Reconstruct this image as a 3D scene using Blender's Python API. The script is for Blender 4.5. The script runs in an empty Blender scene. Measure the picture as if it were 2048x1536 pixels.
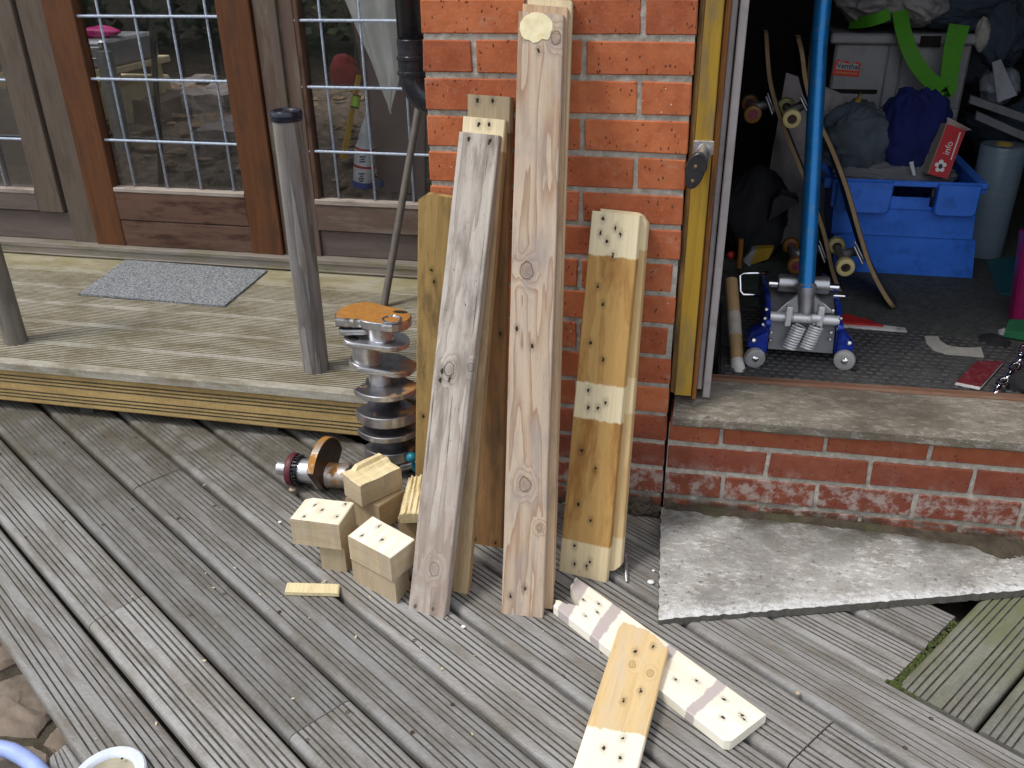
import bpy, bmesh, math, random
from mathutils import Vector, Matrix, noise as mnoise

random.seed(7)
SC = bpy.context.scene
COL = SC.collection
V = Vector

# ------------------------------------------------------------------ camera
F_PX = 1770.94                      # focal length in pixels of a 2048 px wide picture
CAM = V((0.5857, -1.8401, 1.2829))
YAW, PITCH, ROLL = 0.2188, 0.4755, -0.0158
_f = V((-math.sin(YAW) * math.cos(PITCH), math.cos(YAW) * math.cos(PITCH), -math.sin(PITCH)))
_r0 = V((math.cos(YAW), math.sin(YAW), 0))
_u0 = _r0.cross(_f)
_c, _s = math.cos(ROLL), math.sin(ROLL)
_r = _c * _r0 + _s * _u0
_u = -_s * _r0 + _c * _u0
cd = bpy.data.cameras.new('camera')
cam = bpy.data.objects.new('camera', cd)
COL.objects.link(cam)
cam.matrix_world = Matrix(((_r.x, _u.x, -_f.x, CAM.x), (_r.y, _u.y, -_f.y, CAM.y), (_r.z, _u.z, -_f.z, CAM.z), (0, 0, 0, 1)))
cd.sensor_width = 36
cd.lens = F_PX / 2048 * 36
cd.clip_start = 0.02
cd.clip_end = 300
SC.camera = cam

# ------------------------------------------------------------------ sky, sun, exposure
SUN_EL, SUN_AZ = math.radians(60), math.radians(238)   # azimuth clockwise from +Y: the light comes from the left, behind the camera
w = bpy.data.worlds.new('World')
SC.world = w
w.use_nodes = True
nt = w.node_tree
nt.nodes.clear()
sky = nt.nodes.new('ShaderNodeTexSky')
sky.sky_type = 'NISHITA'
sky.sun_disc = False
sky.sun_elevation = SUN_EL
sky.sun_rotation = SUN_AZ
sky.air_density = 1.0
sky.dust_density = 3.0
mixn = nt.nodes.new('ShaderNodeMix')
mixn.data_type = 'RGBA'
mixn.inputs[0].default_value = 0.72          # a bright even cloud cover over most of the blue
mixn.inputs[7].default_value = (8.6, 8.9, 9.3, 1)
bg = nt.nodes.new('ShaderNodeBackground')
bg.inputs[1].default_value = 0.096
wo = nt.nodes.new('ShaderNodeOutputWorld')
nt.links.new(sky.outputs[0], mixn.inputs[6])
nt.links.new(mixn.outputs[2], bg.inputs[0])
nt.links.new(bg.outputs[0], wo.inputs[0])
sd = bpy.data.lights.new('sun', 'SUN')
sd.energy = 1.5
sd.angle = math.radians(15)
sd.color = (1.0, 0.95, 0.88)
sun = bpy.data.objects.new('sun', sd)
COL.objects.link(sun)
_sv = V((math.sin(SUN_AZ) * math.cos(SUN_EL), math.cos(SUN_AZ) * math.cos(SUN_EL), math.sin(SUN_EL)))
sun.rotation_euler = (-_sv).to_track_quat('-Z', 'Y').to_euler()
SC.view_settings.view_transform = 'Standard'
SC.view_settings.look = 'None'
SC.view_settings.exposure = 0.62
SC.view_settings.gamma = 1
SC.view_settings.use_curve_mapping = False
SC.cycles.max_bounces = 8
SC.cycles.transparent_max_bounces = 12
SC.cycles.use_denoising = True


def at(u, v, axis, val):
    """the point of the place seen at a pixel of the photograph, on the plane x, y or z = val"""
    d = _r * ((u - 1024) / F_PX) + _u * ((768 - v) / F_PX) + _f
    return CAM + d * ((val - CAM[axis]) / d[axis])


def px(P):
    q = V(P) - CAM
    z = q.dot(_f)
    return 1024 + F_PX * q.dot(_r) / z, 768 - F_PX * q.dot(_u) / z


def zup(P, v):
    """height above P of the point seen at picture row v"""
    lo, hi = -0.2, 2.0
    for _ in range(40):
        m = (lo + hi) / 2
        if px((P[0], P[1], m))[1] > v: lo = m
        else: hi = m
    return lo


# ------------------------------------------------------------------ shaders
class G:
    def __init__(s, name):
        s.m = bpy.data.materials.new(name)
        s.m.use_nodes = True
        s.t = s.m.node_tree
        s.b = s.t.nodes['Principled BSDF']
    def n(s, typ, **kw):
        nd = s.t.nodes.new('ShaderNode' + typ)
        for k, v in kw.items(): setattr(nd, k, v)
        return nd
    def put(s, sock, v):
        if isinstance(v, bpy.types.NodeSocket): s.t.links.new(v, sock)
        elif v is not None:
            if hasattr(sock.default_value, '__len__'):
                if isinstance(v, (int, float)): v = (v,) * len(sock.default_value)
                v = tuple(v)
                L = len(sock.default_value)
                sock.default_value = (v + (1.0,))[:L] if len(v) < L else v[:L]
            else: sock.default_value = v
    def ma(s, op, a, b=None, c=None, clamp=False):
        nd = s.n('Math', operation=op, use_clamp=clamp)
        s.put(nd.inputs[0], a)
        if b is not None: s.put(nd.inputs[1], b)
        if c is not None: s.put(nd.inputs[2], c)
        return nd.outputs[0]
    def mix(s, f, a, b, mode='MIX'):
        nd = s.n('Mix', data_type='RGBA', blend_type=mode, clamp_factor=True)
        s.put(nd.inputs[0], f); s.put(nd.inputs[6], a); s.put(nd.inputs[7], b)
        return nd.outputs[2]
    def mr(s, v, a, b, c=0, d=1, smooth=True):
        nd = s.n('MapRange', interpolation_type='SMOOTHSTEP' if smooth else 'LINEAR')
        for i, x in enumerate((v, a, b, c, d)): s.put(nd.inputs[i], x)
        return nd.outputs[0]
    def noise(s, vec, scale=1, detail=3, rough=.55, dist=0):
        nd = s.n('TexNoise')
        if vec is not None: s.put(nd.inputs['Vector'], vec)
        s.put(nd.inputs['Scale'], scale); s.put(nd.inputs['Detail'], detail); s.put(nd.inputs['Roughness'], rough); s.put(nd.inputs['Distortion'], dist)
        return nd.outputs['Fac']
    def voro(s, vec, scale=1, feature='F1', rnd=1):
        nd = s.n('TexVoronoi', feature=feature)
        s.put(nd.inputs['Vector'], vec); s.put(nd.inputs['Scale'], scale); s.put(nd.inputs['Randomness'], rnd)
        return nd.outputs['Distance'], nd.outputs.get('Color')
    def uv(s): return s.n('UVMap').outputs[0]
    def obj(s): return s.n('TexCoord').outputs['Object']
    def pos(s): return s.n('NewGeometry').outputs['Position']
    def rnd(s): return s.n('ObjectInfo').outputs['Random']
    def sep(s, v):
        nd = s.n('SeparateXYZ'); s.put(nd.inputs[0], v); return nd.outputs
    def comb(s, x, y, z=0):
        nd = s.n('CombineXYZ'); s.put(nd.inputs[0], x); s.put(nd.inputs[1], y); s.put(nd.inputs[2], z); return nd.outputs[0]
    def vm(s, op, a, b):
        nd = s.n('VectorMath', operation=op); s.put(nd.inputs[0], a); s.put(nd.inputs[1], b)
        return nd.outputs['Value'] if op in ('DISTANCE', 'LENGTH') else nd.outputs[0]
    def bump(s, h, strength=.3, dist=.002):
        nd = s.n('Bump'); s.put(nd.inputs['Strength'], strength); s.put(nd.inputs['Distance'], dist); s.put(nd.inputs['Height'], h)
        s.t.links.new(nd.outputs[0], s.b.inputs['Normal'])
    def out(s, col=None, rough=None, metal=None, spec=None):
        if col is not None: s.put(s.b.inputs['Base Color'], col)
        if rough is not None: s.put(s.b.inputs['Roughness'], rough)
        if metal is not None: s.put(s.b.inputs['Metallic'], metal)
        if spec is not None: s.put(s.b.inputs['Specular IOR Level'], spec)
        return s.m


def plain(name, col, rough=.5, metal=0, var=.25, scale=25, bump=.15, bdist=.001, dirt=None, dirt_amt=.5, dscale=9, spec=None, per=0):
    """a simple material: colour with mottling, fine relief and a little dirt"""
    g = G(name)
    o = g.vm('ADD', g.obj(), g.comb(g.ma('MULTIPLY', g.rnd(), 40), 0, 0))
    n1 = g.noise(o, scale, 4)
    f = g.mr(n1, .3, .7, 1 - var, 1 + var, False)
    c = g.mix(1, col, g.comb(f, f, f), 'MULTIPLY')
    if per:
        r = g.mr(g.rnd(), 0, 1, 1 - per, 1 + per, False)
        c = g.mix(1, c, g.comb(r, r, r), 'MULTIPLY')
    if dirt:
        d = g.mr(g.noise(o, dscale, 6, .65), .5, .68, 0, dirt_amt)
        c = g.mix(d, c, dirt)
    g.bump(g.noise(o, scale * 6, 3), bump, bdist)
    return g.out(c, g.mr(n1, .3, .7, max(0, rough - .1), min(1, rough + .1), False), metal, spec)


def wood(name, light, dark, rings=(11, .9, 9), line=.5, blotch=None, blotch_amt=.5, holes=(), knots=(), bands=(), rough=.78,
         off=(0, 0), fine=.22, per=0, pos_stain=None, cracks=.0, speck=.0, endc=None):
    """weathered timber: uv is (metres across, metres along)"""
    g = G(name)
    uv = g.uv()
    su = g.sep(uv)
    u, v = su[0], su[1]
    field = g.noise(g.comb(g.ma('MULTIPLY', u, rings[0]), g.ma('MULTIPLY', v, rings[1])), 1, 3, .5)
    field = g.ma('ADD', field, g.ma('MULTIPLY', g.noise(g.comb(g.ma('MULTIPLY', u, 160), g.ma('MULTIPLY', v, 14)), 1, 2), .035))
    kd = None
    if knots: kn = g.noise(uv, 75, 3, .6)
    for (ku, kv, kr) in knots:
        d = g.ma('ADD', g.vm('DISTANCE', g.comb(u, g.ma('MULTIPLY', v, .72)), (ku + off[0], (kv + off[1]) * .72, 0)), g.ma('MULTIPLY', g.ma('SUBTRACT', kn, .5), kr * .9))
        field = g.ma('ADD', field, g.mr(d, 0, kr * 3.2, .34, 0))
        core = g.mr(d, kr * .55, kr * 1.05, 1, 0)
        rim = g.ma('MULTIPLY', g.mr(d, kr * .8, kr * 1.0, 0, 1), g.mr(d, kr * 1.0, kr * 1.25, 1, 0))
        kk = g.ma('MAXIMUM', g.ma('MULTIPLY', core, .3), g.ma('MULTIPLY', rim, .85))
        kd = kk if kd is None else g.ma('MAXIMUM', kd, kk)
    band = g.ma('FRACT', g.ma('MULTIPLY', field, rings[2]))
    ln = g.ma('POWER', band, 2.6)
    ln = g.ma('MULTIPLY', ln, g.mr(band, .93, 1, 1, 0))
    c = g.mix(g.ma('MULTIPLY', ln, line), light, dark)
    fn = g.noise(g.comb(g.ma('MULTIPLY', u, 420), g.ma('MULTIPLY', v, 9)), 1, 3, .6)
    med = g.noise(g.comb(g.ma('MULTIPLY', u, 70), g.ma('MULTIPLY', v, 2.5)), 1, 3, .6)
    fm = g.ma('ADD', g.ma('MULTIPLY', fn, .6), g.ma('MULTIPLY', med, .6))
    f = g.mr(fm, .3, .9, 1 - fine, 1 + fine, False)
    c = g.mix(1, c, g.comb(f, f, f), 'MULTIPLY')
    fib = g.noise(g.comb(g.ma('MULTIPLY', u, 260), g.ma('MULTIPLY', v, 30), 7), 1, 4, .7)
    c = g.mix(g.mr(fib, .57, .72, 0, .38), c, tuple(x * .55 for x in dark))
    c = g.mix(g.mr(fib, .43, .28, 0, .22), c, tuple(min(.9, x * 1.35) for x in light))
    if per:
        r = g.mr(g.rnd(), 0, 1, 1 - per, 1 + per, False)
        c = g.mix(1, c, g.comb(r, r, r), 'MULTIPLY')
    if blotch:
        bl = g.mr(g.noise(g.comb(g.ma('MULTIPLY', u, 22), g.ma('MULTIPLY', v, 5)), 1, 5, .65), .46, .68, 0, blotch_amt)
        c = g.mix(bl, c, blotch)
    for (v0, v1, bc, amt) in bands:        # pale zones that other timber once covered
        wob = g.ma('MULTIPLY', g.ma('SUBTRACT', g.noise(g.comb(g.ma('MULTIPLY', u, 55), g.ma('MULTIPLY', v, 25)), 1, 4, .7), .5), .016)
        vv = g.ma('ADD', v, wob)
        mk = g.ma('MULTIPLY', g.mr(vv, v0 + off[1], v0 + off[1] + .005, 0, 1), g.mr(vv, v1 + off[1] - .005, v1 + off[1], 1, 0))
        bcol = g.mix(1, bc, g.comb(f, f, f), 'MULTIPLY')
        c = g.mix(g.ma('MULTIPLY', mk, amt), c, bcol)
    if kd is not None: c = g.mix(kd, c, tuple(x * .42 for x in dark))
    if cracks:
        ck = g.noise(g.comb(g.ma('MULTIPLY', u, 95), g.ma('MULTIPLY', v, 3.2)), 1, 2, .5)
        ck = g.mr(ck, .27, .33, cracks, 0)
        c = g.mix(ck, c, (.035, .03, .028))
    if speck:
        sp = g.mr(g.noise(g.comb(g.ma('MULTIPLY', u, 160), g.ma('MULTIPLY', v, 60)), 1, 3, .6), .66, .73, 0, speck)
        c = g.mix(sp, c, (.03, .028, .028))
    hm = None
    if holes:
        wob = g.ma('MULTIPLY', g.ma('SUBTRACT', g.noise(uv, 180, 2), .5), .009)
        for h in holes:
            hu, hv = h[0], h[1]
            hr = h[2] if len(h) > 2 else .004
            d = g.ma('ADD', g.vm('DISTANCE', g.comb(u, g.ma('MULTIPLY', v, .62)), (hu + off[0], (hv + off[1]) * .62, 0)), wob)
            k = g.ma('MAXIMUM', g.mr(d, hr * .55, hr * .95, 1, 0), g.mr(d, hr * .8, hr * 3, .30, 0))
            hm = k if hm is None else g.ma('MAXIMUM', hm, k)
        c = g.mix(hm, c, (.018, .012, .008))
    if pos_stain:
        z0, z1, sc, amt = pos_stain
        pz = g.sep(g.pos())[2]
        k = g.ma('MULTIPLY', g.mr(pz, z0, z1, 1, 0), g.mr(g.noise(g.pos(), 14, 5, .65), .35, .6, .25, 1))
        c = g.mix(g.ma('MULTIPLY', k, amt), c, sc)
    hgt = g.ma('ADD', g.ma('MULTIPLY', fn, .5), g.ma('MULTIPLY', ln, .5))
    if hm is not None: hgt = g.ma('SUBTRACT', hgt, g.ma('MULTIPLY', hm, 2))
    g.bump(hgt, .35, .0012)
    return g.out(c, rough, 0, .25)


# ------------------------------------------------------------------ objects
def mk(name, verts, faces, mat, parent=None, uvs=None, smooth=False, origin=None, mats=None, midx=None):
    me = bpy.data.meshes.new(name)
    verts = [V(v) for v in verts]
    if origin is None:
        lo = [min(v[i] for v in verts) for i in range(3)]; hi = [max(v[i] for v in verts) for i in range(3)]
        origin = V(((lo[0] + hi[0]) / 2, (lo[1] + hi[1]) / 2, lo[2]))
    origin = V(origin)
    me.from_pydata([tuple(v - origin) for v in verts], [], faces)
    for m in (mats or [mat]): me.materials.append(m)
    if midx:
        for p, i in zip(me.polygons, midx): p.material_index = i
    if uvs:
        l = me.uv_layers.new(name='UVMap')
        k = 0
        for fuv in uvs:
            for c in fuv:
                l.data[k].uv = c; k += 1
    if smooth is True:
        for p in me.polygons: p.use_smooth = True
    elif smooth:
        me.polygons.foreach_set('use_smooth', [True] * len(me.polygons))
        me.set_sharp_from_angle(angle=math.radians(smooth))
    o = bpy.data.objects.new(name, me)
    COL.objects.link(o)
    if parent is not None:
        o.parent = parent
        o.location = origin - wloc(parent)
    else: o.location = origin
    return o


def wloc(o):
    p = V(o.location)
    while o.parent: o = o.parent; p += V(o.location)
    return p


def tag(o, label, cat, group=None, kind=None):
    if label: o['label'] = label
    if cat: o['category'] = cat
    if group: o['group'] = group
    if kind: o['kind'] = kind
    return o


def thing(name, loc, label, cat, group=None, kind=None):
    o = bpy.data.objects.new(name, None)
    o.empty_display_size = .05
    COL.objects.link(o)
    o.location = V(loc)
    return tag(o, label, cat, group, kind)


class MB:
    """collects shapes into one mesh"""
    def __init__(s): s.v = []; s.f = []
    def add(s, vs, fs):
        b = len(s.v)
        s.v += [V(v) for v in vs]
        s.f += [tuple(i + b for i in f) for f in fs]
        return s
    def box(s, lo, hi, M=None):
        x0, y0, z0 = lo; x1, y1, z1 = hi
        vs = [V(p) for p in ((x0, y0, z0), (x1, y0, z0), (x1, y1, z0), (x0, y1, z0), (x0, y0, z1), (x1, y0, z1), (x1, y1, z1), (x0, y1, z1))]
        if M is not None: vs = [M @ v for v in vs]
        return s.add(vs, [(0, 3, 2, 1), (4, 5, 6, 7), (0, 1, 5, 4), (1, 2, 6, 5), (2, 3, 7, 6), (3, 0, 4, 7)])
    def bbox(s, lo, hi, b=.003, M=None):
        """box with chamfered edges"""
        lo = V(lo); hi = V(hi)
        if M is None: M = Matrix()
        vs = []; idx = {}
        for i in (0, 1):
            for j in (0, 1):
                for k in (0, 1):
                    for a in range(3):
                        p = V((hi[0] if i else lo[0], hi[1] if j else lo[1], hi[2] if k else lo[2]))
                        for c in range(3):
                            if c != a: p[c] += -b if (i, j, k)[c] else b
                        idx[(i, j, k, a)] = len(vs); vs.append(M @ p)
        fs = []
        def quad(a, s_):
            o1, o2 = [c for c in range(3) if c != a]
            q = []
            for (p, r) in ((0, 0), (1, 0), (1, 1), (0, 1)):
                t = [0, 0, 0]; t[a] = s_; t[o1] = p; t[o2] = r
                q.append(idx[(t[0], t[1], t[2], a)])
            if (s_ == 1) != (a != 1): q.reverse()
            return tuple(q)
        for a in range(3):
            for s_ in (0, 1): fs.append(quad(a, s_))
        for e in range(3):
            a, c = [x for x in range(3) if x != e]
            for sa in (0, 1):
                for sc in (0, 1):
                    t0 = [0, 0, 0]; t0[a] = sa; t0[c] = sc; t1 = list(t0); t1[e] = 1
                    fs.append((idx[(*t0, a)], idx[(*t1, a)], idx[(*t1, c)], idx[(*t0, c)]))
        for i in (0, 1):
            for j in (0, 1):
                for k in (0, 1): fs.append((idx[(i, j, k, 0)], idx[(i, j, k, 1)], idx[(i, j, k, 2)]))
        return s.add(vs, fs)
    def tube(s, pts, r, n=12, cap=True):
        pts = [V(p) for p in pts]
        rs = r if isinstance(r, (list, tuple)) else [r] * len(pts)
        base = len(s.v)
        t0 = (pts[1] - pts[0]).normalized()
        ref = V((0, 0, 1)) if abs(t0.z) < .9 else V((1, 0, 0))
        a = t0.cross(ref).normalized()
        for i, p in enumerate(pts):
            t = (pts[min(i + 1, len(pts) - 1)] - pts[max(i - 1, 0)]).normalized()
            a = (a - t * a.dot(t)).normalized()
            b = t.cross(a)
            for k in range(n):
                q = 2 * math.pi * k / n
                s.v.append(p + (a * math.cos(q) + b * math.sin(q)) * rs[i])
        for i in range(len(pts) - 1):
            for k in range(n):
                k2 = (k + 1) % n
                s.f.append((base + i * n + k, base + i * n + k2, base + (i + 1) * n + k2, base + (i + 1) * n + k))
        if cap:
            s.f.append(tuple(base + k for k in reversed(range(n))))
            e = base + (len(pts) - 1) * n
            s.f.append(tuple(e + k for k in range(n)))
        return s
    def lathe(s, prof, M=None, n=24, cap=True):
        """prof: (radius, height) round local z"""
        base = len(s.v)
        if M is None: M = Matrix()
        for (r, z) in prof:
            for k in range(n):
                q = 2 * math.pi * k / n
                s.v.append(M @ V((r * math.cos(q), r * math.sin(q), z)))
        for i in range(len(prof) - 1):
            for k in range(n):
                k2 = (k + 1) % n
                s.f.append((base + i * n + k, base + i * n + k2, base + (i + 1) * n + k2, base + (i + 1) * n + k))
        if prof[0] == prof[-1]: cap = False
        if cap and prof[0][0] > 1e-5: s.f.append(tuple(base + k for k in reversed(range(n))))
        if cap and prof[-1][0] > 1e-5:
            e = base + (len(prof) - 1) * n
            s.f.append(tuple(e + k for k in range(n)))
        return s
    def prism(s, poly, z0, z1, M=None, bev=0):
        """poly in local xy, ccw, extruded along local z"""
        if M is None: M = Matrix()
        n = len(poly); base = len(s.v)
        c = V((sum(p[0] for p in poly) / n, sum(p[1] for p in poly) / n))
        def ring(z, ins):
            for p in poly:
                q = V((p[0], p[1])); d = (c - q)
                if d.length > 1e-6: q = q + d.normalized() * ins
                s.v.append(M @ V((q.x, q.y, z)))
        levels = [(z0, bev), (z0 + bev, 0), (z1 - bev, 0), (z1, bev)] if bev else [(z0, 0), (z1, 0)]
        for z, i_ in levels: ring(z, i_)
        for i in range(len(levels) - 1):
            for k in range(n):
                k2 = (k + 1) % n
                s.f.append((base + i * n + k, base + i * n + k2, base + (i + 1) * n + k2, base + (i + 1) * n + k))
        s.f.append(tuple(base + k for k in reversed(range(n))))
        e = base + (len(levels) - 1) * n
        s.f.append(tuple(e + k for k in range(n)))
        return s
    def build(s, name, mat, parent=None, smooth=False, origin=None):
        return mk(name, s.v, s.f, mat, parent, None, smooth, origin)


def frame(o, x, y):
    """matrix from an origin and two axes"""
    x = V(x).normalized(); z = x.cross(V(y)).normalized(); y = z.cross(x)
    return Matrix(((x.x, y.x, z.x, o[0]), (x.y, y.y, z.y, o[1]), (x.z, y.z, z.z, o[2]), (0, 0, 0, 1)))


def axis_frame(o, z):
    z = V(z).normalized()
    x = z.cross(V((0, 0, 1)) if abs(z.z) < .95 else V((1, 0, 0))).normalized()
    y = z.cross(x)
    return Matrix(((x.x, y.x, z.x, o[0]), (x.y, y.y, z.y, o[1]), (x.z, y.z, z.z, o[2]), (0, 0, 0, 1)))


def hull2(pts):
    pts = sorted(set((round(p[0], 5), round(p[1], 5)) for p in pts))
    def half(ps):
        h = []
        for p in ps:
            while len(h) > 1 and (h[-1][0] - h[-2][0]) * (p[1] - h[-2][1]) - (h[-1][1] - h[-2][1]) * (p[0] - h[-2][0]) <= 0: h.pop()
            h.append(p)
        return h[:-1]
    return half(pts) + half(pts[::-1])


_uvk = [0]


def board(name, BL, BR, TL, TR, t, mat, parent=None, prof=None, ns=6, cols=4, e0=None, e1=None, off=None, jit=.0006, cham=.002, lift=None, origin=None, flip=False, side=None, dirt=None):
    """a piece of timber from the four corners of its face (bottom left, bottom right, top left, top right), t thick behind it.
    prof: (across 0..1, depth); e0 / e1: metres missing at the bottom / top end as a function of across; lift(u, s): metres the face stands proud"""
    BL, BR, TL, TR = V(BL), V(BR), V(TL), V(TR)
    W = ((BR - BL).length + (TR - TL).length) / 2
    L = ((TL - BL).length + (TR - BR).length) / 2
    nrm = (BR - BL).cross(TL - BL).normalized()
    if flip: nrm = -nrm
    if prof is None:
        c = min(cham / W, .2)
        prof = [(0, cham), (c, 0)] + [(c + (1 - 2 * c) * i / cols, 0) for i in range(1, cols)] + [(1 - c, 0), (1, cham)]
    m = len(prof)
    if off is None:
        _uvk[0] += 1
        off = (_uvk[0] * 1.37 % 9, _uvk[0] * 3.71 % 17)
    vs, sv = [], []
    seed = V((off[0] * 7, off[1] * 3, 0))
    for i in range(ns + 1):
        s0 = i / ns
        for (u, d) in prof:
            a = (e0(u) if e0 else 0) / L
            b = 1 - (e1(u) if e1 else 0) / L
            s = a + (b - a) * s0
            p = (BL.lerp(BR, u)).lerp(TL.lerp(TR, u), s)
            j = mnoise.noise(seed + V((u * 3, s * L * 9, 1))) * jit
            lf = lift(u, s) if lift else 0
            vs.append(p - nrm * (d - j - lf) + (BR - BL).normalized() * (mnoise.noise(seed + V((u * 2, s * L * 7, 5))) * jit))
            sv.append((u * W + off[0], s * L + off[1], d))
        for (u, d) in prof:
            a = (e0(u) if e0 else 0) / L
            b = 1 - (e1(u) if e1 else 0) / L
            s = a + (b - a) * s0
            p = (BL.lerp(BR, u)).lerp(TL.lerp(TR, u), s)
            vs.append(p - nrm * t)
            sv.append((u * W + off[0] + .4, s * L + off[1], d))
    fs, uvs, mi = [], [], []
    mlist = [mat] + ([side] if side else []) + ([dirt] if dirt else [])  # dirt: dark material for groove faces, deepens their shade by colour
    iside = 1 if side else 0; igroove = len(mlist) - 1
    def face(ids, uvq, k=0):
        if flip: ids = ids[::-1]; uvq = uvq[::-1]
        fs.append(tuple(ids)); uvs.append(uvq); mi.append(k)
    R = 2 * m
    for i in range(ns):
        a, b = i * R, (i + 1) * R
        for k in range(m - 1):
            q = (a + k, a + k + 1, b + k + 1, b + k)
            face(q, [sv[x][:2] for x in q], igroove if dirt and .15 < prof[k][0] + prof[k + 1][0] < 1.85 and max(prof[k][1], prof[k + 1][1]) > .0012 else 0)
            q = (a + m + k + 1, a + m + k, b + m + k, b + m + k + 1)
            face(q, [sv[x][:2] for x in q])
        for k, sg in ((0, -1), (m - 1, 1)):
            q = (a + m + k, a + k, b + k, b + m + k) if sg < 0 else (a + k, a + m + k, b + m + k, b + k)
            ue = off[0] + (0 if sg < 0 else W)
            uu = [ue + sg * (t if x in (a + m + k, b + m + k) else 0) for x in q]
            face(q, [(uu[z], sv[x][1]) for z, x in enumerate(q)], iside)
    for i, rev in ((0, False), (ns, True)):
        a = i * R
        for k in range(m - 1):
            q = (a + m + k, a + m + k + 1, a + k + 1, a + k)
            uq = [(off[0] + prof[k][0] * W, off[1] - .37), (off[0] + prof[k + 1][0] * W, off[1] - .37), (off[0] + prof[k + 1][0] * W, off[1] - .37 + t), (off[0] + prof[k][0] * W, off[1] - .37 + t)]
            if rev: q = q[::-1]; uq = uq[::-1]
            face(q, uq, iside)
    return mk(name, vs, fs, mat, parent, uvs, False, origin, mlist, mi)


def groove_profile(w, t_edge=.004, grooves=(.019, .032, .045, .058, .087, .100, .113, .126), gd=.0040, gw=.0038):
    k = w / .145
    pr = [(0, t_edge * 2.6), (.0018, t_edge * 1.3), (.005, t_edge * .55), (.009, t_edge * .15), (.013, 0)]
    for gq in grooves:
        c = gq * k
        pr += [(c - gw / 2, 0), (c - gw * .26, gd), (c + gw * .26, gd), (c + gw / 2, 0)]
    pr += [(w - .013, 0), (w - .009, t_edge * .15), (w - .005, t_edge * .55), (w - .0018, t_edge * 1.3), (w, t_edge * 2.6)]
    return [(u / w, d) for u, d in pr]
# ================================================================== materials of the setting
def deck_mat(name, base, warm, per=.16, green=None):
    g = G(name)
    uv = g.uv(); su = g.sep(uv); u, v = su[0], su[1]
    fine = g.noise(g.comb(g.ma('MULTIPLY', u, 500), g.ma('MULTIPLY', v, 14)), 1, 4, .65)
    cross = g.noise(g.comb(g.ma('MULTIPLY', u, 60), g.ma('MULTIPLY', v, 160)), 1, 3, .6)
    blot = g.noise(g.comb(g.ma('MULTIPLY', u, 14), g.ma('MULTIPLY', v, 5)), 1, 5, .65)
    c = g.mix(g.mr(blot, .38, .66), base, warm)
    f = g.mr(g.ma('ADD', g.ma('MULTIPLY', fine, .7), g.ma('MULTIPLY', cross, .45)), .3, .85, .62, 1.38, False)
    c = g.mix(1, c, g.comb(f, f, f), 'MULTIPLY')
    r = g.mr(g.rnd(), 0, 1, 1 - per, 1 + per, False)
    c = g.mix(1, c, g.comb(r, r, r), 'MULTIPLY')
    # dark damp marks and small splits across the grain
    dk = g.mr(g.noise(g.comb(g.ma('MULTIPLY', u, 28), g.ma('MULTIPLY', v, 16)), 1, 6, .7), .60, .74, 0, .6)
    c = g.mix(dk, c, (.07, .065, .06))
    sp = g.mr(g.noise(g.comb(g.ma('MULTIPLY', u, 120), g.ma('MULTIPLY', v, 70)), 1, 3, .6), .70, .76, 0, .8)
    c = g.mix(sp, c, (.045, .04, .035))
    lt = g.mr(g.noise(g.comb(g.ma('MULTIPLY', u, 90), g.ma('MULTIPLY', v, 45), 4), 1, 4, .6), .66, .74, 0, .35)
    c = g.mix(lt, c, (.55, .55, .53))
    p = g.pos(); sp_ = g.sep(p)
    if green:      # algae and dirt that grow in the damp strip along the step and the wall
        y0, y1, amt, gc = green
        k = g.ma('MULTIPLY', g.mr(sp_[1], y0, y1), g.mr(g.noise(p, 9, 5, .65), .3, .62, .35, 1))
        c = g.mix(g.ma('MULTIPLY', k, amt), c, gc)
    g.bump(g.ma('ADD', fine, cross), .5, .0012)
    return g.out(c, .72, 0, .3)

M_DECK = deck_mat('weathered_deck_timber', (.262, .260, .256), (.172, .158, .140), .24, (-.42, .08, .88, (.080, .068, .045)))
M_STEP = deck_mat('step_timber', (.375, .355, .30), (.205, .18, .125), .06, (.72, 1.0, .6, (.27, .235, .095)))
M_STEPF = deck_mat('step_front_timber', (.50, .345, .145), (.36, .24, .095), .05)
M_CROSS = deck_mat('mossy_deck_timber', (.21, .215, .20), (.15, .145, .13), .1, (-.75, -.1, .75, (.13, .15, .05)))


M_GROOVE = plain('groove_dirt_and_shade', (.115, .108, .098), .95, 0, .4, 50, .4, .001, (.05, .045, .038), .8, 11)  # dirt tone, kept dark so the colour adds to the grooves' shade
M_GROOVES = plain('groove_green_dirt_and_shade', (.135, .112, .06), .95, 0, .4, 60, .4, .001)  # greenish dirt, also darkening the step grooves in place of shade

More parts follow.
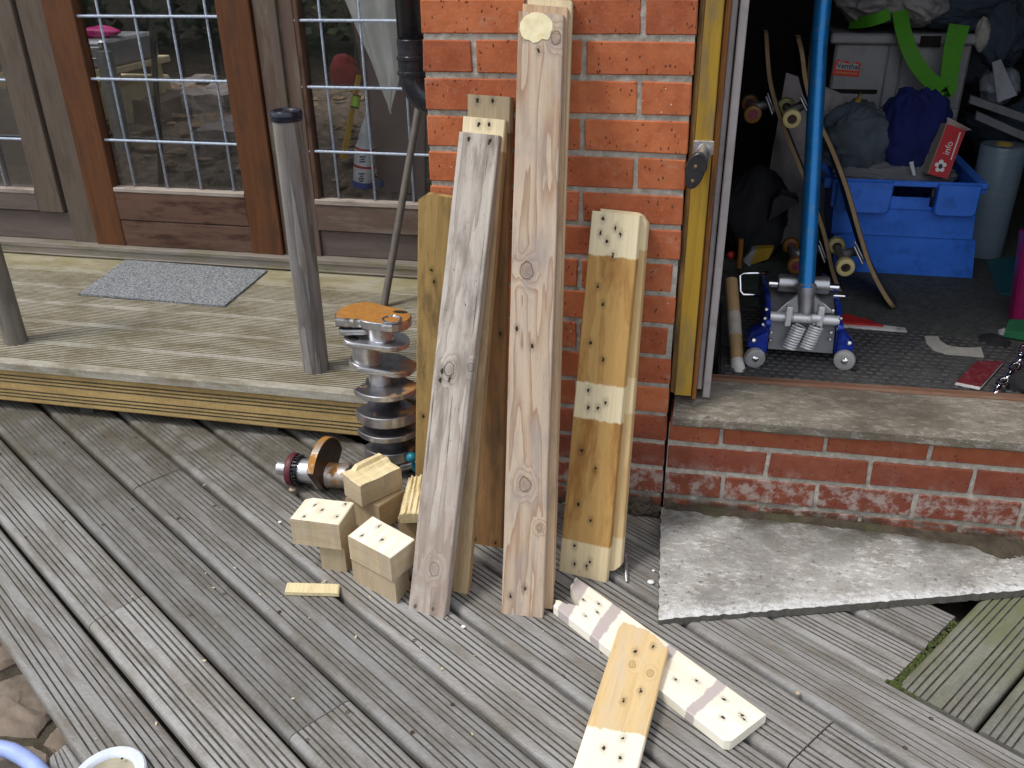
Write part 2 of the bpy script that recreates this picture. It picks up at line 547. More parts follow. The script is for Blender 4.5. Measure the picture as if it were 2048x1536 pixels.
def brick_mat():
    g = G('orange_brick')
    o = g.vm('ADD', g.obj(), g.comb(g.ma('MULTIPLY', g.rnd(), 50), g.ma('MULTIPLY', g.rnd(), 31), 0))
    n1 = g.noise(o, 22, 5, .6)
    c = g.mix(g.mr(n1, .32, .68), (.385, .106, .043), (.49, .152, .063))
    r = g.mr(g.rnd(), 0, 1, .74, 1.12, False)
    c = g.mix(1, c, g.comb(r, g.ma('POWER', r, 1.25), r), 'MULTIPLY')
    c = g.mix(g.mr(g.noise(o, 60, 5, .7), .55, .74, 0, .35), c, (.26, .075, .040))
    c = g.mix(g.mr(g.noise(o, 150, 3, .7), .56, .72, 0, .5), c, (.62, .22, .11))
    c = g.mix(g.mr(g.noise(o, 9, 3), .58, .76, 0, .3), c, (.36, .10, .06))
    sm = g.mr(g.noise(g.vm('MULTIPLY', o, (1, 1, 1.6)), 13, 6, .72), .56, .72, 0, .38)
    c = g.mix(sm, c, (.46, .33, .25))
    # burnt flecks and pits, taller than wide
    so = g.sep(o)
    e = g.comb(g.ma('MULTIPLY', so[0], 1.0), so[1], g.ma('MULTIPLY', so[2], .55))
    d, _ = g.voro(e, 105)
    keep = g.mr(g.noise(e, 30, 2), .48, .54)
    fl = g.ma('MULTIPLY', g.mr(d, .10, .26, 1, 0), keep)
    c = g.mix(g.ma('MULTIPLY', fl, .85), c, (.055, .022, .015))
    d2, _ = g.voro(o, 38)
    wh = g.ma('MULTIPLY', g.mr(d2, .045, .075, 1, 0), g.mr(g.noise(o, 11, 1), .52, .58))
    c = g.mix(g.ma('MULTIPLY', wh, .8), c, (.75, .70, .64))
    # lime bloom and damp dirt on the lowest courses
    p = g.pos(); sp = g.sep(p)
    nn = g.noise(p, 26, 6, .7)
    low = g.mr(sp[2], .085, .16, 1, .05)
    bl = g.ma('MULTIPLY', low, g.mr(nn, .45, .60))
    redder = g.mr(sp[2], .14, .34, .8, 0)
    c = g.mix(redder, c, g.mix(n1, (.115, .030, .022), (.165, .048, .034)))
    c = g.mix(g.ma('MULTIPLY', bl, .62), c, (.40, .37, .34))
    mo = g.ma('MULTIPLY', g.mr(sp[2], .015, .07, 1, 0), g.mr(g.noise(p, 18, 5), .35, .55))
    c = g.mix(g.ma('MULTIPLY', mo, .85), c, (.04, .035, .022))
    g.bump(g.ma('SUBTRACT', g.noise(o, 160, 4), g.ma('MULTIPLY', fl, 1.5)), .5, .0016)
    return g.out(c, .85, 0, .2)

M_BRICK = brick_mat()


def mortar_mat():
    g = G('mortar')
    p = g.pos()
    n = g.noise(p, 60, 6, .7)
    c = g.mix(g.mr(n, .3, .7), (.27, .25, .215), (.45, .42, .37))
    d, _ = g.voro(p, 170)
    k = g.ma('MULTIPLY', g.mr(d, .12, .22, 1, 0), g.mr(g.noise(p, 50, 2), .5, .6))
    c = g.mix(g.ma('MULTIPLY', k, .8), c, (.72, .71, .68))
    low = g.ma('MULTIPLY', g.mr(g.sep(p)[2], .0, .09, 1, 0), g.mr(g.noise(p, 20, 4), .3, .55))
    c = g.mix(g.ma('MULTIPLY', low, .8), c, (.05, .045, .03))
    g.bump(g.noise(p, 220, 5), .6, .002)
    return g.out(c, .92, 0, .15)

M_MORTAR = mortar_mat()


def concrete_mat(name,  c0, c1, light, edge_y=None, dirt=(.05, .045, .03), lamt=.8, wear=None, streak=1.0, flank=None):
    g = G(name)
    p0_ = g.pos(); s = g.sep(p0_)
    p = g.vm('MULTIPLY', p0_, (streak, 1, 1))
    n = g.noise(p, 9, 7, .7)
    c = g.mix(g.mr(n, .35, .65), c0, c1)
    li = g.mr(g.noise(g.vm('MULTIPLY', p, (1, 2.2, 1)), 42, 7, .78), .50, .60, 0, lamt)
    c = g.mix(li, c, light)
    big = g.noise(p, 3.6, 6, .68)
    c = g.mix(g.mr(big, .44, .62, 0, .6), c, tuple(x * .55 for x in c0))
    if wear:            # pale scoured strip along an edge through point A with inward normal N
        A, N, wd = wear
        nd = g.n('VectorMath', operation='DOT_PRODUCT'); g.put(nd.inputs[0], g.vm('SUBTRACT', p0_, A)); g.put(nd.inputs[1], N)
        dd = g.ma('ADD', nd.outputs['Value'], g.ma('MULTIPLY', g.ma('SUBTRACT', g.noise(p, 28, 5, .7), .5), wd * 1.6))
        c = g.mix(g.ma('MULTIPLY', g.mr(dd, 0, wd, 1, 0), g.mr(g.noise(p, 75, 5, .75), .36, .58, .15, .95)), c, (.74, .75, .76))
    d, _ = g.voro(g.vm('MULTIPLY', p, (1, 1.7, 1)), 190)
    c = g.mix(g.mr(d, .1, .3, .5, 0), c, (.06, .058, .055))
    dk = g.mr(g.noise(p, 70, 5, .7), .56, .70, 0, .75)
    c = g.mix(dk, c, (.085, .08, .072))
    if edge_y:
        a, b, amt = edge_y
        k = g.ma('MULTIPLY', g.mr(s[1], a, b), g.mr(g.noise(p, 11, 5), .25, .6))
        c = g.mix(g.ma('MULTIPLY', k, amt), c, dirt)
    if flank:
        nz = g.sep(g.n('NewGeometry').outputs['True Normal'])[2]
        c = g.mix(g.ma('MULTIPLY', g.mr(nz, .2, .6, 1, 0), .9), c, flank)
    g.bump(g.noise(p, 150, 7, .75), .9, .004)
    return g.out(c, .9, 0, .2)

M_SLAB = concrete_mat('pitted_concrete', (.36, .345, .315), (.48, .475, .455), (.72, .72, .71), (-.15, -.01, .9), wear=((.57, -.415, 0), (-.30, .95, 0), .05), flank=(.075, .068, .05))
M_SILL = concrete_mat('weathered_concrete_sill', (.15, .128, .10), (.24, .212, .172), (.44, .415, .38), lamt=.55, streak=.6)
M_SOIL = plain('damp_soil', (.055, .042, .028), .95, 0, .5, 30, .8, .006, (.05, .06, .02), .5, 12)
M_MOSS = plain('moss', (.07, .095, .02), .95, 0, .5, 90, .9, .004, (.03, .03, .015), .6, 40)
M_DARK = plain('dark_plaster', (.05, .048, .045), .9)
M_PLASTER = plain('house_render', (.40, .38, .34), .9)
M_GROUND = plain('garden_soil', (.10, .075, .05), .95, 0, .45, 12, .8, .01, (.05, .06, .03), .6, 3)
M_STONE = plain('brown_paving_stone', (.165, .13, .10), .85, 0, .35, 14, .6, .004, (.07, .05, .035), .7, 7, per=.2)

# ================================================================== ground and garden
g_ = MB(); g_.box((-40, -60, -.30), (40, 60, -.16))
tag(g_.build('ground', M_GROUND, origin=(0, 0, -.16)), None, None, kind='structure')

# the damp soil under the boards
g_ = MB(); g_.box((-2.6, -1.9, -.12), (2.6, .9, -.07))
tag(g_.build('soil', M_SOIL, origin=(0, 0, -.07)), None, None, kind='structure')

# ================================================================== deck
def fit_line(pts, z=0):
    q = [at(u, v, 2, z) for u, v in pts]
    c = sum(q, V((0, 0, 0))) / len(q)
    sxx = sum((p.x - c.x) ** 2 for p in q); sxy = sum((p.x - c.x) * (p.y - c.y) for p in q); syy = sum((p.y - c.y) ** 2 for p in q)
    a = .5 * math.atan2(2 * sxy, sxx - syy)
    d = V((math.cos(a), math.sin(a), 0))
    if d.x < 0: d = -d
    return c, d

GAPS = [[(0, 1268), (80, 1395), (162, 1516)],
        [(0, 1045.6), (29, 1080), (172, 1256), (273, 1380), (380, 1500)],
        [(0, 870), (109, 981), (199, 1080), (398, 1295), (556, 1455), (624, 1536)],
        [(82, 811), (170, 891), (367, 1079), (552, 1250), (710, 1399), (858, 1535)],
        [(244, 831), (361, 928), (505, 1050), (778, 1272), (946, 1408), (1097, 1536)],
        [(415, 853), (552, 954), (605, 991), (913, 1217), (1000.6, 1287.5), (1160, 1407), (1305, 1509)],
        [(949, 1110), (1001, 1147), (1496, 1482), (1558, 1515)],
        [(1379, 1252), (1433, 1287), (1492, 1322), (1560, 1364), (1670, 1437), (1834, 1536)],
        [(1596, 1261), (1774, 1359), (1834, 1390), (1941, 1444), (2046, 1511)]]
LINES = [fit_line(p) for p in GAPS]
dH = LINES[-1][1]; nH = V((-dH.y, dH.x, 0))
LINES.append((LINES[-1][0] + nH * .139, dH))
LINES.append((LINES[-1][0] + nH * .145, dH))


def on_y(l, y):
    c, d = l
    return c + d * ((y - c.y) / d.y)

def cross_xy(l, p, q):
    """where line l meets the line through p and q"""
    c, d = l; e = (q - p)
    den = d.x * e.y - d.y * e.x
    s = ((p.x - c.x) * e.y - (p.y - c.y) * e.x) / den
    return c + d * s

deck = thing('deck', (.3, -.8, -.03), None, None, kind='structure')
JOINTS = {1: ((172, 1252), (262, 1204)), 2: ((577, 1474), (702, 1397)), 3: ((268, 976), (365, 935)), 6: ((1581, 1523), (1672, 1437))}
MOSS0, MOSS1 = at(1783, 1359, 2, 0), at(1925, 1214, 2, 0)
random.seed(11)
for i in range(len(LINES) - 1):
    la, lb = LINES[i], LINES[i + 1]
    nrm = V((-la[1].y, la[1].x, 0))
    gap = .0055 if i else 0
    A = (la[0] + nrm * gap, la[1]); B = (lb[0] - nrm * .0055, lb[1])
    def start(l):
        if i < 4: return on_y(l, .5)
        p = on_y(l, -.004)
        return p if p.x > -.06 else on_y(l, .42)
    a0, b0 = start(A), start(B)
    if i >= 8:
        a1, b1 = cross_xy(A, MOSS0, MOSS1), cross_xy(B, MOSS0, MOSS1)
    else:
        a1, b1 = on_y(A, -1.75), on_y(B, -1.75)
    segs = [(a0, b0, a1, b1)]
    if i in JOINTS:
        ja, jb = at(*JOINTS[i][0], 2, 0), at(*JOINTS[i][1], 2, 0)
        ja, jb = cross_xy(A, ja, jb), cross_xy(B, ja, jb)
        g0 = A[1] * .0012
        segs = [(a0, b0, ja - g0, jb - g0), (ja + g0, jb + g0, a1, b1)]
    for (p0, q0, p1, q1) in segs:
        w_ = (p0 - q0).length
        dz = random.uniform(-.0012, .0012)
        zv = V((0, 0, dz - .006 if i >= 8 else dz))
        # face corners: seen from above with the length as 'up'
        wd = abs((q1 - p1).dot(nrm))
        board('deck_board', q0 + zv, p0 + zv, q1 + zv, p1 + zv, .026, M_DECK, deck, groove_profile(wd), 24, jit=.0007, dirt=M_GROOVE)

# screw heads
sc_ = MB(); random.seed(19)
for i in range(1, 8):
    la, lb = LINES[i], LINES[i + 1]
    nrm = V((-la[1].y, la[1].x, 0)); W_ = (lb[0] - la[0]).dot(nrm)
    for k in range(-5, 8):
        for f_ in (.2, .8):
            p = la[0] + la[1] * (k * .46 + .1 * i + random.uniform(-.01, .01)) + nrm * (W_ * f_ + random.uniform(-.005, .005))
            if p.y > .1 or p.y < -1.5: continue
            sc_.lathe([(.0042, -.003), (.0042, .0004), (.0025, .0006), (.0018, -.0006), (0, -.0006)], Matrix.Translation((p.x, p.y, 0)), 8)
M_SCR = plain('rusty_screw_head', (.07, .045, .035), .7, .4)
o = sc_.build('screw_heads', M_SCR, deck); o['kind'] = 'stuff'

# boards that run the other way beyond the mossy gap
cd_ = (at(1950, 1205, 2, 0) - at(1797, 1362, 2, 0)).normalized()
cn_ = V((cd_.y, -cd_.x, 0))
H0 = (LINES[8][0] + nH * .006, LINES[8][1])
c0 = at(1797, 1362, 2, 0)
for k in range(4):
    la = (c0 + cn_ * (k * .150), cd_); lb = (c0 + cn_ * (k * .150 + .143), cd_)
    a0 = cross_xy(la, H0[0], H0[0] + H0[1]); b0 = cross_xy(lb, H0[0], H0[0] + H0[1])
    a1, b1 = on_y(la, -.012), on_y(lb, -.012)
    zv = V((0, 0, -.006))
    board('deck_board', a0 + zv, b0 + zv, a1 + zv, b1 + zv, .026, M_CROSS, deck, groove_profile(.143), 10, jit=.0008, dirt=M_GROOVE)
# moss in the gaps
ms = MB(); random.seed(5)
for k in range(420):
    s_ = random.random()
    if k % 3 == 0:
        p = MOSS0.lerp(MOSS1, random.random() ** 1.3 * .85) + cn_ * random.uniform(.001, .012) + cd_ * random.uniform(-.01, .01)
    elif k % 3 == 1:
        p = MOSS0 + dH * random.uniform(-.01, .05) * random.random() + nH * random.uniform(-.002, .008)
    else:
        p = MOSS0.lerp(MOSS1, random.random() * .35) + cn_ * random.uniform(.0, .012)
    r_ = random.uniform(.002, .0055)
    ms.lathe([(0, -r_), (r_, -r_ * .2), (r_ * .6, r_ * .7), (0, r_)], Matrix.Translation(p + V((0, 0, -.014 + random.uniform(-.004, .006)))), 5)
tag(ms.build('moss', M_MOSS), 'green moss growing in the gap between deck boards', 'moss', kind='stuff')

# ================================================================== brick walls
def brick_mesh(L, seed, H=.0632, D=.10):
    bm = bmesh.new()
    rs = random.Random(seed)
    m = MB(); m.bbox((-L / 2, 0, -H / 2), (L / 2, D, H / 2), .0022)
    vs = [v + V((mnoise.noise(v * 31 + V((seed, 0, 0))) * .0034, mnoise.noise(v * 23 + V((0, seed, 0))) * .0012, mnoise.noise(v * 27 + V((0, 0, seed))) * .0034)) for v in m.v]
    me = bpy.data.meshes.new('brick'); me.from_pydata([tuple(v) for v in vs], [], m.f); me.materials.append(M_BRICK)
    return me

BM = {}
def brick(parent, x0, x1, zc, y=0, rot=0, tilt=0):
    L = round(x1 - x0, 4)
    key = (L, random.randrange(3))
    if key not in BM: BM[key] = brick_mesh(L, len(BM) + 1)
    o = bpy.data.objects.new('brick', BM[key])
    COL.objects.link(o)
    o.parent = parent
    c = V(((x0 + x1) / 2, y, zc))
    if rot: c = V((y, (x0 + x1) / 2, zc))
    o.location = c - V(parent.location) + V((0, random.uniform(-.0012, .0012), 0))
    o.rotation_euler = (0, random.uniform(-.004, .004) - tilt, rot)
    return o

PW = .5475          # width of the pier
def zj(k): return .04 + (15 - k) * .075

pier = thing('brick_pier', (PW / 2, .1, -.1), 'orange brick pier between the glazed door and the open shed doorway', 'brick pier')
random.seed(21)
mo = MB()
nx, nz = 110, 270
def mort_sheet(m, x0, x1, z0, z1, y, nx, nz, tilt=0, amp=.0022):
    b = len(m.v)
    for j in range(nz + 1):
        for i in range(nx + 1):
            x = x0 + (x1 - x0) * i / nx; z = z0 + (z1 - z0) * j / nz
            e = min(i, nx - i, 3) / 3
            d = mnoise.noise(V((x * 55, z * 55, y))) * amp + mnoise.noise(V((x * 150, z * 150, 3))) * amp * .6
            m.v.append(V((x, y + d * e, z + tilt * (x - x0))))
    for j in range(nz):
        for i in range(nx):
            a = b + j * (nx + 1) + i
            m.f.append((a, a + 1, a + nx + 2, a + nx + 1))
mort_sheet(mo, .003, PW - .002, -.1, 1.5, .0035, 120, 340)
mo.box((.004, .012, -.1), (PW - .003, .22, 1.5))
mo.build('mortar', M_MORTAR, pier, True, origin=pier.location)
for k in range(-4, 17):
    zc = zj(k) - .0375
    if k % 2 == 0: xs = [(0, .215), (.225, .44), (.45, PW)]
    else: xs = [(0, .1025), (.1125, .3275), (.3375, PW)]
    if k in (7, 9): xs[-1] = (xs[-1][0], PW - .013)
    for a, b in xs: brick(pier, a, b, zc)
    for a, b in ([(.105, .217)] if k % 2 == 0 else [(.003, .217)]):
        brick(pier, a, b, zc, PW and 0, -math.pi / 2)

sw = thing('brick_wall', (1.2, .1, -.1), 'low brick wall under the concrete sill, white with lime near the ground', 'brick wall')
mo = MB()
mort_sheet(mo, PW + .006, 2.3, -.1, .246, .0035, 260, 80, .017)
mo.box((PW + .007, .012, -.1), (2.3, .2, .235))
mo.build('mortar', M_MORTAR, sw, True, origin=sw.location)
T = .017
def srow(zc, joints, x0=PW + .008, H=None):
    xs = [x0] + joints + [joints[-1] + .2265 * (i + 1) for i in range(4)]
    for a, b in zip(xs[:-1], xs[1:]):
        if b > 2.3: break
        a2 = a + (.005 if a > x0 else 0); b2 = b - .005
        brick(sw, a2, b2, zc + T * ((a + b) / 2 - x0), 0, 0, T)
srow(zj(13) + .0375 + .003, [.6745, .906, 1.129])
srow(zj(14) + .0375, [.786, 1.012, 1.230])
srow(zj(15) + .0375 - .001, [.690, .906, 1.122])
srow(zj(16) + .0375 - .001, [.786, 1.012, 1.230])

# concrete sill over the low wall
sl = MB()
n_ = 70
prof_s = [(-.014, .247), (-.02, .253), (-.021, .272), (-.014, .281), (.02, .286), (.06, .290), (.10, .294), (.132, .297), (.134, .25)]
for i in range(n_ + 1):
    x = .5605 + (2.3 - .5605) * i / n_
    for (y, z) in prof_s:
        d = mnoise.noise(V((x * 9, y * 60, z * 60))) * .0014 + mnoise.noise(V((x * 60, y * 90, z * 90))) * .0011
        sl.v.append(V((x, y + d, z + d * .8 + T * (x - .56))))
m_ = len(prof_s)
for i in range(n_):
    for k in range(m_ - 1):
        a = i * m_ + k
        sl.f.append((a, a + m_, a + m_ + 1, a + 1))
sl.f.append(tuple(range(m_))); sl.f.append(tuple(n_ * m_ + k for k in reversed(range(m_))))
tag(sl.build('doorway_sill', M_SILL, smooth=35), 'weathered concrete sill across the bottom of the shed doorway', 'sill')

# concrete slab on the deck
def slab():
    A, B, C, D = at(1323, 1006, 2, .016), at(1317, 1238, 2, .016), at(2120, 1173, 2, .016), at(2120, 1085, 2, .019)
    A.y = min(A.y, -.012); D.y = -.03
    m = MB(); nu, nv = 150, 60
    def P(u, v):
        p = (B.lerp(C, u)).lerp(A.lerp(D, u), v)
        e = min(u * 40, (1 - u) * 40, v * 18, (1 - v) * 18, 1)
        ed = (1 - e)
        p = p + V((mnoise.noise(V((u * 60, v * 25, 1))) * .004 * ed, mnoise.noise(V((u * 60, v * 25, 7))) * .004 * ed, 0))
        if u > .78 and v > .6:      # broken corner
            p.y -= max(0, (u - .78)) * .14 * (v - .6) / .4
        p.z += mnoise.noise(V((p.x * 9, p.y * 9, 0))) * .0025 + mnoise.noise(V((p.x * 70, p.y * 120, 0))) * .0016 - ed * .002
        return p
    for j in range(nv + 1):
        for i in range(nu + 1): m.v.append(P(i / nu, j / nv))
    for j in range(nv):
        for i in range(nu):
            a = j * (nu + 1) + i
            m.f.append((a, a + 1, a + nu + 2, a + nu + 1))
    rim = [i for i in range(nu + 1)] + [(j + 1) * (nu + 1) - 1 for j in range(1, nv + 1)] + [nv * (nu + 1) + i for i in range(nu - 1, -1, -1)] + [j * (nu + 1) for j in range(nv - 1, 0, -1)]
    b = len(m.v)
    for r in rim:
        p = m.v[r].copy(); p.z = -.004; m.v.append(p)
    L = len(rim)
    for k in range(L): m.f.append((rim[k], b + k, b + (k + 1) % L, rim[(k + 1) % L]))
    return tag(m.build('concrete_slab', M_SLAB, smooth=40), 'pitted grey concrete slab lying on the deck below the shed doorway', 'slab')
slab()
# dirt packed between slab and wall
dm = MB()
NI, NJ = 170, 12
for i in range(NI + 1):
    x = .558 + 1.0 * i / NI
    wid = .026 + .012 * mnoise.noise(V((x * 14, 5, 0))) + .010 * mnoise.noise(V((x * 45, 1, 0))) + .11 * max(0, x - 1.08) + .025 * math.exp(-((x - 1.30) / .05) ** 2)
    for k in range(NJ + 1):
        t = k / NJ
        y = .004 - wid * t
        z = .023 - .006 * t + mnoise.noise(V((x * 60, y * 60, 0))) * .004 + mnoise.noise(V((x * 160, y * 160, 3))) * .003 + .022 * math.exp(-((x - 1.30) / .04) ** 2 - ((y + .03) / .025) ** 2)
        if k == NJ: z = .013
        dm.v.append(V((x, y, z)))
for i in range(NI):
    for k in range(NJ):
        a = i * (NJ + 1) + k
        dm.f.append((a, a + 1, a + NJ + 2, a + NJ + 1))
tag(dm.build('dirt', M_SOIL, smooth=True), 'dark damp dirt packed between the concrete slab and the wall', 'dirt', kind='stuff')
dm = MB(); random.seed(3)
for i in range(200):
    x = random.uniform(.40, .55); p = V((x, random.uniform(-.03, -.002), random.uniform(-.004, .012)))
    r_ = random.uniform(.003, .009)
    dm.lathe([(0, -r_), (r_, 0), (r_ * .6, r_ * .6), (0, r_ * .8)], Matrix.Translation(p), 5)
tag(dm.build('dirt', M_SOIL), 'dark damp crumbs of dirt along the foot of the pier', 'dirt', kind='stuff')

# ================================================================== timber step (platform) before the glazed door
SZ, SY0, SY1, SX0, SX1 = .17, .1425, 1.035, -2.6, -.02
step = thing('timber_step', (-1.2, .55, .03), 'long timber step of grooved boards in front of the glazed door', 'step')
nb = 6
bw = (SY1 - SY0 - .012) / nb
for k in range(nb):
    y0 = SY0 - .010 + k * bw + (0 if k == 0 else .004); y1 = SY0 - .010 + (k + 1) * bw
    wv_ = bw if k == 0 else bw - .004
    first = .034 if k == 0 else .0052
    n_g = 1 if k == 5 else int(round((wv_ - first - .0052) / .0108))
    sp_ = (wv_ - first - .0052) / n_g
    pr = [(0, .003), (.0018, 0)]
    for i_ in range(n_g + 1):
        c_ = first + sp_ * i_
        pr += [(c_ - .0027, 0), (c_ - .0013, .0048), (c_ + .0013, .0048), (c_ + .0027, 0)]
    pr += [(wv_ - .0018, 0), (wv_, .003)]
    pr = [(a / wv_, b) for a, b in pr]
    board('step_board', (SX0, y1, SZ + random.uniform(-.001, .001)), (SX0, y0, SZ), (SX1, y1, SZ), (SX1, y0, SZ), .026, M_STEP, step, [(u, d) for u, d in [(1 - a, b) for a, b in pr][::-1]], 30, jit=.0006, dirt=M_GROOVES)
for zt, zb in ((.1425, .031),):
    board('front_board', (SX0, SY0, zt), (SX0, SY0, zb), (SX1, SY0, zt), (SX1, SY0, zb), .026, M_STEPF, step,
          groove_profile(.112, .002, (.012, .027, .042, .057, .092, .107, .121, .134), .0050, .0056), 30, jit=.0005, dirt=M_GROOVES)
js = MB()
for x in (-2.4, -1.8, -1.2, -.6, -.06): js.box((x, SY0 + .03, .0), (x + .045, SY1 - .02, SZ - .027))
js.build('joist', M_DARK, step)
# ================================================================== glazed door, side windows and their frame
YW = 1.04          # outer face of the frame
W_BROWN = wood('brown_stained_timber', (.125, .086, .068), (.07, .048, .038), (9, .7, 6), .35, (.22, .19, .165), .55, fine=.2, off=(0, 0))
W_GREYB = wood('grey_brown_timber', (.125, .098, .078), (.075, .058, .047), (9, .7, 6), .3, (.075, .062, .042), .6, fine=.2)
W_ORANGE = wood('orange_stained_timber', (.128, .050, .020), (.075, .029, .013), (8, .5, 7), .5, (.075, .036, .02), .8, fine=.22, rough=.5)
W_RED = wood('red_brown_varnished_timber', (.125, .07, .048), (.06, .028, .02), (7, .8, 5), .4, (.045, .018, .013), .95, fine=.25, rough=.6)
W_PALE = wood('weathered_bead', (.36, .31, .27), (.2, .16, .14), (8, .6, 6), .4, (.13, .09, .07), .6, fine=.3)
W_SILLT = wood('grey_weathered_sill_timber', (.215, .19, .165), (.12, .105, .09), (8, .6, 7), .4, (.13, .125, .055), .65, fine=.28, cracks=.3)
W_PANEL = wood('dark_brown_panel', (.125, .098, .088), (.085, .066, .058), (8, .5, 5), .35, (.165, .13, .115), .5, fine=.14)

def glass_mat():
    g = G('window_glass')
    t = g.t
    tr = g.n('BsdfTransparent'); tr.inputs[0].default_value = (.90, .905, .915, 1)
    gl = g.n('BsdfGlossy'); gl.inputs['Roughness'].default_value = .012; gl.inputs[0].default_value = (1, 1, 1, 1)
    df = g.n('BsdfDiffuse'); df.inputs[0].default_value = (.42, .41, .40, 1)
    fr = g.n('Fresnel'); fr.inputs[0].default_value = 1.5
    f2 = g.ma('MULTIPLY_ADD', fr.outputs[0], 0.75, .008, True)
    mx = g.n('MixShader'); g.put(mx.inputs[0], f2); t.links.new(tr.outputs[0], mx.inputs[1]); t.links.new(gl.outputs[0], mx.inputs[2])
    # a film of dust on the pane
    film = g.ma('MULTIPLY', g.mr(g.noise(g.pos(), 3.5, 6, .65), .3, .75, .3, 1), .008)
    mx2 = g.n('MixShader'); g.put(mx2.inputs[0], film); t.links.new(mx.outputs[0], mx2.inputs[1]); t.links.new(df.outputs[0], mx2.inputs[2])
    t.links.new(mx2.outputs[0], t.nodes['Material Output'].inputs[0])
    return g.m
M_GLASS = glass_mat()
M_GALV = plain('galvanised_steel', (.42, .49, .61), .5, .1, .3, 160, .6, .001, (.25, .28, .33), .5, 90)

def wx(u, v, y=YW): return at(u, v, 1, y)

def bar(name, x0, x1, z0, z1, y, t, mat, parent, vertical=None, cham=.003, ns=8):
    """a frame member whose face lies at y"""
    if vertical is None: vertical = (z1 - z0) > (x1 - x0)
    if vertical: return board(name, (x0, y, z0), (x1, y, z0), (x0, y, z1), (x1, y, z1), t, mat, parent, None, ns, 3, cham=cham, jit=.0006)
    return board(name, (x0, y, z1), (x0, y, z0), (x1, y, z1), (x1, y, z0), t, mat, parent, None, ns, 3, cham=cham, jit=.0006)

ZT = 2.1
zs0, zs1 = .16, .225
# measured on the frame plane
xDL0, xDL1 = -1.680, -1.560       # left door stile
xDR0, xDR1 = -1.030, -.908        # right door stile
zDB = .222
ZRAIL = wx(360, 389).z            # top of the door's bottom rail
# ---- frame with sill, posts and panels below the fixed lights
fr = thing('window_frame', (-1.1, YW, .16), 'brown timber frame with posts and dark panels round the glazed door', 'window frame')
sill = board('sill', (-2.7, YW - .036, .222), (-2.7, YW - .036, .1725), (.2, YW - .036, .222), (.2, YW - .036, .1725), .10, W_SILLT, fr, [(0, .006), (.06, .001), (.3, .0), (.34, .003), (.8, .003), (.88, 0), (1, .004)], 40, jit=.002)
bar('post', -1.790, xDL0 - .004, .2225, ZT, YW + .004, .07, W_GREYB, fr)
bar('post', xDR1 + .004, -.762, .2225, ZT, YW + .001, .08, W_BROWN, fr)
bar('post_bead', -.848, -.815, .62, ZT, YW - .010, .0105, W_GREYB, fr)
bar('glazing_bead', -.760, -.744, .36, ZT, YW - .002, .04, W_RED, fr)
zp = wx(80, 392).z
bar('panel', -2.7, -1.793, .2225, .335, YW + .012, .03, W_PANEL, fr, False)
bar('panel', -.760, .2, .2225, .318, YW + .012, .03, W_PANEL, fr, False)
bar('head', -2.7, .2, ZT + .001, ZT + .12, YW + .003, .08, W_BROWN, fr, False)

# ---- left side window
zlb = .34
lw = thing('side_window', (-2.2, YW, zlb), 'fixed side window left of the glazed door, grey brown timber', 'window', 'fixed side windows beside the glazed door')
bar('stile', -1.905, -1.8, zlb, ZT, YW - .006, .045, W_GREYB, lw)
bar('rail', -2.7, -1.906, zlb, .405, YW - .004, .04, W_PANEL, lw, False)
bar('glazing_bead', -2.7, -1.906, .4055, .424, YW - .006, .03, W_PALE, lw, False)
m = MB(); m.box((-2.7, YW + .022, .415), (-1.9, YW + .026, ZT)); m.build('pane', M_GLASS, lw)
# ---- door
door = thing('glazed_door', (-1.3, YW, zDB), 'orange brown timber door with one glazed pane above the grey mat', 'door')
bar('stile', xDL0, xDL1, zDB, ZT - .004, YW - .010, .048, W_ORANGE, door)
bar('stile', xDR0, xDR1, zDB, ZT - .004, YW - .010, .048, W_ORANGE, door)
zb1 = wx(360, 445).z
bar('rail', xDL1 + .001, xDR0 - .001, zDB, zb1 - .0012, YW - .006, .04, W_RED, door, False)
bar('rail', xDL1 + .001, xDR0 - .001, zb1 + .0012, ZRAIL, YW - .008, .04, W_RED, door, False)
bar('glazing_bead', xDL1 + .001, xDR0 - .001, ZRAIL + .0005, ZRAIL + .017, YW - .010, .034, W_PALE, door, False)
m = MB(); m.box((xDL1 - .01, YW + .024, ZRAIL + .005), (xDR0 + .01, YW + .028, ZT - .01)); m.build('pane', M_GLASS, door)
# ---- right side window
rw = thing('side_window', (-.3, YW, .32), 'fixed side window right of the glazed door, partly behind the black drainpipe', 'window', 'fixed side windows beside the glazed door')
zr1 = wx(720, 402).z
bar('rail', -.7605, .2, .322, zr1 - .02, YW - .004, .04, W_BROWN, rw, False)
bar('glazing_bead', -.7605, .2, zr1 - .0195, zr1, YW - .007, .034, W_PALE, rw, False)
m = MB(); m.box((-.755, YW + .022, zr1 - .008), (.2, YW + .026, ZT)); m.build('pane', M_GLASS, rw)

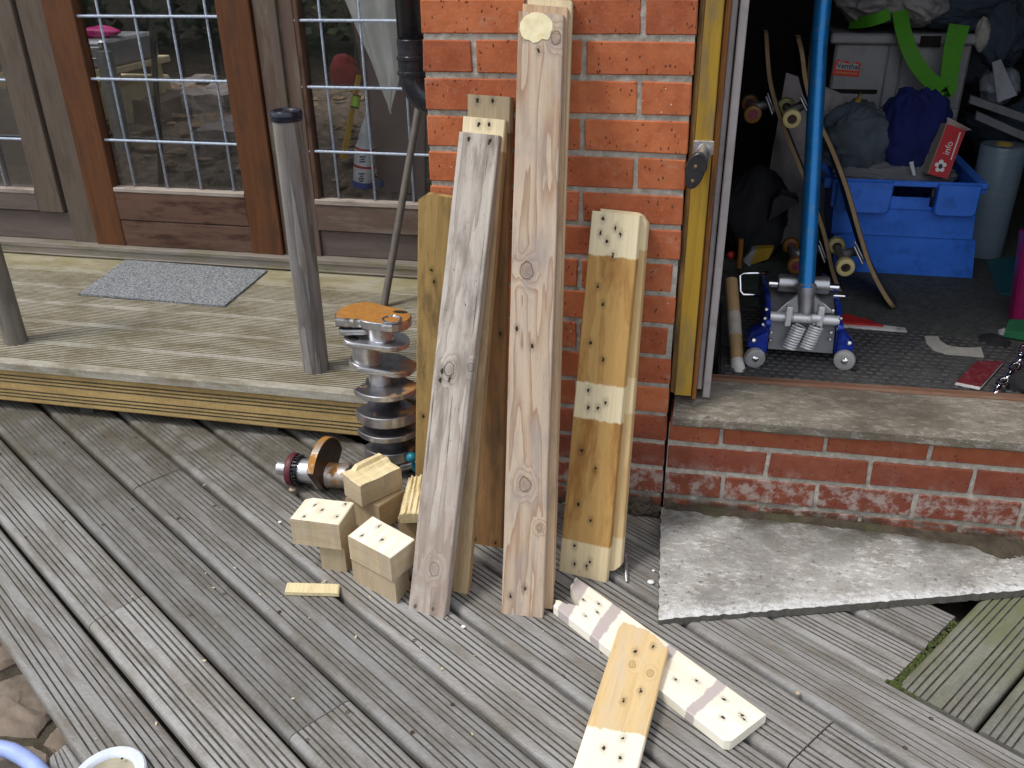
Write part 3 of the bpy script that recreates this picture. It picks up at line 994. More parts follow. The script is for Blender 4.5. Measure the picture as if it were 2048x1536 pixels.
# ---- galvanised mesh behind the panes
ym = YW + .015
def mesh_bars(parent, xs, zs, x0, x1, z0, z1):
    for x in xs:
        m = MB(); m.tube([(x, ym, z0), (x, ym, (z0 + z1) / 2), (x, ym, z1)], .0042, 8); m.build('mesh_bar', M_GALV, parent, True)
    for z in zs:
        m = MB()
        n = int((x1 - x0) / .0045)
        pts = [(x0 + (x1 - x0) * i / n, ym - .0088, z) for i in range(n + 1)]
        m.tube(pts, [.0052 if i % 2 else .0042 for i in range(n + 1)], 8); m.build('mesh_bar', M_GALV, parent, True)
ax = [at(a / 2.381, b / 2.381, 1, ym).x for a, b in ((455, 0), (625, 0), (800, 0), (970, 0))]
zz = [at(a / 2.381, b / 2.381, 1, ym).z for a, b in ((740, 77), (775, 380), (810, 674))]
mesh_bars(door, ax, zz + [zz[0] + .208, zz[0] + .416], xDL1 - .02, xDR0 + .02, ZRAIL - .01, 1.6)
ax = [at(a / 2.381, b / 2.381, 1, ym).x for a, b in ((1515, 0), (1705, 0), (1940, 480))]
zz = [at(a / 2.381, b / 2.381, 1, ym).z for a, b in ((1620, 97), (1660, 416), (1740, 726))]
mesh_bars(rw, ax + [ax[-1] + .137, ax[-1] + .274], zz + [zz[0] + .208, zz[0] + .416], -.77, .2, zr1 - .02, 1.6)
x_l = at(0 / 2.381, 230 / 2.381, 1, ym).x
zz = [at(a / 2.381, b / 2.381, 1, ym).z for a, b in ((40, 85), (70, 380), (100, 660))]
mesh_bars(lw, [x_l, x_l - .135, x_l - .27, x_l - .405], zz + [zz[0] + .208, zz[0] + .416], -2.7, -1.89, .40, 1.6)

# ================================================================== house round the window, room behind it
h = MB()
h.box((-4.6, YW + .0, ZT + .122), (.25, YW + .3, 2.7)); h.box((-4.6, YW, -.15), (-2.705, YW + .3, ZT + .121))
h.box((-2.7, YW + .07, -.15), (.2, YW + .16, .2))
tag(h.build('house_wall', M_PLASTER), None, None, kind='structure')
r = MB()
r.box((-4.6, YW + .31, .10), (.24, 6.2, .17))
M_ROOMFLOOR = plain('rubble_strewn_floor', (.20, .15, .105), .95, 0, .55, 14, .9, .012, (.055, .042, .028), .85, 5)
tag(r.build('room_floor', M_ROOMFLOOR), None, None, kind='structure')
r = MB()
r.box((-4.7, YW + .3, .1), (-4.6, 6.3, 2.6)); r.box((-4.6, 6.2, .1), (.24, 6.3, 2.6))
r.box((-4.7, 3.6, 2.6), (.34, 6.3, 2.7)); r.box((.22, YW + .17, -.15), (.34, 6.3, 2.6))  # ceiling stops short of the window: added opening for daylight
M_ROOM = plain('dark_green_wall', (.045, .06, .04), .95, 0, .7, 8, .6, .01, (.02, .018, .016), .9, 4)
tag(r.build('room_walls', M_ROOM), None, None, kind='structure')
s_ = MB(); s_.box((.2, .221, -.15), (.34, YW + .16, 2.7))
tag(s_.build('return_wall', M_MORTAR), None, None, kind='structure')
# ================================================================== shed: doorway and shell
M_YELLOW = wood('yellow_painted_timber', (.35, .215, .026), (.20, .115, .02), (10, .8, 5), .35, (.20, .145, .07), .9, speck=.4, fine=.16, rough=.55)
M_JBROWN = wood('bare_brown_timber', (.21, .12, .04), (.12, .06, .02), (10, .8, 5), .4, (.05, .035, .025), .7, fine=.25)
M_RUST = wood('rusty_orange_timber', (.30, .12, .03), (.15, .06, .02), (10, .8, 5), .4, (.06, .035, .03), .8, fine=.25)
M_GREYP = plain('grey_painted_metal', (.33, .30, .31), .5, 0, .08, 30, .1, .0005, (.14, .12, .11), .35, 20)
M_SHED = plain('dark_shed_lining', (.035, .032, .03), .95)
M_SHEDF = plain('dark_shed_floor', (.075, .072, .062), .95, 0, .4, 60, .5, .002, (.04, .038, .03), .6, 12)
M_THRESH = wood('red_brown_threshold', (.17, .085, .055), (.09, .045, .03), (8, .8, 5), .4, (.22, .17, .12), .7, fine=.3)

jm = thing('door_jamb', (.6, .02, .30), 'yellow painted door jamb with grey inner strips at the left of the shed doorway', 'door jamb')
XJ = at(1396, 0, 1, 0).x
def strip(name, u0, u1, v, y, t, mat, zb=.335, zt=2.05):
    """an upright strip of the jamb between two picture columns"""
    a0, a1 = at(u0[0], u0[1], 1, y), at(u1[0], u1[1], 1, y)
    return a0.x, a1.x
board('timber_strip', (.5485, .012, .322), (.5600, .006, .322), (.5485, .012, 2.05), (.5600, .006, 2.05), .08, M_JBROWN, jm, None, 10, 2)
board('timber_strip', (.5605, -.002, .322), (.597, -.002, .322), (.5605, -.002, 2.05), (.593, -.002, 2.05), .085, M_YELLOW, jm, None, 14, 3, jit=.001)
board('timber_strip', (.5985, .026, .30), (.6085, .026, .30), (.5945, .026, 2.05), (.6065, .026, 2.05), .09, M_RUST, jm, None, 10, 2, jit=.001)
board('metal_strip', (.609, .045, .318), (.6205, .045, .318), (.607, .045, 2.05), (.6215, .045, 2.05), .05, M_GREYP, jm, None, 4, 2)
board('metal_strip', (.6235, .032, .345), (.640, .032, .345), (.6245, .032, 2.05), (.642, .032, 2.05), .05, M_GREYP, jm, None, 4, 2)
board('metal_strip', (.6235, .040, .300), (.640, .040, .300), (.6235, .040, .343), (.640, .040, .343), .05, M_GREYP, jm, None, 2, 2)

th = board('threshold', (.60, .133, .3035), (.60, .168, .3015), (1.62, .133, .3035 + T * 1.0), (1.62, .168, .3015 + T * 1.0), .02, M_THRESH, None, [(0, .004), (.15, 0), (.55, 0), (.6, .003), (.75, .003), (.8, 0), (1, .004)], 30, jit=.0012, flip=True)
tag(th, 'worn red brown timber threshold strip along the shed doorway', 'threshold')

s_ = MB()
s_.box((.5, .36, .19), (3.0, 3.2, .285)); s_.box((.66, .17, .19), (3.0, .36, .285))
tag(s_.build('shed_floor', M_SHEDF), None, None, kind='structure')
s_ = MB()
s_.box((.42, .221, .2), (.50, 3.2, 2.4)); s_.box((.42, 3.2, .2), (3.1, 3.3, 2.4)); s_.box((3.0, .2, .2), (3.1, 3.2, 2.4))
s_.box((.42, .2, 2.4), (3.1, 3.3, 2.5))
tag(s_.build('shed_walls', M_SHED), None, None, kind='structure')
s_ = MB()
s_.box((.0, .0, 2.06), (3.1, .2, 2.6)); s_.box((1.62, .0, .30), (3.1, .2, 2.059)); s_.box((.01, .01, 1.501), (.5475, .2, 2.059))
tag(s_.build('shed_front', M_BRICK), None, None, kind='structure')
s_ = MB()
s_.box((-.3, -.35, 2.61), (3.3, 3.4, 2.7))
tag(s_.build('shed_roof', M_DARK), None, None, kind='structure')
s_ = MB()
s_.box((-4.9, .8, 2.705), (-.31, 1.36, 2.8)); s_.box((-4.9, 3.55, 2.705), (-.31, 6.5, 2.8))  # gap between the two roof parts added to let daylight into the room
tag(s_.build('house_roof', M_DARK), None, None, kind='structure')

# latch on the yellow jamb
M_CHROME = plain('worn_chrome', (.62, .62, .63), .3, .9, .2, 60, .2, .0008, (.3, .22, .15), .4, 60)
M_BLACK = plain('black_plastic', (.018, .018, .022), .4, 0, .2, 40, .1)
M_BRASS = plain('brass', (.35, .25, .12), .35, .9)
la = thing('door_latch', (.575, -.01, .78), 'black latch with chrome barrel and two screws on the yellow jamb', 'door latch')
pc = at(1405, 296, 1, -.006)
m = MB(); m.bbox((pc.x - .019, -.006, pc.z - .014), (pc.x + .022, -.0005, pc.z + .014), .001); m.build('plate', M_CHROME, la)
b0, b1 = at(1408, 299, 1, -.008), at(1400, 325, 1, -.034)
m = MB(); m.tube([V((b0.x, -.003, b0.z)), V((b0.x - .002, -.02, b0.z - .008)), b1], [.013, .015, .016], 16); m.build('barrel', M_CHROME, la, 40)
pa, pb = at(1401, 308, 1, -.040), at(1381, 373, 1, -.038)
ax_ = (pb - pa).normalized()
M4 = frame(pa.lerp(pb, .5), ax_, V((1, 0, 0)))
hl = (pb - pa).length / 2
pol = [(hl * math.cos(a) * 1.1, 0.0195 * math.sin(a) * (1.10 if math.cos(a) < 0 else .95)) for a in [2 * math.pi * k / 24 for k in range(24)]]
m = MB(); m.prism(pol, -.008, .008, M4, .002); m.build('cover', M_BLACK, la, 40)
for (u, v) in ((1391, 333), (1385, 362)):
    p = at(u, v, 1, -.0485)
    m = MB(); m.lathe([(.0034, -.002), (.0034, .001), (.002, .0015), (.0018, .0004), (0, .0004)], axis_frame(p, (0, -1, 0)), 12); m.build('screw', M_BRASS, la, 40)
# ================================================================== reclaimed boards leaning on the pier
def lean(name, bl, br, tl, tr, ytop, t, mat, label, group=None, z0=0.0, push=0, **kw):
    """a leaning board from the picture corners of its face; it stands on the deck and its top lies at ytop"""
    BL, BR = at(*bl, 2, z0), at(*br, 2, z0)
    TL, TR = at(*tl, 1, ytop), at(*tr, 1, ytop)
    if 'cb' in kw: BL, BR, TL, TR = kw.pop('cb')(BL, BR, TL, TR)
    kw.setdefault('ns', 26); kw.setdefault('cols', 5); kw.setdefault('jit', .0009)
    o = board(name, BL, BR, TL, TR, t, mat, None, origin=(BL + BR) / 2, **kw)
    return tag(o, label, 'plank', group), (BL, BR, TL, TR)

GL = 'planks leaning on the brick pier'
NAILS = {}
def uvof(q, C, W=None):
    """(across, along) in metres of a picture point on the face with corners C"""
    BL, BR, TL, TR = C
    n = (BR - BL).cross(TL - BL).normalized()
    d = _r * ((q[0] - 1024) / F_PX) + _u * ((768 - q[1]) / F_PX) + _f
    P = CAM + d * ((BL - CAM).dot(n) / d.dot(n))
    L = ((TL - BL).length + (TR - BR).length) / 2
    Wm = ((BR - BL).length + (TR - TL).length) / 2
    s = (P - BL).dot((TL - BL).normalized()) / (TL - BL).length
    l, r = BL.lerp(TL, s), BR.lerp(TR, s)
    u = (P - l).dot((r - l).normalized()) / (r - l).length
    return u * Wm, s * L

def face(bl, br, tl, tr, ytop, z0=0.0): return (at(*bl, 2, z0), at(*br, 2, z0), at(*tl, 1, ytop), at(*tr, 1, ytop))

# --- tall middle bundle
q = dict(bl=(1003, 1227), br=(1086, 1236), tl=(1037, 22), tr=(1128, 30))
YT = -.088
C = face(*q.values(), YT)
H = lambda pts, r=.004: [(*uvof(p, C), r) for p in pts]
W_TALL = wood('pinkish_grey_pine', (.50, .40, .305), (.28, .16, .095), (15, 1.25, 9), .95, (.31, .265, .245), .8, fine=.17, off=(3, 5),
              holes=H([(1078, 97), (1050, 72), (1034, 657), (1065, 690), (1050, 1176), (1021, 1192)], .0036), knots=H([(1053, 540)], .012) + H([(1050, 968)], .011) + H([(1079, 1054)], .006) + H([(1113, 68)], .009))
o, _ = lean('plank', **q, ytop=YT, t=.021, mat=W_TALL, label='tallest plank, pinkish grey with a round pale resin patch at its top', group=GL, off=(3, 5))
PL_TALL = o
W_T2 = wood('tan_pine', (.52, .37, .24), (.36, .21, .11), (15, 1.2, 8), .6, (.30, .22, .16), .6, fine=.2)
W_T3 = wood('pale_fresh_pine', (.62, .52, .34), (.45, .33, .17), (15, 1.2, 8), .5, (.40, .33, .24), .5, fine=.2)
nrm = (C[1] - C[0]).cross(C[2] - C[0]).normalized()
def behind(C, d, dx0, dx1, dl0, dl1):
    """the face of a board lying d behind face C, shifted sideways and along"""
    n = (C[1] - C[0]).cross(C[2] - C[0]).normalized()
    ax = ((C[2] + C[3]) - (C[0] + C[1])).normalized(); sx = (C[1] - C[0]).normalized()
    b = [C[0] - n * d + sx * dx0 + ax * dl0, C[1] - n * d + sx * dx0 + ax * dl0, C[2] - n * d + sx * dx1 + ax * dl1, C[3] - n * d + sx * dx1 + ax * dl1]
    # stand it on the deck
    if b[0].z < .0: 
        k = -b[0].z / ax.z; b[0] += ax * k; b[1] += ax * k
    return b
def stack(C, d, dx0, dx1, dl0, dl1, t, mat, label, **kw):
    b = behind(C, d, dx0, dx1, dl0, dl1)
    kw.setdefault('ns', 20)
    o = board('plank', *b, t, mat, None, cols=4, jit=.0008, origin=(b[0] + b[1]) / 2, **kw)
    return tag(o, label, 'plank', GL), b
stack(C, .0215, .017, .004, .012, .018, .020, W_T2, 'second plank of the tall bundle, right behind the one with the resin patch')
stack(C, .0420, .010, .010, .030, .034, .019, W_T3, 'third plank of the tall bundle, pale at its broken top')
stack(C, .0615, .014, .006, .05, .045, .019, W_T2, 'rearmost plank of the tall bundle, next to the bricks')
# the hardened resin patch
def onface(u, v, C):
    n = (C[1] - C[0]).cross(C[2] - C[0]).normalized()
    d = _r * ((u - 1024) / F_PX) + _u * ((768 - v) / F_PX) + _f
    return CAM + d * ((C[0] - CAM).dot(n) / d.dot(n))
rp = onface(1073, 52, C)
axn = ((C[2] - C[0]).normalized())
sxn = (C[1] - C[0]).normalized()
random.seed(4)
pol = []
for k in range(26):
    a = 2 * math.pi * k / 26
    r_ = 1 + .10 * mnoise.noise(V((math.cos(a) * 2, math.sin(a) * 2, 0))) + (.28 * max(0, -math.sin(a)) * (1 if k % 3 else .4))
    pol.append((.031 * math.cos(a) * r_, .024 * math.sin(a) * r_))
M_RESIN = plain('hardened_resin', (.74, .66, .42), .45, 0, .12, 50, .2, .001, (.66, .52, .22), .7, 60)
m = MB(); m.prism(pol, -.0005, .0022, frame(rp + nrm * .0, sxn, axn), .001)
m.build('resin_patch', M_RESIN, PL_TALL, 40)

# --- leaning bundle to the left
q = dict(bl=(816, 1218), br=(888, 1238), tl=(918, 263), tr=(999, 271))
YT = -.066
C1 = face(*q.values(), YT)
C = C1
W_L1 = wood('silver_grey_pine', (.47, .43, .39), (.21, .165, .135), (16, 1.1, 8), .8, (.20, .17, .15), .85, fine=.26, off=(1, 2), cracks=.8, speck=.8,
            holes=[(*uvof(p, C), .0045) for p in ((936, 277), (978, 280), (884, 742), (898, 757), (880, 760), (830, 1212), (866, 1217))],
            knots=[(*uvof(p, C), .010) for p in ((898, 738), (868, 1137))] + [(*uvof((940, 733), C), .006)], pos_stain=(.0, .55, (.30, .225, .18), .7))
lean('plank', **q, ytop=YT, t=.024, mat=W_L1, label='silver grey plank leaning furthest forward, its foot beside the pale cube blocks', group=GL, off=(1, 2))
W_L2 = wood('tan_sawn_pine', (.48, .345, .20), (.31, .19, .09), (15, 1.2, 7), .5, (.22, .15, .09), .6, fine=.22, off=(2, 3), bands=[(.90, 1.2, (.70, .60, .40), .95)],
            holes=[])
q = dict(bl=(862, 1172), br=(934, 1189), tl=(926, 232), tr=(1011, 240))
C = face(*q.values(), -.042)
W_L2 = wood('tan_sawn_pine', (.48, .345, .20), (.31, .19, .09), (15, 1.2, 7), .5, (.22, .15, .09), .6, fine=.22, off=(2, 3),
            bands=[(uvof((960, 300), C)[1], 2, (.72, .62, .42), .95)], holes=[(*uvof(p, C), .004) for p in ((957, 246), (977, 246))], speck=.3)
lean('plank', **q, ytop=-.042, t=.022, mat=W_L2, label='second tan plank of the leaning bundle, with a pale nailed strip at its top', group=GL, off=(2, 3))
q = dict(bl=(925, 1083), br=(1003, 1098), tl=(935, 188), tr=(1021, 194))
C = face(*q.values(), -.021)
W_L3 = wood('brown_stained_pine', (.30, .165, .068), (.17, .085, .035), (14, 1.0, 8), .6, (.12, .075, .045), .7, fine=.2, off=(4, 1),
            bands=[(uvof((960, 262), C)[1], 2, (.36, .30, .20), .9)], holes=[(*uvof(p, C), .004) for p in ((955, 200), (985, 199), (1000, 666), (990, 1085), (950, 1078))])
lean('plank', **q, ytop=-.021, t=.02, mat=W_L3, label='brown plank rearmost in the leaning bundle, flat against the pier bricks', group=GL, off=(4, 1))
q = dict(bl=(830, 978), br=(905, 992), tl=(836, 386), tr=(914, 397))
W_L4 = wood('blotched_yellow_brown_board', (.40, .265, .10), (.22, .14, .055), (12, 1.0, 6), .45, (.14, .095, .045), .85, fine=.25, off=(5, 4), speck=.35,
            holes=[(.036, .60, .004), (.042, .575, .004), (.02, .22, .004)])
lean('plank', **q, ytop=-.034, t=.018, mat=W_L4, label='short yellow brown board with a rounded corner, behind the crankshaft', group=GL, off=(5, 4),
     e1=lambda u: .018 * max(0, (.16 - u) / .16) ** 2)

# --- short bundle to the right
q = dict(bl=(1117, 1142), br=(1212, 1166), tl=(1184, 421), tr=(1280, 431))
YT = -.048
C = face(*q.values(), YT)
b0, b1 = uvof((1230, 515), C)[1], 2
b2, b3 = uvof((1190, 842), C)[1], uvof((1195, 765), C)[1]
b4 = uvof((1170, 1083), C)[1]
PALE = (.74, .64, .43)
hl = [(1206, 437), (1231, 455), (1200, 466), (1240, 467), (1213, 482), (1225, 510), (1195, 573), (1205, 607), (1180, 685), (1205, 720), (1177, 780), (1210, 805), (1176, 815), (1195, 816), (1163, 902), (1190, 938), (1156, 1008), (1181, 1040), (1149, 1091), (1180, 1122), (1148, 1127), (1173, 1132)]
W_S1 = wood('honey_coloured_pine', (.50, .305, .105), (.34, .165, .045), (10, .9, 7), .6, (.27, .115, .028), .85, fine=.17, speck=.25, off=(6, 6), rough=.65,
            bands=[(b0, b1, PALE, 1), (b2, b3, PALE, .95), (-1, b4, (.70, .57, .35), 1)], holes=[(*uvof(p, C), .0037) for p in hl])
o, _ = lean('plank', **q, ytop=YT, t=.022, mat=W_S1, label='short honey coloured plank with pale nailed bands at top, middle and foot', group=GL, off=(6, 6), jit=.0005)
b = behind(C, .0235, .024, .010, .020, .006)
n_ = b
L_ = (b[2] - b[0]).length
W_S2 = wood('honey_edge_pine', (.56, .40, .20), (.40, .24, .09), (10, .9, 7), .5, (.45, .31, .15), .6, fine=.15, off=(7, 6),
            bands=[(b0, 2, (.68, .57, .36), 1), (b2, b3, (.64, .52, .32), .8), (-1, b4, (.66, .54, .34), 1)])
o = board('plank', *b, .022, W_S2, None, cols=10, jit=.0005, off=(7, 6), ns=20, origin=(b[0] + b[1]) / 2, e1=lambda u: .02 * max(0, (u - .82) / .18) ** 1.5, e0=lambda u: .018 * max(0, (u - .82) / .18) ** 1.5)
tag(o, 'short honey coloured plank with cut corners, behind the one with pale bands', 'plank', GL)

# --- two broken boards on the deck
def rag(seed, amp, base, f=9):
    return lambda u: base(u) + amp * (.5 + .5 * mnoise.noise(V((u * f, seed, 0)))) + amp * .5 * abs(mnoise.noise(V((u * f * 3.1, seed, 4))))
WH = (.88, .85, .74)
GY = (.50, .44, .43)
z1 = .0235
TLc, TRc = at(1115, 1217, 2, z1), at(1151, 1152, 2, z1)       # torn end
BLc, BRc = at(1457, 1487, 2, z1), at(1533, 1428, 2, z1)       # sawn end
# seen from above with 'up' towards the torn end
C = (BRc, BLc, TRc, TLc)
L_ = (TRc - BRc).length
Cb = (BLc, BRc, TLc, TRc)
uvb = lambda p: uvof2(p)
def uv_flat(p, Cq, z):
    P = at(*p, 2, z); BL, BR, TL, TR = Cq
    L = ((TL - BL).length + (TR - BR).length) / 2; Wm = ((BR - BL).length + (TR - TL).length) / 2
    s = (P - BL).dot((TL - BL).normalized()) / (TL - BL).length
    l, r = BL.lerp(TL, s), BR.lerp(TR, s)
    return (P - l).dot((r - l).normalized()) / (r - l).length * Wm, s * L
C2b = (BRc, BLc, TRc, TLc) if (BLc - BRc).cross(TRc - BRc).z > 0 else (BLc, BRc, TLc, TRc)
gb = [((1417, 1412),), ]
def bandv(p0, p1):
    a, b = uv_flat(p0, C2b, z1)[1], uv_flat(p1, C2b, z1)[1]
    return (min(a, b), max(a, b), GY, 1)
W_B1 = wood('white_planed_pine', WH, (.68, .58, .40), (9, .8, 5), .35, (.74, .66, .50), .4, fine=.07, off=(8, 8), rough=.6,
            bands=[bandv((1400, 1427), (1385, 1407)), bandv((1350, 1330), (1335, 1313)), bandv((1215, 1275), (1195, 1258)), bandv((1172, 1218), (1150, 1197))],
            holes=[(*uv_flat(p, C2b, z1), .0032) for p in ((1357, 1362), (1402, 1367), (1452, 1401), (1446, 1436), (1485, 1431), (1487, 1437), (1195, 1208), (1184, 1236), (1229, 1218), (1218, 1232))])
b_ = [p.copy() for p in C2b]
for p, qv in ((2, 0), (3, 1)): b_[p] = b_[p] + (b_[p] - C2b[qv]).normalized() * .03
LA = (C2b[2] - C2b[0]).length
left_is_L = True
o = board('broken_board', *b_, .022, W_B1, None, cols=22, ns=14, off=(8, 8), jit=.0007, origin=(BLc + BRc) / 2,
          e1=rag(3, .012, lambda u: .012 + .045 * max(0, 1 - abs(u - .42) / .25) * (1 if u < .67 else 0) + (.0 if u < .2 else .012)),
          e0=lambda u: .010 * max(0, (.1 - u) / .1) ** 2)
tag(o, 'broken white board with grey cross bands lying on the deck, under the honey coloured piece', 'board', 'broken boards on the deck')
B1 = o
# upper broken piece, resting on the lower one
tl, tr = at(1243, 1236, 2, .0475), at(1343, 1275, 2, .0475)
bl, br = at(1141, 1550, 2, .026), at(1270, 1560, 2, .026)
C = (bl, br, tl, tr)
def uv3(p): return uvof(p, C)
W_B2 = wood('honey_streaked_pine', (.66, .49, .26), (.52, .33, .12), (10, .8, 7), .45, (.60, .50, .37), .75, fine=.11, off=(9, 9), rough=.65,
            bands=[(-1, uv3((1215, 1460))[1], (.86, .81, .66), 1)], knots=[(*uv3(p), .006) for p in ((1266, 1326), (1302, 1342))],
            holes=[(*uv3(p), .0036) for p in ((1273, 1299), (1311, 1285), (1282, 1381), (1247, 1403), (1245, 1485), (1207, 1502), (1240, 1529))])
def e1_(u): return .004 + (.018 if u < .05 else 0) + .055 * max(0, u - .55) ** 1.2 * 1.3 + .010 * abs(mnoise.noise(V((u * 14, 2, 0)))) + .006 * abs(mnoise.noise(V((u * 40, 2, 0))))
up_ = V((0, 0, 1))
ext = [bl + (bl - tl).normalized() * .0, br + (br - tr).normalized() * .0, tl, tr]
o = board('broken_board', *ext, .021, W_B2, None, cols=24, ns=14, off=(9, 9), jit=.0007, e1=e1_, origin=(bl + br) / 2)
tag(o, 'honey coloured broken board with a torn end, lying across the white board', 'board', 'broken boards on the deck')

# ================================================================== sawn blocks
GBK = 'sawn timber blocks stacked on the deck'
def block(tops, z, h, mat, label, cols=4, ns=4, lift=None, e1=None, skew=(0, 0), jit=.0012, name='timber_block', e0=None):
    """tops: picture points of the top face: front left, front right, back left, back right"""
    P = [at(*p, 2, z) for p in tops]
    o = board(name, P[0], P[1], P[2], P[3], h, mat, None, cols=cols, ns=ns, lift=lift, e1=e1, e0=e0, jit=jit, cham=.0025)
    return tag(o, label, 'wood block', GBK)
def blockmat(name, top, hl=(), dark=(.52, .39, .20), off=(0, 0), side=None):
    return wood(name, top, dark, (14, 2.2, 6), .4, tuple(x * .82 for x in top), .5, fine=.16, holes=hl, off=off)
ZA, ZB = .1395, .126
C = [at(*p, 2, ZB) for p in ((695, 1071), (780, 1116), (744, 1032), (829, 1079))]
W_BB = blockmat('white_end_block', (.90, .86, .72), [(*uvof(p, (C[0], C[1], C[2], C[3])), .0036) for p in ((762, 1050), (726, 1070), (771, 1075))], (.66, .54, .33), off=(1, 7))
W_BL = blockmat('sawn_block_side', (.46, .37, .25), (), (.30, .22, .13))
W_BE = wood('sawn_block_flank', (.52, .42, .28), (.36, .27, .16), (3, 30, 6), .45, (.40, .34, .26), .6, fine=.2)
W_BD = blockmat('sawn_block_brown', (.44, .33, .20), (), (.30, .20, .10))
def tb(*a, **k):
    return block(*a, **k)
_uvsave = _uvk[0]
o = board('timber_block', C[0], C[1], C[2], C[3], .062, W_BB, None, cols=4, ns=4, jit=.0012, off=(1, 7), side=W_BE)
tag(o, 'white topped timber block with three nail holes, upper one of the front stack', 'wood block', GBK)
sh = lambda pts, dx, dy: [V((p.x + dx, p.y + dy, p.z)) for p in pts]
D = [V((p.x, p.y, .0635)) for p in C]
D = [p + V((-.0, .004, 0)) for p in D]; D[1] += V((.004, .0, 0)); D[3] += V((-.018, -.008, 0))
o = board('timber_block', *D, .0635, W_BL, None, cols=4, ns=4, jit=.0012)
tag(o, 'tan timber block at the foot of the front stack, under the white topped one', 'wood block', GBK)
C = [at(*p, 2, ZA) for p in ((579, 1037), (677, 1050), (613, 994), (708, 1005))]
W_BA = blockmat('cream_end_block', (.88, .82, .66), [(*uvof(p, tuple(C)), .0036) for p in ((629, 1010), (643, 1021), (690, 1010), (608, 1033), (673, 1034))], (.60, .46, .26), off=(2, 9))
o = board('timber_block', *C, .068, W_BA, None, cols=8, ns=8, jit=.0012, off=(2, 9), side=W_BE, e1=lambda u: .012 * max(0, (.14 - u) / .14) ** 2)
tag(o, 'cream topped timber block with five nail holes, upper one of the outer stack', 'wood block', GBK)
D = [V((p.x, p.y, .0705)) for p in C]
D[0] += (D[1] - D[0]) * .48; D[2] += (D[3] - D[2]) * .42; D = [p + V((.0, .012, 0)) for p in D]
o = board('timber_block', *D, .0705, W_BL, None, cols=4, ns=4, jit=.0014)
tag(o, 'narrower tan block at the foot of the outer stack', 'wood block', GBK)
# splintered pair behind
ZC2 = .072
C = [at(*p, 2, ZC2) for p in ((690, 995), (757, 1014), (745, 952), (809, 981))]
o = board('timber_block', *C, .072, W_BD, None, cols=6, ns=6, jit=.0014, lift=lambda u, s: .003 * math.sin(u * 9))
tag(o, 'brown timber block under the splintered one, in front of the crankshaft', 'wood block', GBK)
ZC = .135
C = [at(*p, 2, ZC) for p in ((720, 973), (802, 935), (685, 949), (768, 917))]
def liftC(u, s):
    r = 0
    if s > .55: r += .011 * min(1, (s - .55) * 6) * (.35 + .65 * u)
    if s > .78: r += .010 * (u > .25) * (u < .93)
    return r + .0018 * mnoise.noise(V((u * 3, s * 26, 0)))
W_BC = wood('splintered_pale_pine', (.76, .65, .40), (.55, .40, .18), (3, 30, 5), .5, (.68, .56, .32), .5, fine=.2)
o = board('timber_block', *C, .058, W_BC, None, cols=10, ns=18, lift=liftC, jit=.0018, side=W_BE)
tag(o, 'pale splintered block with a raised torn ridge, topmost by the crankshaft', 'wood block', GBK)
# split block right behind the grey plank
ZD = .098
C = [at(*p, 2, ZD) for p in ((799, 1029), (839, 1028), (817, 955), (850, 952))]
o = board('timber_block', *C, .024, W_BC, None, cols=12, ns=10, jit=.0016, lift=lambda u, s: .006 * (int(u * 7) % 2) * (.4 + .6 * s) + .004 * mnoise.noise(V((u * 20, s * 4, 1))))
tag(o, 'ridged split piece of pale block beside the foot of the grey plank', 'wood block', GBK)
P = [V((p.x, p.y, .074)) for p in C]
P = [P[0] + V((-.012, .018, 0)), P[1] + V((.02, .012, 0)), P[2] + V((-.01, -.01, 0)), P[3] + V((.01, -.012, 0))]
o = board('timber_block', *P, .074, W_BD, None, cols=8, ns=6, jit=.003, lift=lambda u, s: -.016 * abs(math.sin(u * 5 + s)) if s < .5 else -.004)
tag(o, 'brown broken block under the ridged split piece', 'wood block', GBK)
# small offcut strip
C = [at(*p, 2, .010) for p in ((569, 1184), (677, 1187), (574, 1165), (679, 1168))]
o = board('offcut_strip', *C, .0085, blockmat('cream_offcut', (.70, .60, .36), (), (.5, .38, .2)), None, cols=6, ns=3, jit=.0012)
tag(o, 'thin cream offcut strip lying flat on the deck in front of the blocks', 'offcut')

# splinters on the edge of the leaning planks and shavings on the deck
M_SPL = plain('pale_splinter', (.66, .58, .42), .8)
random.seed(9)
m = MB()
for (u, v, dx, dy) in ((940, 860, 12, -14), (948, 855, 10, 6), (924, 985, 6, 12), (922, 1000, 8, 10), (933, 1050, -3, 12), (944, 780, 8, -10), (968, 640, 6, 12), (975, 560, 8, -16), (953, 720, 7, 7)):
    a = at(u, v, 1, -.33 + (1240 - v) / 980 * .32); b = at(u + dx, v + dy, 1, a.y - .004)
    m.tube([a, (a + b) / 2 + V((.002, 0, .002)), b], [.0011, .0009, .0003], 5)
tag(m.build('splinters', M_SPL), 'torn splinters along the edges of the leaning planks', 'splinters', kind='stuff')
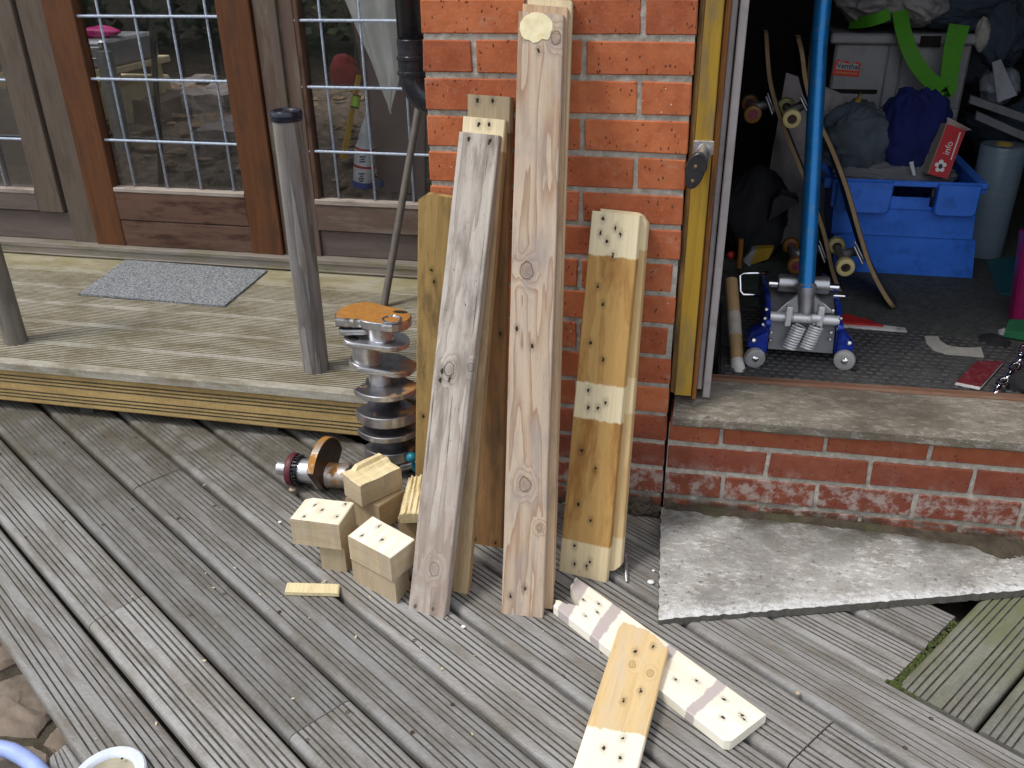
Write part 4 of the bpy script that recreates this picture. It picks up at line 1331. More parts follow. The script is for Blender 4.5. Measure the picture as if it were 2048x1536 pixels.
# ================================================================== small things on the deck
M_STEEL = plain('bright_steel', (.62, .63, .66), .3, .9, .15, 40, .1)
m = MB(); a, b = at(1251, 1112, 2, .006), at(1253, 1163, 2, .006)
n_ = 34
m.tube([a.lerp(b, i / n_) for i in range(n_ + 1)], [.0044 if i % 2 else .0032 for i in range(n_ - 1)] + [.003, .0008], 8)
m.lathe([(.0052, 0), (.006, .003), (.0, .004)], axis_frame(a, a - b), 10)
tag(m.build('screw', M_STEEL), 'steel screw lying on the deck right of the short planks', 'screw')
def pebble(u, v, r, mat, label, name='pebble', sx=1.3):
    p = at(u, v, 2, r * .6)
    m = MB(); m.lathe([(0, -r * .6), (r * .8, -r * .4), (r, 0), (r * .7, r * .5), (0, r * .6)], Matrix.Translation(p) @ Matrix.Diagonal((sx, 1, 1, 1)), 9)
    return tag(m.build(name, mat, smooth=60), label, 'pebble')
M_WHITE = plain('white_chip', (.85, .85, .85), .6)
M_BEIGE = plain('beige_chip', (.45, .36, .26), .7)
pebble(1302, 1164, .0065, M_WHITE, 'white chip on the deck beside the concrete slab')
pebble(1307, 1141, .003, M_WHITE, 'tiny pale chip on the deck above the larger white chip')
pebble(585, 979, .008, M_BEIGE, 'beige pebble on the deck by the broken crank end')
pebble(560, 1044, .004, M_WHITE, 'small white fleck on the deck left of the cream topped block')
pebble(1596, 1386, .005, M_BEIGE, 'small tan chip in the deck gap near the white board', sx=1)
pebble(927, 1253, .004, M_WHITE, 'small grey fleck on the deck in front of the grey plank')

# sawdust and chips round the blocks
m = MB(); random.seed(31)
for k in range(64):
    if k < 44: p = V((random.gauss(-.05, .22), random.gauss(-.45, .16), .001))
    else: p = V((random.uniform(-1.3, 1.3), random.uniform(-1.1, -.02), .001))
    if p.x > .55 and p.y > -.5: continue
    if p.y > .1: continue
    a = random.random() * 6.3; L = random.uniform(.0012, .0042); W_ = L * random.uniform(.25, .6)
    d = V((math.cos(a), math.sin(a), random.uniform(-.1, .3))) * L; s_ = V((-math.sin(a), math.cos(a), 0)) * W_; t = V((0, 0, .0009))
    m.add([p - d - s_, p + d - s_, p + d + s_, p - d + s_, p - d - s_ + t, p + d - s_ + t, p + d + s_ + t, p - d + s_ + t], [(3, 2, 1, 0), (4, 5, 6, 7), (0, 1, 5, 4), (1, 2, 6, 5), (2, 3, 7, 6), (3, 0, 4, 7)])
tag(m.build('sawdust', plain('pale_sawdust', (.55, .47, .33), .9, 0, .3, 200)), 'pale sawdust and tiny wood chips scattered on the deck round the blocks', 'sawdust', kind='stuff')
# ================================================================== crankshaft
def steel_mat(name, base, rust_amt, rough=.34, up=False, lean=None):
    g = G(name)
    o = g.obj(); p = g.pos()
    n = g.noise(o, 40, 5, .6)
    c = g.mix(1, base, g.comb(*[g.mr(n, .3, .7, .75, 1.2, False)] * 3), 'MULTIPLY')
    rn = g.noise(p, 24, 6, .68)
    k = g.mr(rn, .62 - rust_amt * .34, .74 - rust_amt * .34)
    rc = g.mix(g.noise(p, 70, 4, .6), (.22, .08, .015), (.52, .25, .04))
    if lean:                      # rust has spread over one side of the shaft
        side_ = g.mr(g.ma('ADD', g.sep(p)[0], g.ma('MULTIPLY', g.ma('SUBTRACT', rn, .5), .22)), lean[0], lean[1])
        k = g.ma('MAXIMUM', k, g.ma('MULTIPLY', side_, .85))
    c = g.mix(k, c, rc)
    g.bump(g.noise(o, 240, 4), .25, .0008)
    g.out(c, g.mr(k, 0, 1, rough, .8), g.mr(k, 0, 1, .92, .05))
    return g.m
KPX = -.188
M_ST = steel_mat('machined_steel', (.66, .66, .68), .02, .30)
M_ST2 = steel_mat('satin_steel', (.50, .50, .54), .02, .42)
M_STR = steel_mat('rusting_steel', (.25, .25, .265), .10, .40, lean=(KPX + .045, KPX + .095))
M_CAST = steel_mat('shade_darkened_cast_steel', (.19, .19, .205), .02, .42, lean=(KPX + .055, KPX + .11))  # dark tone also stands in for the shadow between the discs
M_RUSTY = steel_mat('orange_rust', (.40, .34, .28), 1.0, .5)
M_BROWNST = steel_mat('brown_oxidised_steel', (.13, .095, .075), .10, .38)
M_TEAL = plain('teal_plastic', (.012, .17, .24), .25, 0, .15, 40, .05)

KP = at(770, 931, 2, 0)
def zc(v): return zup(KP, v)
crank = thing('crankshaft', KP, 'grey steel crankshaft standing on end with a rusty orange top, beside the timber step', 'crankshaft')
def arc(r, a0, a1, n=14): return [(r * math.cos(a0 + (a1 - a0) * i / n), r * math.sin(a0 + (a1 - a0) * i / n)) for i in range(n + 1)]
def web_poly(ang, R, span, rp, thr):
    """counterweight fan pointing along ang (degrees), crank pin boss on the other side"""
    a = math.radians(ang); s_ = math.radians(span)
    pts = arc(R, a - s_, a + s_, 18)
    cx, cy = -thr * math.cos(a), -thr * math.sin(a)
    pts += [(cx + rp * math.cos(t), cy + rp * math.sin(t)) for t in [2 * math.pi * k / 20 for k in range(20)]]
    return hull2(pts)
VL = math.degrees(math.atan2(_r.y, _r.x))             # picture right, as an angle on the ground
FR = math.degrees(math.atan2(-_f.y, -_f.x))           # towards the camera
LEFT = VL + 180
def web(v_top, v_bot, ang, R=.068, span=66, rp=.034, thr=.040, mat=None, cx=0, cy=0, tilt=0, taxis=None, bev=.003, name='web', poly=None):
    z1, z0 = zc(v_top), zc(v_bot)
    m = MB()
    M_ = Matrix.Translation((KP.x + cx, KP.y + cy, (z0 + z1) / 2))
    if tilt:
        t_ = math.radians(taxis if taxis is not None else FR)
        M_ = M_ @ Matrix.Rotation(math.radians(tilt), 4, V((math.cos(t_), math.sin(t_), 0)))
    h = (z1 - z0) / 2
    pl = poly or web_poly(ang, R, span, rp, thr)
    m.prism(pl, -h, h, M_, bev)
    n = len(pl)
    return mk(name, m.v, m.f, None, crank, None, 40, None, [mat or M_CAST, M_ST], [0] * n + [1] * n + [0] * (n + 2))
def cyl(v_top, v_bot, r, cx=0, cy=0, mat=None, name='journal', n=28):
    z1, z0 = zc(v_top), zc(v_bot)
    m = MB()
    m.lathe([(r + .003, z0), (r, z0 + .003), (r, z1 - .003), (r + .003, z1)], Matrix.Translation((KP.x + cx, KP.y + cy, 0)), n)
    return m.build(name, mat or M_ST, crank, 40)
def dirv(ang, r): a = math.radians(ang); return r * math.cos(a), r * math.sin(a)
# top web with its torn-off rusty face
def circ(ang, d, r, n=20): cx, cy = dirv(ang, d); return [(cx + r * math.cos(t), cy + r * math.sin(t)) for t in [2 * math.pi * k / n for k in range(n)]]
def tilted(z, deg): return Matrix.Translation((KP.x, KP.y, z)) @ Matrix.Rotation(math.radians(deg), 4, V((math.cos(math.radians(FR)), math.sin(math.radians(FR)), 0)))
z1, z0 = zc(630), zc(648)
half = hull2(arc(.088, math.radians(LEFT - 75), math.radians(LEFT + 18), 16) + circ(VL, .050, .050) + [dirv(VL + 100, .062)])
# the front edge is torn back to the bearing
pol = []
fv = V((math.cos(math.radians(FR)), math.sin(math.radians(FR)), 0)); lv_ = V((math.cos(math.radians(VL)), math.sin(math.radians(VL)), 0))
dense = []
for a_, b_ in zip(half, half[1:] + half[:1]):
    k_ = max(1, int(((a_[0] - b_[0]) ** 2 + (a_[1] - b_[1]) ** 2) ** .5 / .005))
    dense += [(a_[0] + (b_[0] - a_[0]) * i / k_, a_[1] + (b_[1] - a_[1]) * i / k_) for i in range(k_)]
for (x, y) in dense:
    q_ = V((x, y, 0)); f_ = q_.dot(fv); l_ = q_.dot(lv_)
    lim = .030 if -.075 < l_ < -.022 else (.030 + .022 * min(1, (l_ + .022) / .03) if l_ >= -.022 else .042)
    lim += mnoise.noise(V((l_ * 90, 3, 0))) * .004
    if f_ > lim: q_ -= fv * (f_ - lim)
    pol.append((q_.x, q_.y))
Mt = tilted((z1 + z0) / 2, -4)
m = MB(); m.prism(pol, -.012, .012, Mt, .003)
n_ = len(pol)
top = mk('web', m.v, m.f, None, crank, None, 40, None, [M_CAST, M_ST], [0] * n_ + [1] * n_ + [0] * (n_ + 2))
m = MB(); m.prism([(p[0] * .965, p[1] * .965) for p in pol], .0115, .0132, Mt, .0006); m.build('rusty_face', M_RUSTY, top, 40)
hx, hy = dirv(VL - 26, .060)
m = MB(); m.lathe([(.026, .0125), (.024, .0160), (.021, .0165), (.017, .010), (.010, .003), (0, 0.002)], Mt @ Matrix.Translation((hx, hy, 0)), 22)
for i, p in enumerate(m.v): m.v[i] = p + V((mnoise.noise(p * 120), mnoise.noise(p * 120 + V((5, 0, 0))), mnoise.noise(p * 160))) * .0045
m.build('broken_pin', steel_mat('torn_steel', (.30, .30, .34), .05, .35), top, False)
M_HOLE = plain('dark_bore', (.012, .01, .008), .9)
hx, hy = dirv(VL + 20, .074)
m = MB(); m.prism([(.018 * math.cos(a), .009 * math.sin(a)) for a in [2 * math.pi * k / 18 for k in range(18)]], .0134, .0140, Mt @ Matrix.Translation((hx, hy, 0)) @ Matrix.Rotation(math.radians(VL), 4, 'Z')); m.build('bore', M_HOLE, top)
# lug below the torn face on the left
web(650, 661, 0, mat=M_CAST, bev=.002, poly=hull2(circ(LEFT + 12, .066, .016) + circ(LEFT, .02, .03)))
cyl(645, 676, .034, *dirv(VL, .018))
# tapered web with an oil hole, rising to the right
Mw = tilted((zc(672) + zc(684)) / 2, -8)
pl = hull2(circ(FR - 62, .046, .030) + circ(VL, .040, .052))
m = MB(); m.prism(pl, -.007, .007, Mw, .002); n_ = len(pl)
mk('web', m.v, m.f, None, crank, None, 40, None, [M_ST2, M_ST], [0] * n_ + [1] * n_ + [0] * (n_ + 2))
hx, hy = dirv(FR - 62, .052)
m = MB(); m.prism([(.0135 * math.cos(a), .0135 * math.sin(a)) for a in [2 * math.pi * k / 20 for k in range(20)]], .0069, .0076, Mw @ Matrix.Translation((hx, hy, 0))); m.build('bore', M_HOLE, crank)
cyl(682, 728, .036, *dirv(LEFT - 0, .020))
# wide web sweeping up to the right
Mw = tilted((zc(722) + zc(734)) / 2, -11)
pl = hull2(circ(LEFT, .022, .045) + circ(VL + 10, .045, .055) + [dirv(VL + 14, .112)])
m = MB(); m.prism(pl, -.008, .008, Mw, .002); n_ = len(pl)
mk('web', m.v, m.f, None, crank, None, 40, None, [M_STR, M_ST], [0] * n_ + [1] * n_ + [0] * (n_ + 2))
cyl(732, 764, .032, *dirv(VL, .012))
sx, sy = dirv(VL, .026)
def fan(v0, v1, ang, R=.090, span=70, mat=None):
    web(v0, v1, 0, cx=sx, cy=sy, mat=mat, bev=.002, poly=hull2(arc(R, math.radians(ang - span), math.radians(ang + span), 26) + circ(ang + 180, .014, .034)))
fan(762, 773, FR + 8, mat=M_STR)
cyl(771, 812, .044, *dirv(VL + 70, .034), M_CAST)  # lower journals in the dark steel, shadow put into their colour
fan(806, 826, FR - 2, .088)
cyl(824, 846, .042, *dirv(VL, .026), M_CAST)
fan(842, 853, FR + 6, .091)
cyl(851, 886, .050, *dirv(VL, .026), M_CAST)
fan(880, 900, FR, .078)
cyl(898, 931.0, .055, *dirv(VL, .022), M_CAST)
# stub of the pin that sticks out by the foot
p0, p1 = at(795, 945, 2, .02), at(832, 935, 2, .03)
m = MB(); m.tube([p0 + V((0, 0.03, 0)), p1 + V((0, .03, 0))], .017, 18); m.build('pin', M_ST, crank, 40)

# teal knob in front of the crank's foot
p = at(823, 915, 1, KP.y - .075)
tk = thing('teal_bead', p, 'small shiny teal bead between the crankshaft and the yellow brown board', 'bead')
m = MB(); m.lathe([(0, -.014), (.009, -.011), (.0135, -.003), (.0135, .004), (.010, .010), (.004, .013), (.0, .013)], axis_frame(p, (-.5, -.75, .45)), 18); m.build('cap', M_TEAL, tk, True)
m = MB(); m.lathe([(.007, -.03), (.007, -.010)], axis_frame(p + V((.002, .002, -.012)), (-.1, -.2, 1)), 12); m.build('stem', M_TEAL, tk, 40)

# ================================================================== broken crank end lying on the deck
def P(u, v, z): return at(u, v, 2, z)
be = thing('crank_end', P(640, 970, 0), 'broken crankshaft end lying on the deck with a dark red ring and a rusty web', 'crankshaft piece')
a = P(556, 942, .018); b = P(700, 950, .045)
a = P(560, 936, .046); b = a + V((.985, -.03, .03)).normalized() * .112
axd = (b - a).normalized()
def seg(name, s0, s1, r0, r1, mat, n=28):
    m = MB(); p0 = a + axd * s0; p1 = a + axd * s1
    m.lathe([(r0 - .0015, 0), (r0, .0015), (r1, (p1 - p0).length - .0015), (r1 - .0015, (p1 - p0).length)], axis_frame(p0, axd), n)
    return m.build(name, mat, be, 40)
L0 = (b - a).length
seg('shaft', -.004, .042, .0185, .0185, M_ST)
M_MAROON = plain('dark_red_ring', (.085, .012, .020), .5, 0, .25, 40)
m = MB(); m.lathe([(.030, 0), (.0425, .0), (.0445, .004), (.0445, .013), (.0425, .017), (.035, .017), (.030, .0)], axis_frame(a + axd * .032, axd), 36); m.build('ring', M_MAROON, be, 40)
bg_ = MB()
for k in range(26):
    q_ = 2 * math.pi * k / 26
    Mf = axis_frame(a + axd * .050, axd)
    bg_.bbox((-.0022, -.0035, 0), (.0022, .0035, .012), .0006, Mf @ Matrix.Rotation(q_, 4, 'Z') @ Matrix.Translation((0, .0375, 0)))
bg_.lathe([(.034, 0), (.034, .012)], axis_frame(a + axd * .050, axd), 30)
bg_.build('gear_teeth', plain('blackened_steel', (.04, .04, .045), .35, .8), be, 40)
seg('journal', .060, .100, .031, .033, M_ST)
seg('journal', .0995, L0 + .012, .036, .038, M_ST)
# the web: a fan standing above the shaft
wc = a + axd * (L0 + .016)
upv = V((0, 0, 1)); sidev = axd.cross(upv).normalized()
MW = frame(wc, sidev, upv.cross(V((0, 0, 1))) if False else upv)
dirn = 1 if MW.col[2].xyz.dot(axd) > 0 else -1
fan = [( .092 * math.sin(t), .092 * math.cos(t)) for t in [math.radians(-70 + 140 * i / 20) for i in range(21)]]
polf = hull2(fan + [(.044 * math.cos(t), -.002 + .044 * math.sin(t)) for t in [2 * math.pi * k / 20 for k in range(20)]])
Mlift = MW @ Matrix.Rotation(math.radians(10), 4, 'Z')
m = MB(); m.prism(polf, -.009 , .009, Mlift, .0015); wf = m.build('web', M_BROWNST, be, 40)
rim_o = [(.0930 * math.sin(t), .0930 * math.cos(t)) for t in [math.radians(-69 + 138 * i / 28) for i in range(29)]]
rim_i = [(.0905 * math.sin(t), .0905 * math.cos(t)) for t in [math.radians(69 - 138 * i / 28) for i in range(29)]]
m = MB()
for i in range(28):
    q4 = [rim_o[i], rim_o[i + 1], rim_i[27 - i], rim_i[28 - i]]
    vs = [Mlift @ V((x, y, z_)) for z_ in (-.0088, .0088) for x, y in q4]
    m.add(vs, [(0, 1, 2, 3), (7, 6, 5, 4), (0, 4, 5, 1), (2, 6, 7, 3)])
m.build('rim', steel_mat('rust_speckled_rim', (.42, .36, .30), .62, .55), wf)
# curved cheek and torn pin
ck = hull2([(.042 * math.cos(t) , .042 * math.sin(t)) for t in [2 * math.pi * k / 18 for k in range(18)]] + [(.026 * math.cos(t), -.034 + .012 * math.sin(t)) for t in [2 * math.pi * k / 16 for k in range(16)]])
m = MB(); m.prism(ck, -.006, .006, frame(wc - axd * .014, sidev, upv), .002); m.build('cheek', M_ST, be, 40)
pn0 = wc + axd * .008 - upv * .006; pn1 = pn0 + axd * .062 - sidev * .004
m = MB(); m.lathe([(.034, 0), (.032, .004), (.032, .045), (.030, .056), (.014, .058), (0, .054)], axis_frame(pn0, pn1 - pn0), 30)
for i, p in enumerate(m.v):
    s_ = (p - pn0).dot(axd)
    if s_ > .035: m.v[i] = p + axd * mnoise.noise(p * 90) * .012
m.build('torn_pin', steel_mat('pitted_steel', (.52, .46, .42), .42, .4), be, 40)

# ================================================================== posts, pole, mat, drainpipe
def rpost(name, base, top, r, mat, cap, label):
    t = thing(name, base, label, 'post', 'round posts on the timber step')
    base, top = V(base), V(top)
    m = MB(); n_ = 30; vs, fs, uvs = [], [], []
    K = 28
    for i in range(n_ + 1):
        for k in range(K + 1):
            q_ = 2 * math.pi * k / K
            vs.append(base.lerp(top, i / n_) + V((math.cos(q_), math.sin(q_), 0)) * r)
    for i in range(n_):
        for k in range(K):
            fs.append((i * (K + 1) + k, i * (K + 1) + k + 1, (i + 1) * (K + 1) + k + 1, (i + 1) * (K + 1) + k))
            h = (top - base).length / n_
            uvs.append([(k * 2 * math.pi * r / K, i * h), ((k + 1) * 2 * math.pi * r / K, i * h), ((k + 1) * 2 * math.pi * r / K, (i + 1) * h), (k * 2 * math.pi * r / K, (i + 1) * h)])
    mk('shaft', vs, fs, mat, t, uvs, True)
    if cap:
        m = MB(); m.lathe([(r + .001, -.022), (r + .0025, -.020), (r + .0025, -.012), (r + .0015, -.011), (r + .0035, -.010), (r + .0035, .0), (r + .001, .003), (r - .005, .002), (r - .007, -.001), (0, .001)], Matrix.Translation(top), 32)
        m.build('cap', plain('navy_black_plastic', (.012, .016, .030), .25, 0, .2, 30, .05), t, 40)
    return t
W_POST = wood('shiny_bare_post', (.25, .24, .235), (.085, .08, .078), (9, .5, 8), .85, (.15, .085, .05), .4, fine=.34, rough=.24, cracks=.25)
pb_ = at(627, 744, 2, SZ); pb_.y += .02
rpost('round_post', (pb_.x, pb_.y, SZ - .0005), (pb_.x + .006, pb_.y + .002, at(566, 226, 1, pb_.y - .02).z), .0365, W_POST, True, 'shiny round post with a black cap, standing on the step before the door')
pb2 = at(23, 688, 2, SZ); pb2.y += .02
W_POST2 = wood('grey_bare_post', (.20, .18, .155), (.10, .085, .075), (7, .55, 8), .6, (.10, .09, .06), .5, fine=.25, rough=.45)
rpost('round_post', (pb2.x, pb2.y, SZ - .0005), (pb2.x, pb2.y, .95), .034, W_POST2, False, 'round grey post on the step, cut off by the left picture edge')

# ponytail of grass beside the crank is left to the photograph; dark pole leaning on the window frame
M_POLE = plain('grey_brown_pole', (.115, .098, .085), .55, 0, .18, 40, .2)
p0 = at(768, 612, 2, SZ + .004); p1 = at(838, 210, 1, .985); 
e_ = (p1 - p0)
m = MB(); m.tube([p0, p0 + e_ * .5, p0 + e_ * 1.06], [.0125, .0122, .0118], 16)
tag(m.build('pole', M_POLE, smooth=40), 'thin grey brown pole leaning behind the drainpipe on the window frame', 'pole')

def mat_():
    g = G('grey_carpet')
    p = g.pos()
    n = g.noise(g.vm('MULTIPLY', p, (1, 1, 1)), 190, 4, .8)
    n2 = g.noise(p, 60, 3)
    c = g.mix(g.mr(n, .38, .62), (.075, .085, .095), (.40, .42, .44))
    c = g.mix(g.mr(n2, .55, .7, 0, .5), c, (.17, .18, .19))
    g.bump(n, .8, .004)
    return g.out(c, .95, 0, .1)
M_MAT = mat_()
z_ = SZ + .007
cs = [at(156, 587, 2, z_), at(449, 611, 2, z_), at(250, 519, 2, z_), at(535, 540, 2, z_)]
o = board('door_mat', *cs, .006, M_MAT, None, cols=16, ns=12, jit=.0012, e0=lambda u: .004 * abs(mnoise.noise(V((u * 9, 0, 0)))))
tag(o, 'grey speckled carpet mat on the step in front of the glazed door', 'mat')

# drainpipe
M_PIPE = plain('black_pipe_plastic', (.018, .020, .028), .22, 0, .15, 20, .08, .001, (.07, .07, .08), .3, 30)
yp = .33
pt = at(817, 0, 1, yp); pk = at(826, 150, 1, yp)
dp = thing('drainpipe', (pk.x, yp, .8), 'black plastic drainpipe with a bent shoe, left of the brick pier', 'drainpipe')
r_ = .0345
xp = (at(790, 0, 1, yp).x + at(846, 0, 1, yp).x) / 2 + .001
zk = at(826, 118, 1, yp - r_).z
m = MB(); m.tube([(xp, yp, zk + .02), (xp, yp, 1.6), (xp, yp, 2.62)], r_, 28); m.build('pipe', M_PIPE, dp, True)
zb_ = at(826, 150, 1, yp - r_).z
ze_ = at(826, 82, 1, yp - r_).z
m = MB(); m.lathe([(r_ + .001, zb_ - .004), (r_ + .0055, zb_ - .003), (r_ + .0055, zb_ + .004), (r_ + .0030, zb_ + .006), (r_ + .0030, zk - .006), (r_ + .0055, zk - .004), (r_ + .0055, zk + .003), (r_ + .002, zk + .005), (r_ + .0025, ze_), (r_ + .0005, ze_ + .002)], Matrix.Translation((xp, yp, 0)), 28)
m.build('socket', M_PIPE, dp, 30)
pts = []
for i in range(9):
    t = i / 8
    a_ = math.radians(62) * t
    pts.append(V((xp + .07 * (1 - math.cos(a_)), yp - .0 * t, zb_ - .07 * math.sin(a_))))
d_ = (pts[-1] - pts[-2]).normalized()
pts.append(pts[-1] + d_ * .05)
m = MB(); m.tube(pts, r_ + .003, 28, False); m.build('shoe', M_PIPE, dp, True)

# ================================================================== bottom left corner: paving, hose, ring
pv = thing('stone_paving', (-.75, -.9, -.1), None, None, kind='structure')
zp_ = -.062
random.seed(2)
polys = [[(-30, 1240), (-30, 1352), (46, 1320), (8, 1262)], [(-30, 1372), (-30, 1470), (70, 1474), (112, 1425), (60, 1340)], [(-30, 1482), (-30, 1580), (80, 1580), (100, 1500), (66, 1484)],
         [(82, 1480), (108, 1500), (98, 1590), (220, 1590), (215, 1545), (135, 1440), (118, 1433)]]
for pl in polys:
    P3 = [at(u, v, 2, zp_) for u, v in pl]
    cx = sum(p.x for p in P3) / len(P3); cy = sum(p.y for p in P3) / len(P3)
    hp = []
    n_ = len(P3)
    for i in range(n_):
        for k in range(7):
            p = P3[i].lerp(P3[(i + 1) % n_], k / 7)
            hp.append(V((p.x + mnoise.noise(p * 30) * .006, p.y + mnoise.noise(p * 30 + V((7, 0, 0))) * .006, 0)))
    dz = random.uniform(-.006, .006)
    vs = [V((cx, cy, zp_ + dz + .004))]; fs = []
    rings = 8; m_ = len(hp)
    for r in range(1, rings + 1):
        for p in hp:
            t = r / rings
            q_ = V((cx, cy, 0)).lerp(p, t)
            q_.z = zp_ + dz + mnoise.noise(V((q_.x * 22, q_.y * 60, 1))) * .006 + mnoise.noise(V((q_.x * 60, q_.y * 140, 1))) * .003 - (.008 if r == rings else 0)
            vs.append(q_)
    for i in range(m_): fs.append((0, 1 + i, 1 + (i + 1) % m_))
    for r in range(rings - 1):
        for i in range(m_):
            a0 = 1 + r * m_; b0 = a0 + m_
            fs.append((a0 + i, b0 + i, b0 + (i + 1) % m_, a0 + (i + 1) % m_))
    b0 = 1 + (rings - 1) * m_
    for i in range(m_): vs.append(V((vs[b0 + i].x, vs[b0 + i].y, zp_ - .04)))
    e0 = b0 + m_
    for i in range(m_): fs.append((b0 + i, e0 + i, e0 + (i + 1) % m_, b0 + (i + 1) % m_))
    flip = (hp[1] - hp[0]).cross(hp[8] - hp[0]).z < 0
    if flip: fs = [f[::-1] for f in fs]
    mk('paving_stone', vs, fs, M_STONE, pv, None, 35)
# stub of a grooved board
z_ = -.03
q4 = [at(100, 1580, 2, z_), at(205, 1580, 2, z_), at(97, 1517, 2, z_), at(134, 1486, 2, z_)]
o = board('board_stub', *q4, .025, M_DECK, None, groove_profile((q4[1] - q4[0]).length, .003, (.045, .075, .10), .004, .006), 10, jit=.001)
tag(o, 'short grooved stub of grey board beside the deck edge at the bottom left corner', 'board')
M_HOSE = plain('pale_blue_hose', (.34, .44, .80), .4, 0, .08, 30, .05)
hp = [at(u, v, 2, -.012) for u, v in ((-60, 1500), (-30, 1494), (0, 1496), (24, 1502), (48, 1515), (70, 1532), (88, 1552), (100, 1580))]
pts = []
for i in range(len(hp) - 1):
    for k in range(14): pts.append(hp[i].lerp(hp[i + 1], k / 14))
sm = pts[:]
for _ in range(12): sm = [sm[0]] + [(sm[i - 1] + sm[i] * 2 + sm[i + 1]) / 4 for i in range(1, len(sm) - 1)] + [sm[-1]]
m = MB(); m.tube(sm, [.0145 if i % 2 else .0136 for i in range(len(sm))], 16)
tag(m.build('hose', M_HOSE, smooth=60), 'pale blue ribbed hose curving out of the bottom left corner', 'hose')
M_RING = plain('white_enamel', (.68, .74, .82), .3, .1, .08, 40, .1)
pr_ = at(217, 1552, 2, .012)
rg = thing('gauge', (pr_.x, pr_.y, 0), 'white rimmed round gauge lying on the deck at the bottom left picture edge', 'gauge')
Mr = Matrix.Translation(pr_)
m = MB(); m.lathe([(.058, -.012), (.061, -.010), (.061, .001), (.058, .004), (.046, .004), (.0425, .001), (.041, -.006), (.058, -.012)], Mr, 48); m.build('rim', M_RING, rg, 40)
m = MB(); m.lathe([(.0425, -.0045), (.020, -.004), (0, -.004)], Mr, 40); m.build('dial', plain('olive_dial', (.33, .30, .22), .6), rg, 40)
ph = at(244, 1517, 2, .0163)
m = MB(); m.lathe([(.0024, 0), (.0022, .0003), (0, .0003)], Matrix.Translation(ph), 10); m.build('screw_hole', M_HOLE, rg)
# ================================================================== trolley jack
ZF = .29            # shed floor
M_BLUEM = plain('blue_anodised_metal', (.010, .17, .46), .36, .5, .14, 30, .08, .001, (.10, .20, .30), .5, 45)
M_BLUEP = plain('blue_enamel', (.008, .035, .32), .28, .2, .12, 30, .05)
M_ALU = plain('brushed_aluminium', (.46, .46, .48), .34, .85, .1, 60, .15)
M_ALUD = plain('cast_aluminium', (.27, .27, .285), .5, .7, .12, 60, .2)
M_CHR = plain('chrome', (.8, .8, .82), .12, 1, .03, 30, .02)
M_SILV = plain('bright_silver_paint', (.72, .72, .74), .32, .35, .06, 40, .05)
M_TRAY = plain('dull_grey_metal', (.20, .20, .21), .5, .5, .15, 40, .15)
M_CASTER = plain('clear_grey_polymer', (.30, .30, .30), .3, 0, .1, 30, .05)
JY = .30
jc = at(1603, 720, 1, JY)
jk = thing('trolley_jack', (jc.x, JY + .15, ZF + .014), 'blue and silver trolley jack with a tall blue handle, just inside the shed doorway', 'trolley jack')
def J(u, v, dy=0): return at(u, v, 1, JY + dy)
zb = ZF + .03
xl, xr = J(1537, 640).x, J(1683, 640).x
# side plates run back from the doorway
for x in (xl, xr):
    pol = [(0, zb + .0), (.035, zb - .004), (.42, zb), (.42, zb + .06), (.25, zb + .085), (.07, zb + .105), (.0, zb + .072)]
    m = MB(); m.prism([(y, z) for y, z in pol], -.0055, .0055, frame((x, JY, 0), (0, 1, 0), (0, 0, 1)), .0015)
    m.build('side_plate', M_BLUEP, jk, 40)
    m = MB(); m.lathe([(.012, -.007), (.013, -.005), (.013, .005), (.012, .007)], axis_frame((x, JY + .004, zb + .068), (1, 0, 0)), 20); m.build('plate_boss', M_BLUEP, jk, 40)
# slanted tray between the plates
m = MB()
m.prism([(0, 0), (xr - xl - .014, 0), (xr - xl - .014, .075), (0, .075)], -.003, .003, frame((xl + .007, JY + .006, zb - .004), (1, 0, 0), (0, .35, 1)), .001)
m.build('tray', M_TRAY, jk, 40)
m = MB(); m.prism([(0, 0), (xr - xl - .014, 0), (xr - xl - .014, .10), (0, .10)], -.003, .003, frame((xl + .007, JY + .050, zb + .075), (1, 0, 0), (0, 1, .30)), .001)
m.build('cover_plate', M_ALUD, jk, 40)
# cross shaft and the ram block
yq = JY + .010; zq = J(1610, 637, .010).z
m = MB(); m.tube([(xl + .004, yq, zq), (xr - .004, yq, zq)], .0125, 20); m.build('cross_shaft', M_SILV, jk, 40)
y2 = JY + .12; z2 = at(1605, 566, 1, y2 - .02).z
m = MB(); m.tube([(xl + .022, y2, z2 - .01), (xl + .024, y2, z2 - .01), (xr - .026, y2, z2 - .01), (xr - .024, y2, z2 - .01)], [.020, .023, .023, .020], 24); m.build('ram_block', M_ALU, jk, 40)
m = MB(); m.tube([(xl, y2, z2 - .014), (xr, y2, z2 - .014)], .009, 14); m.build('ram_pin', M_CHR, jk, 40)
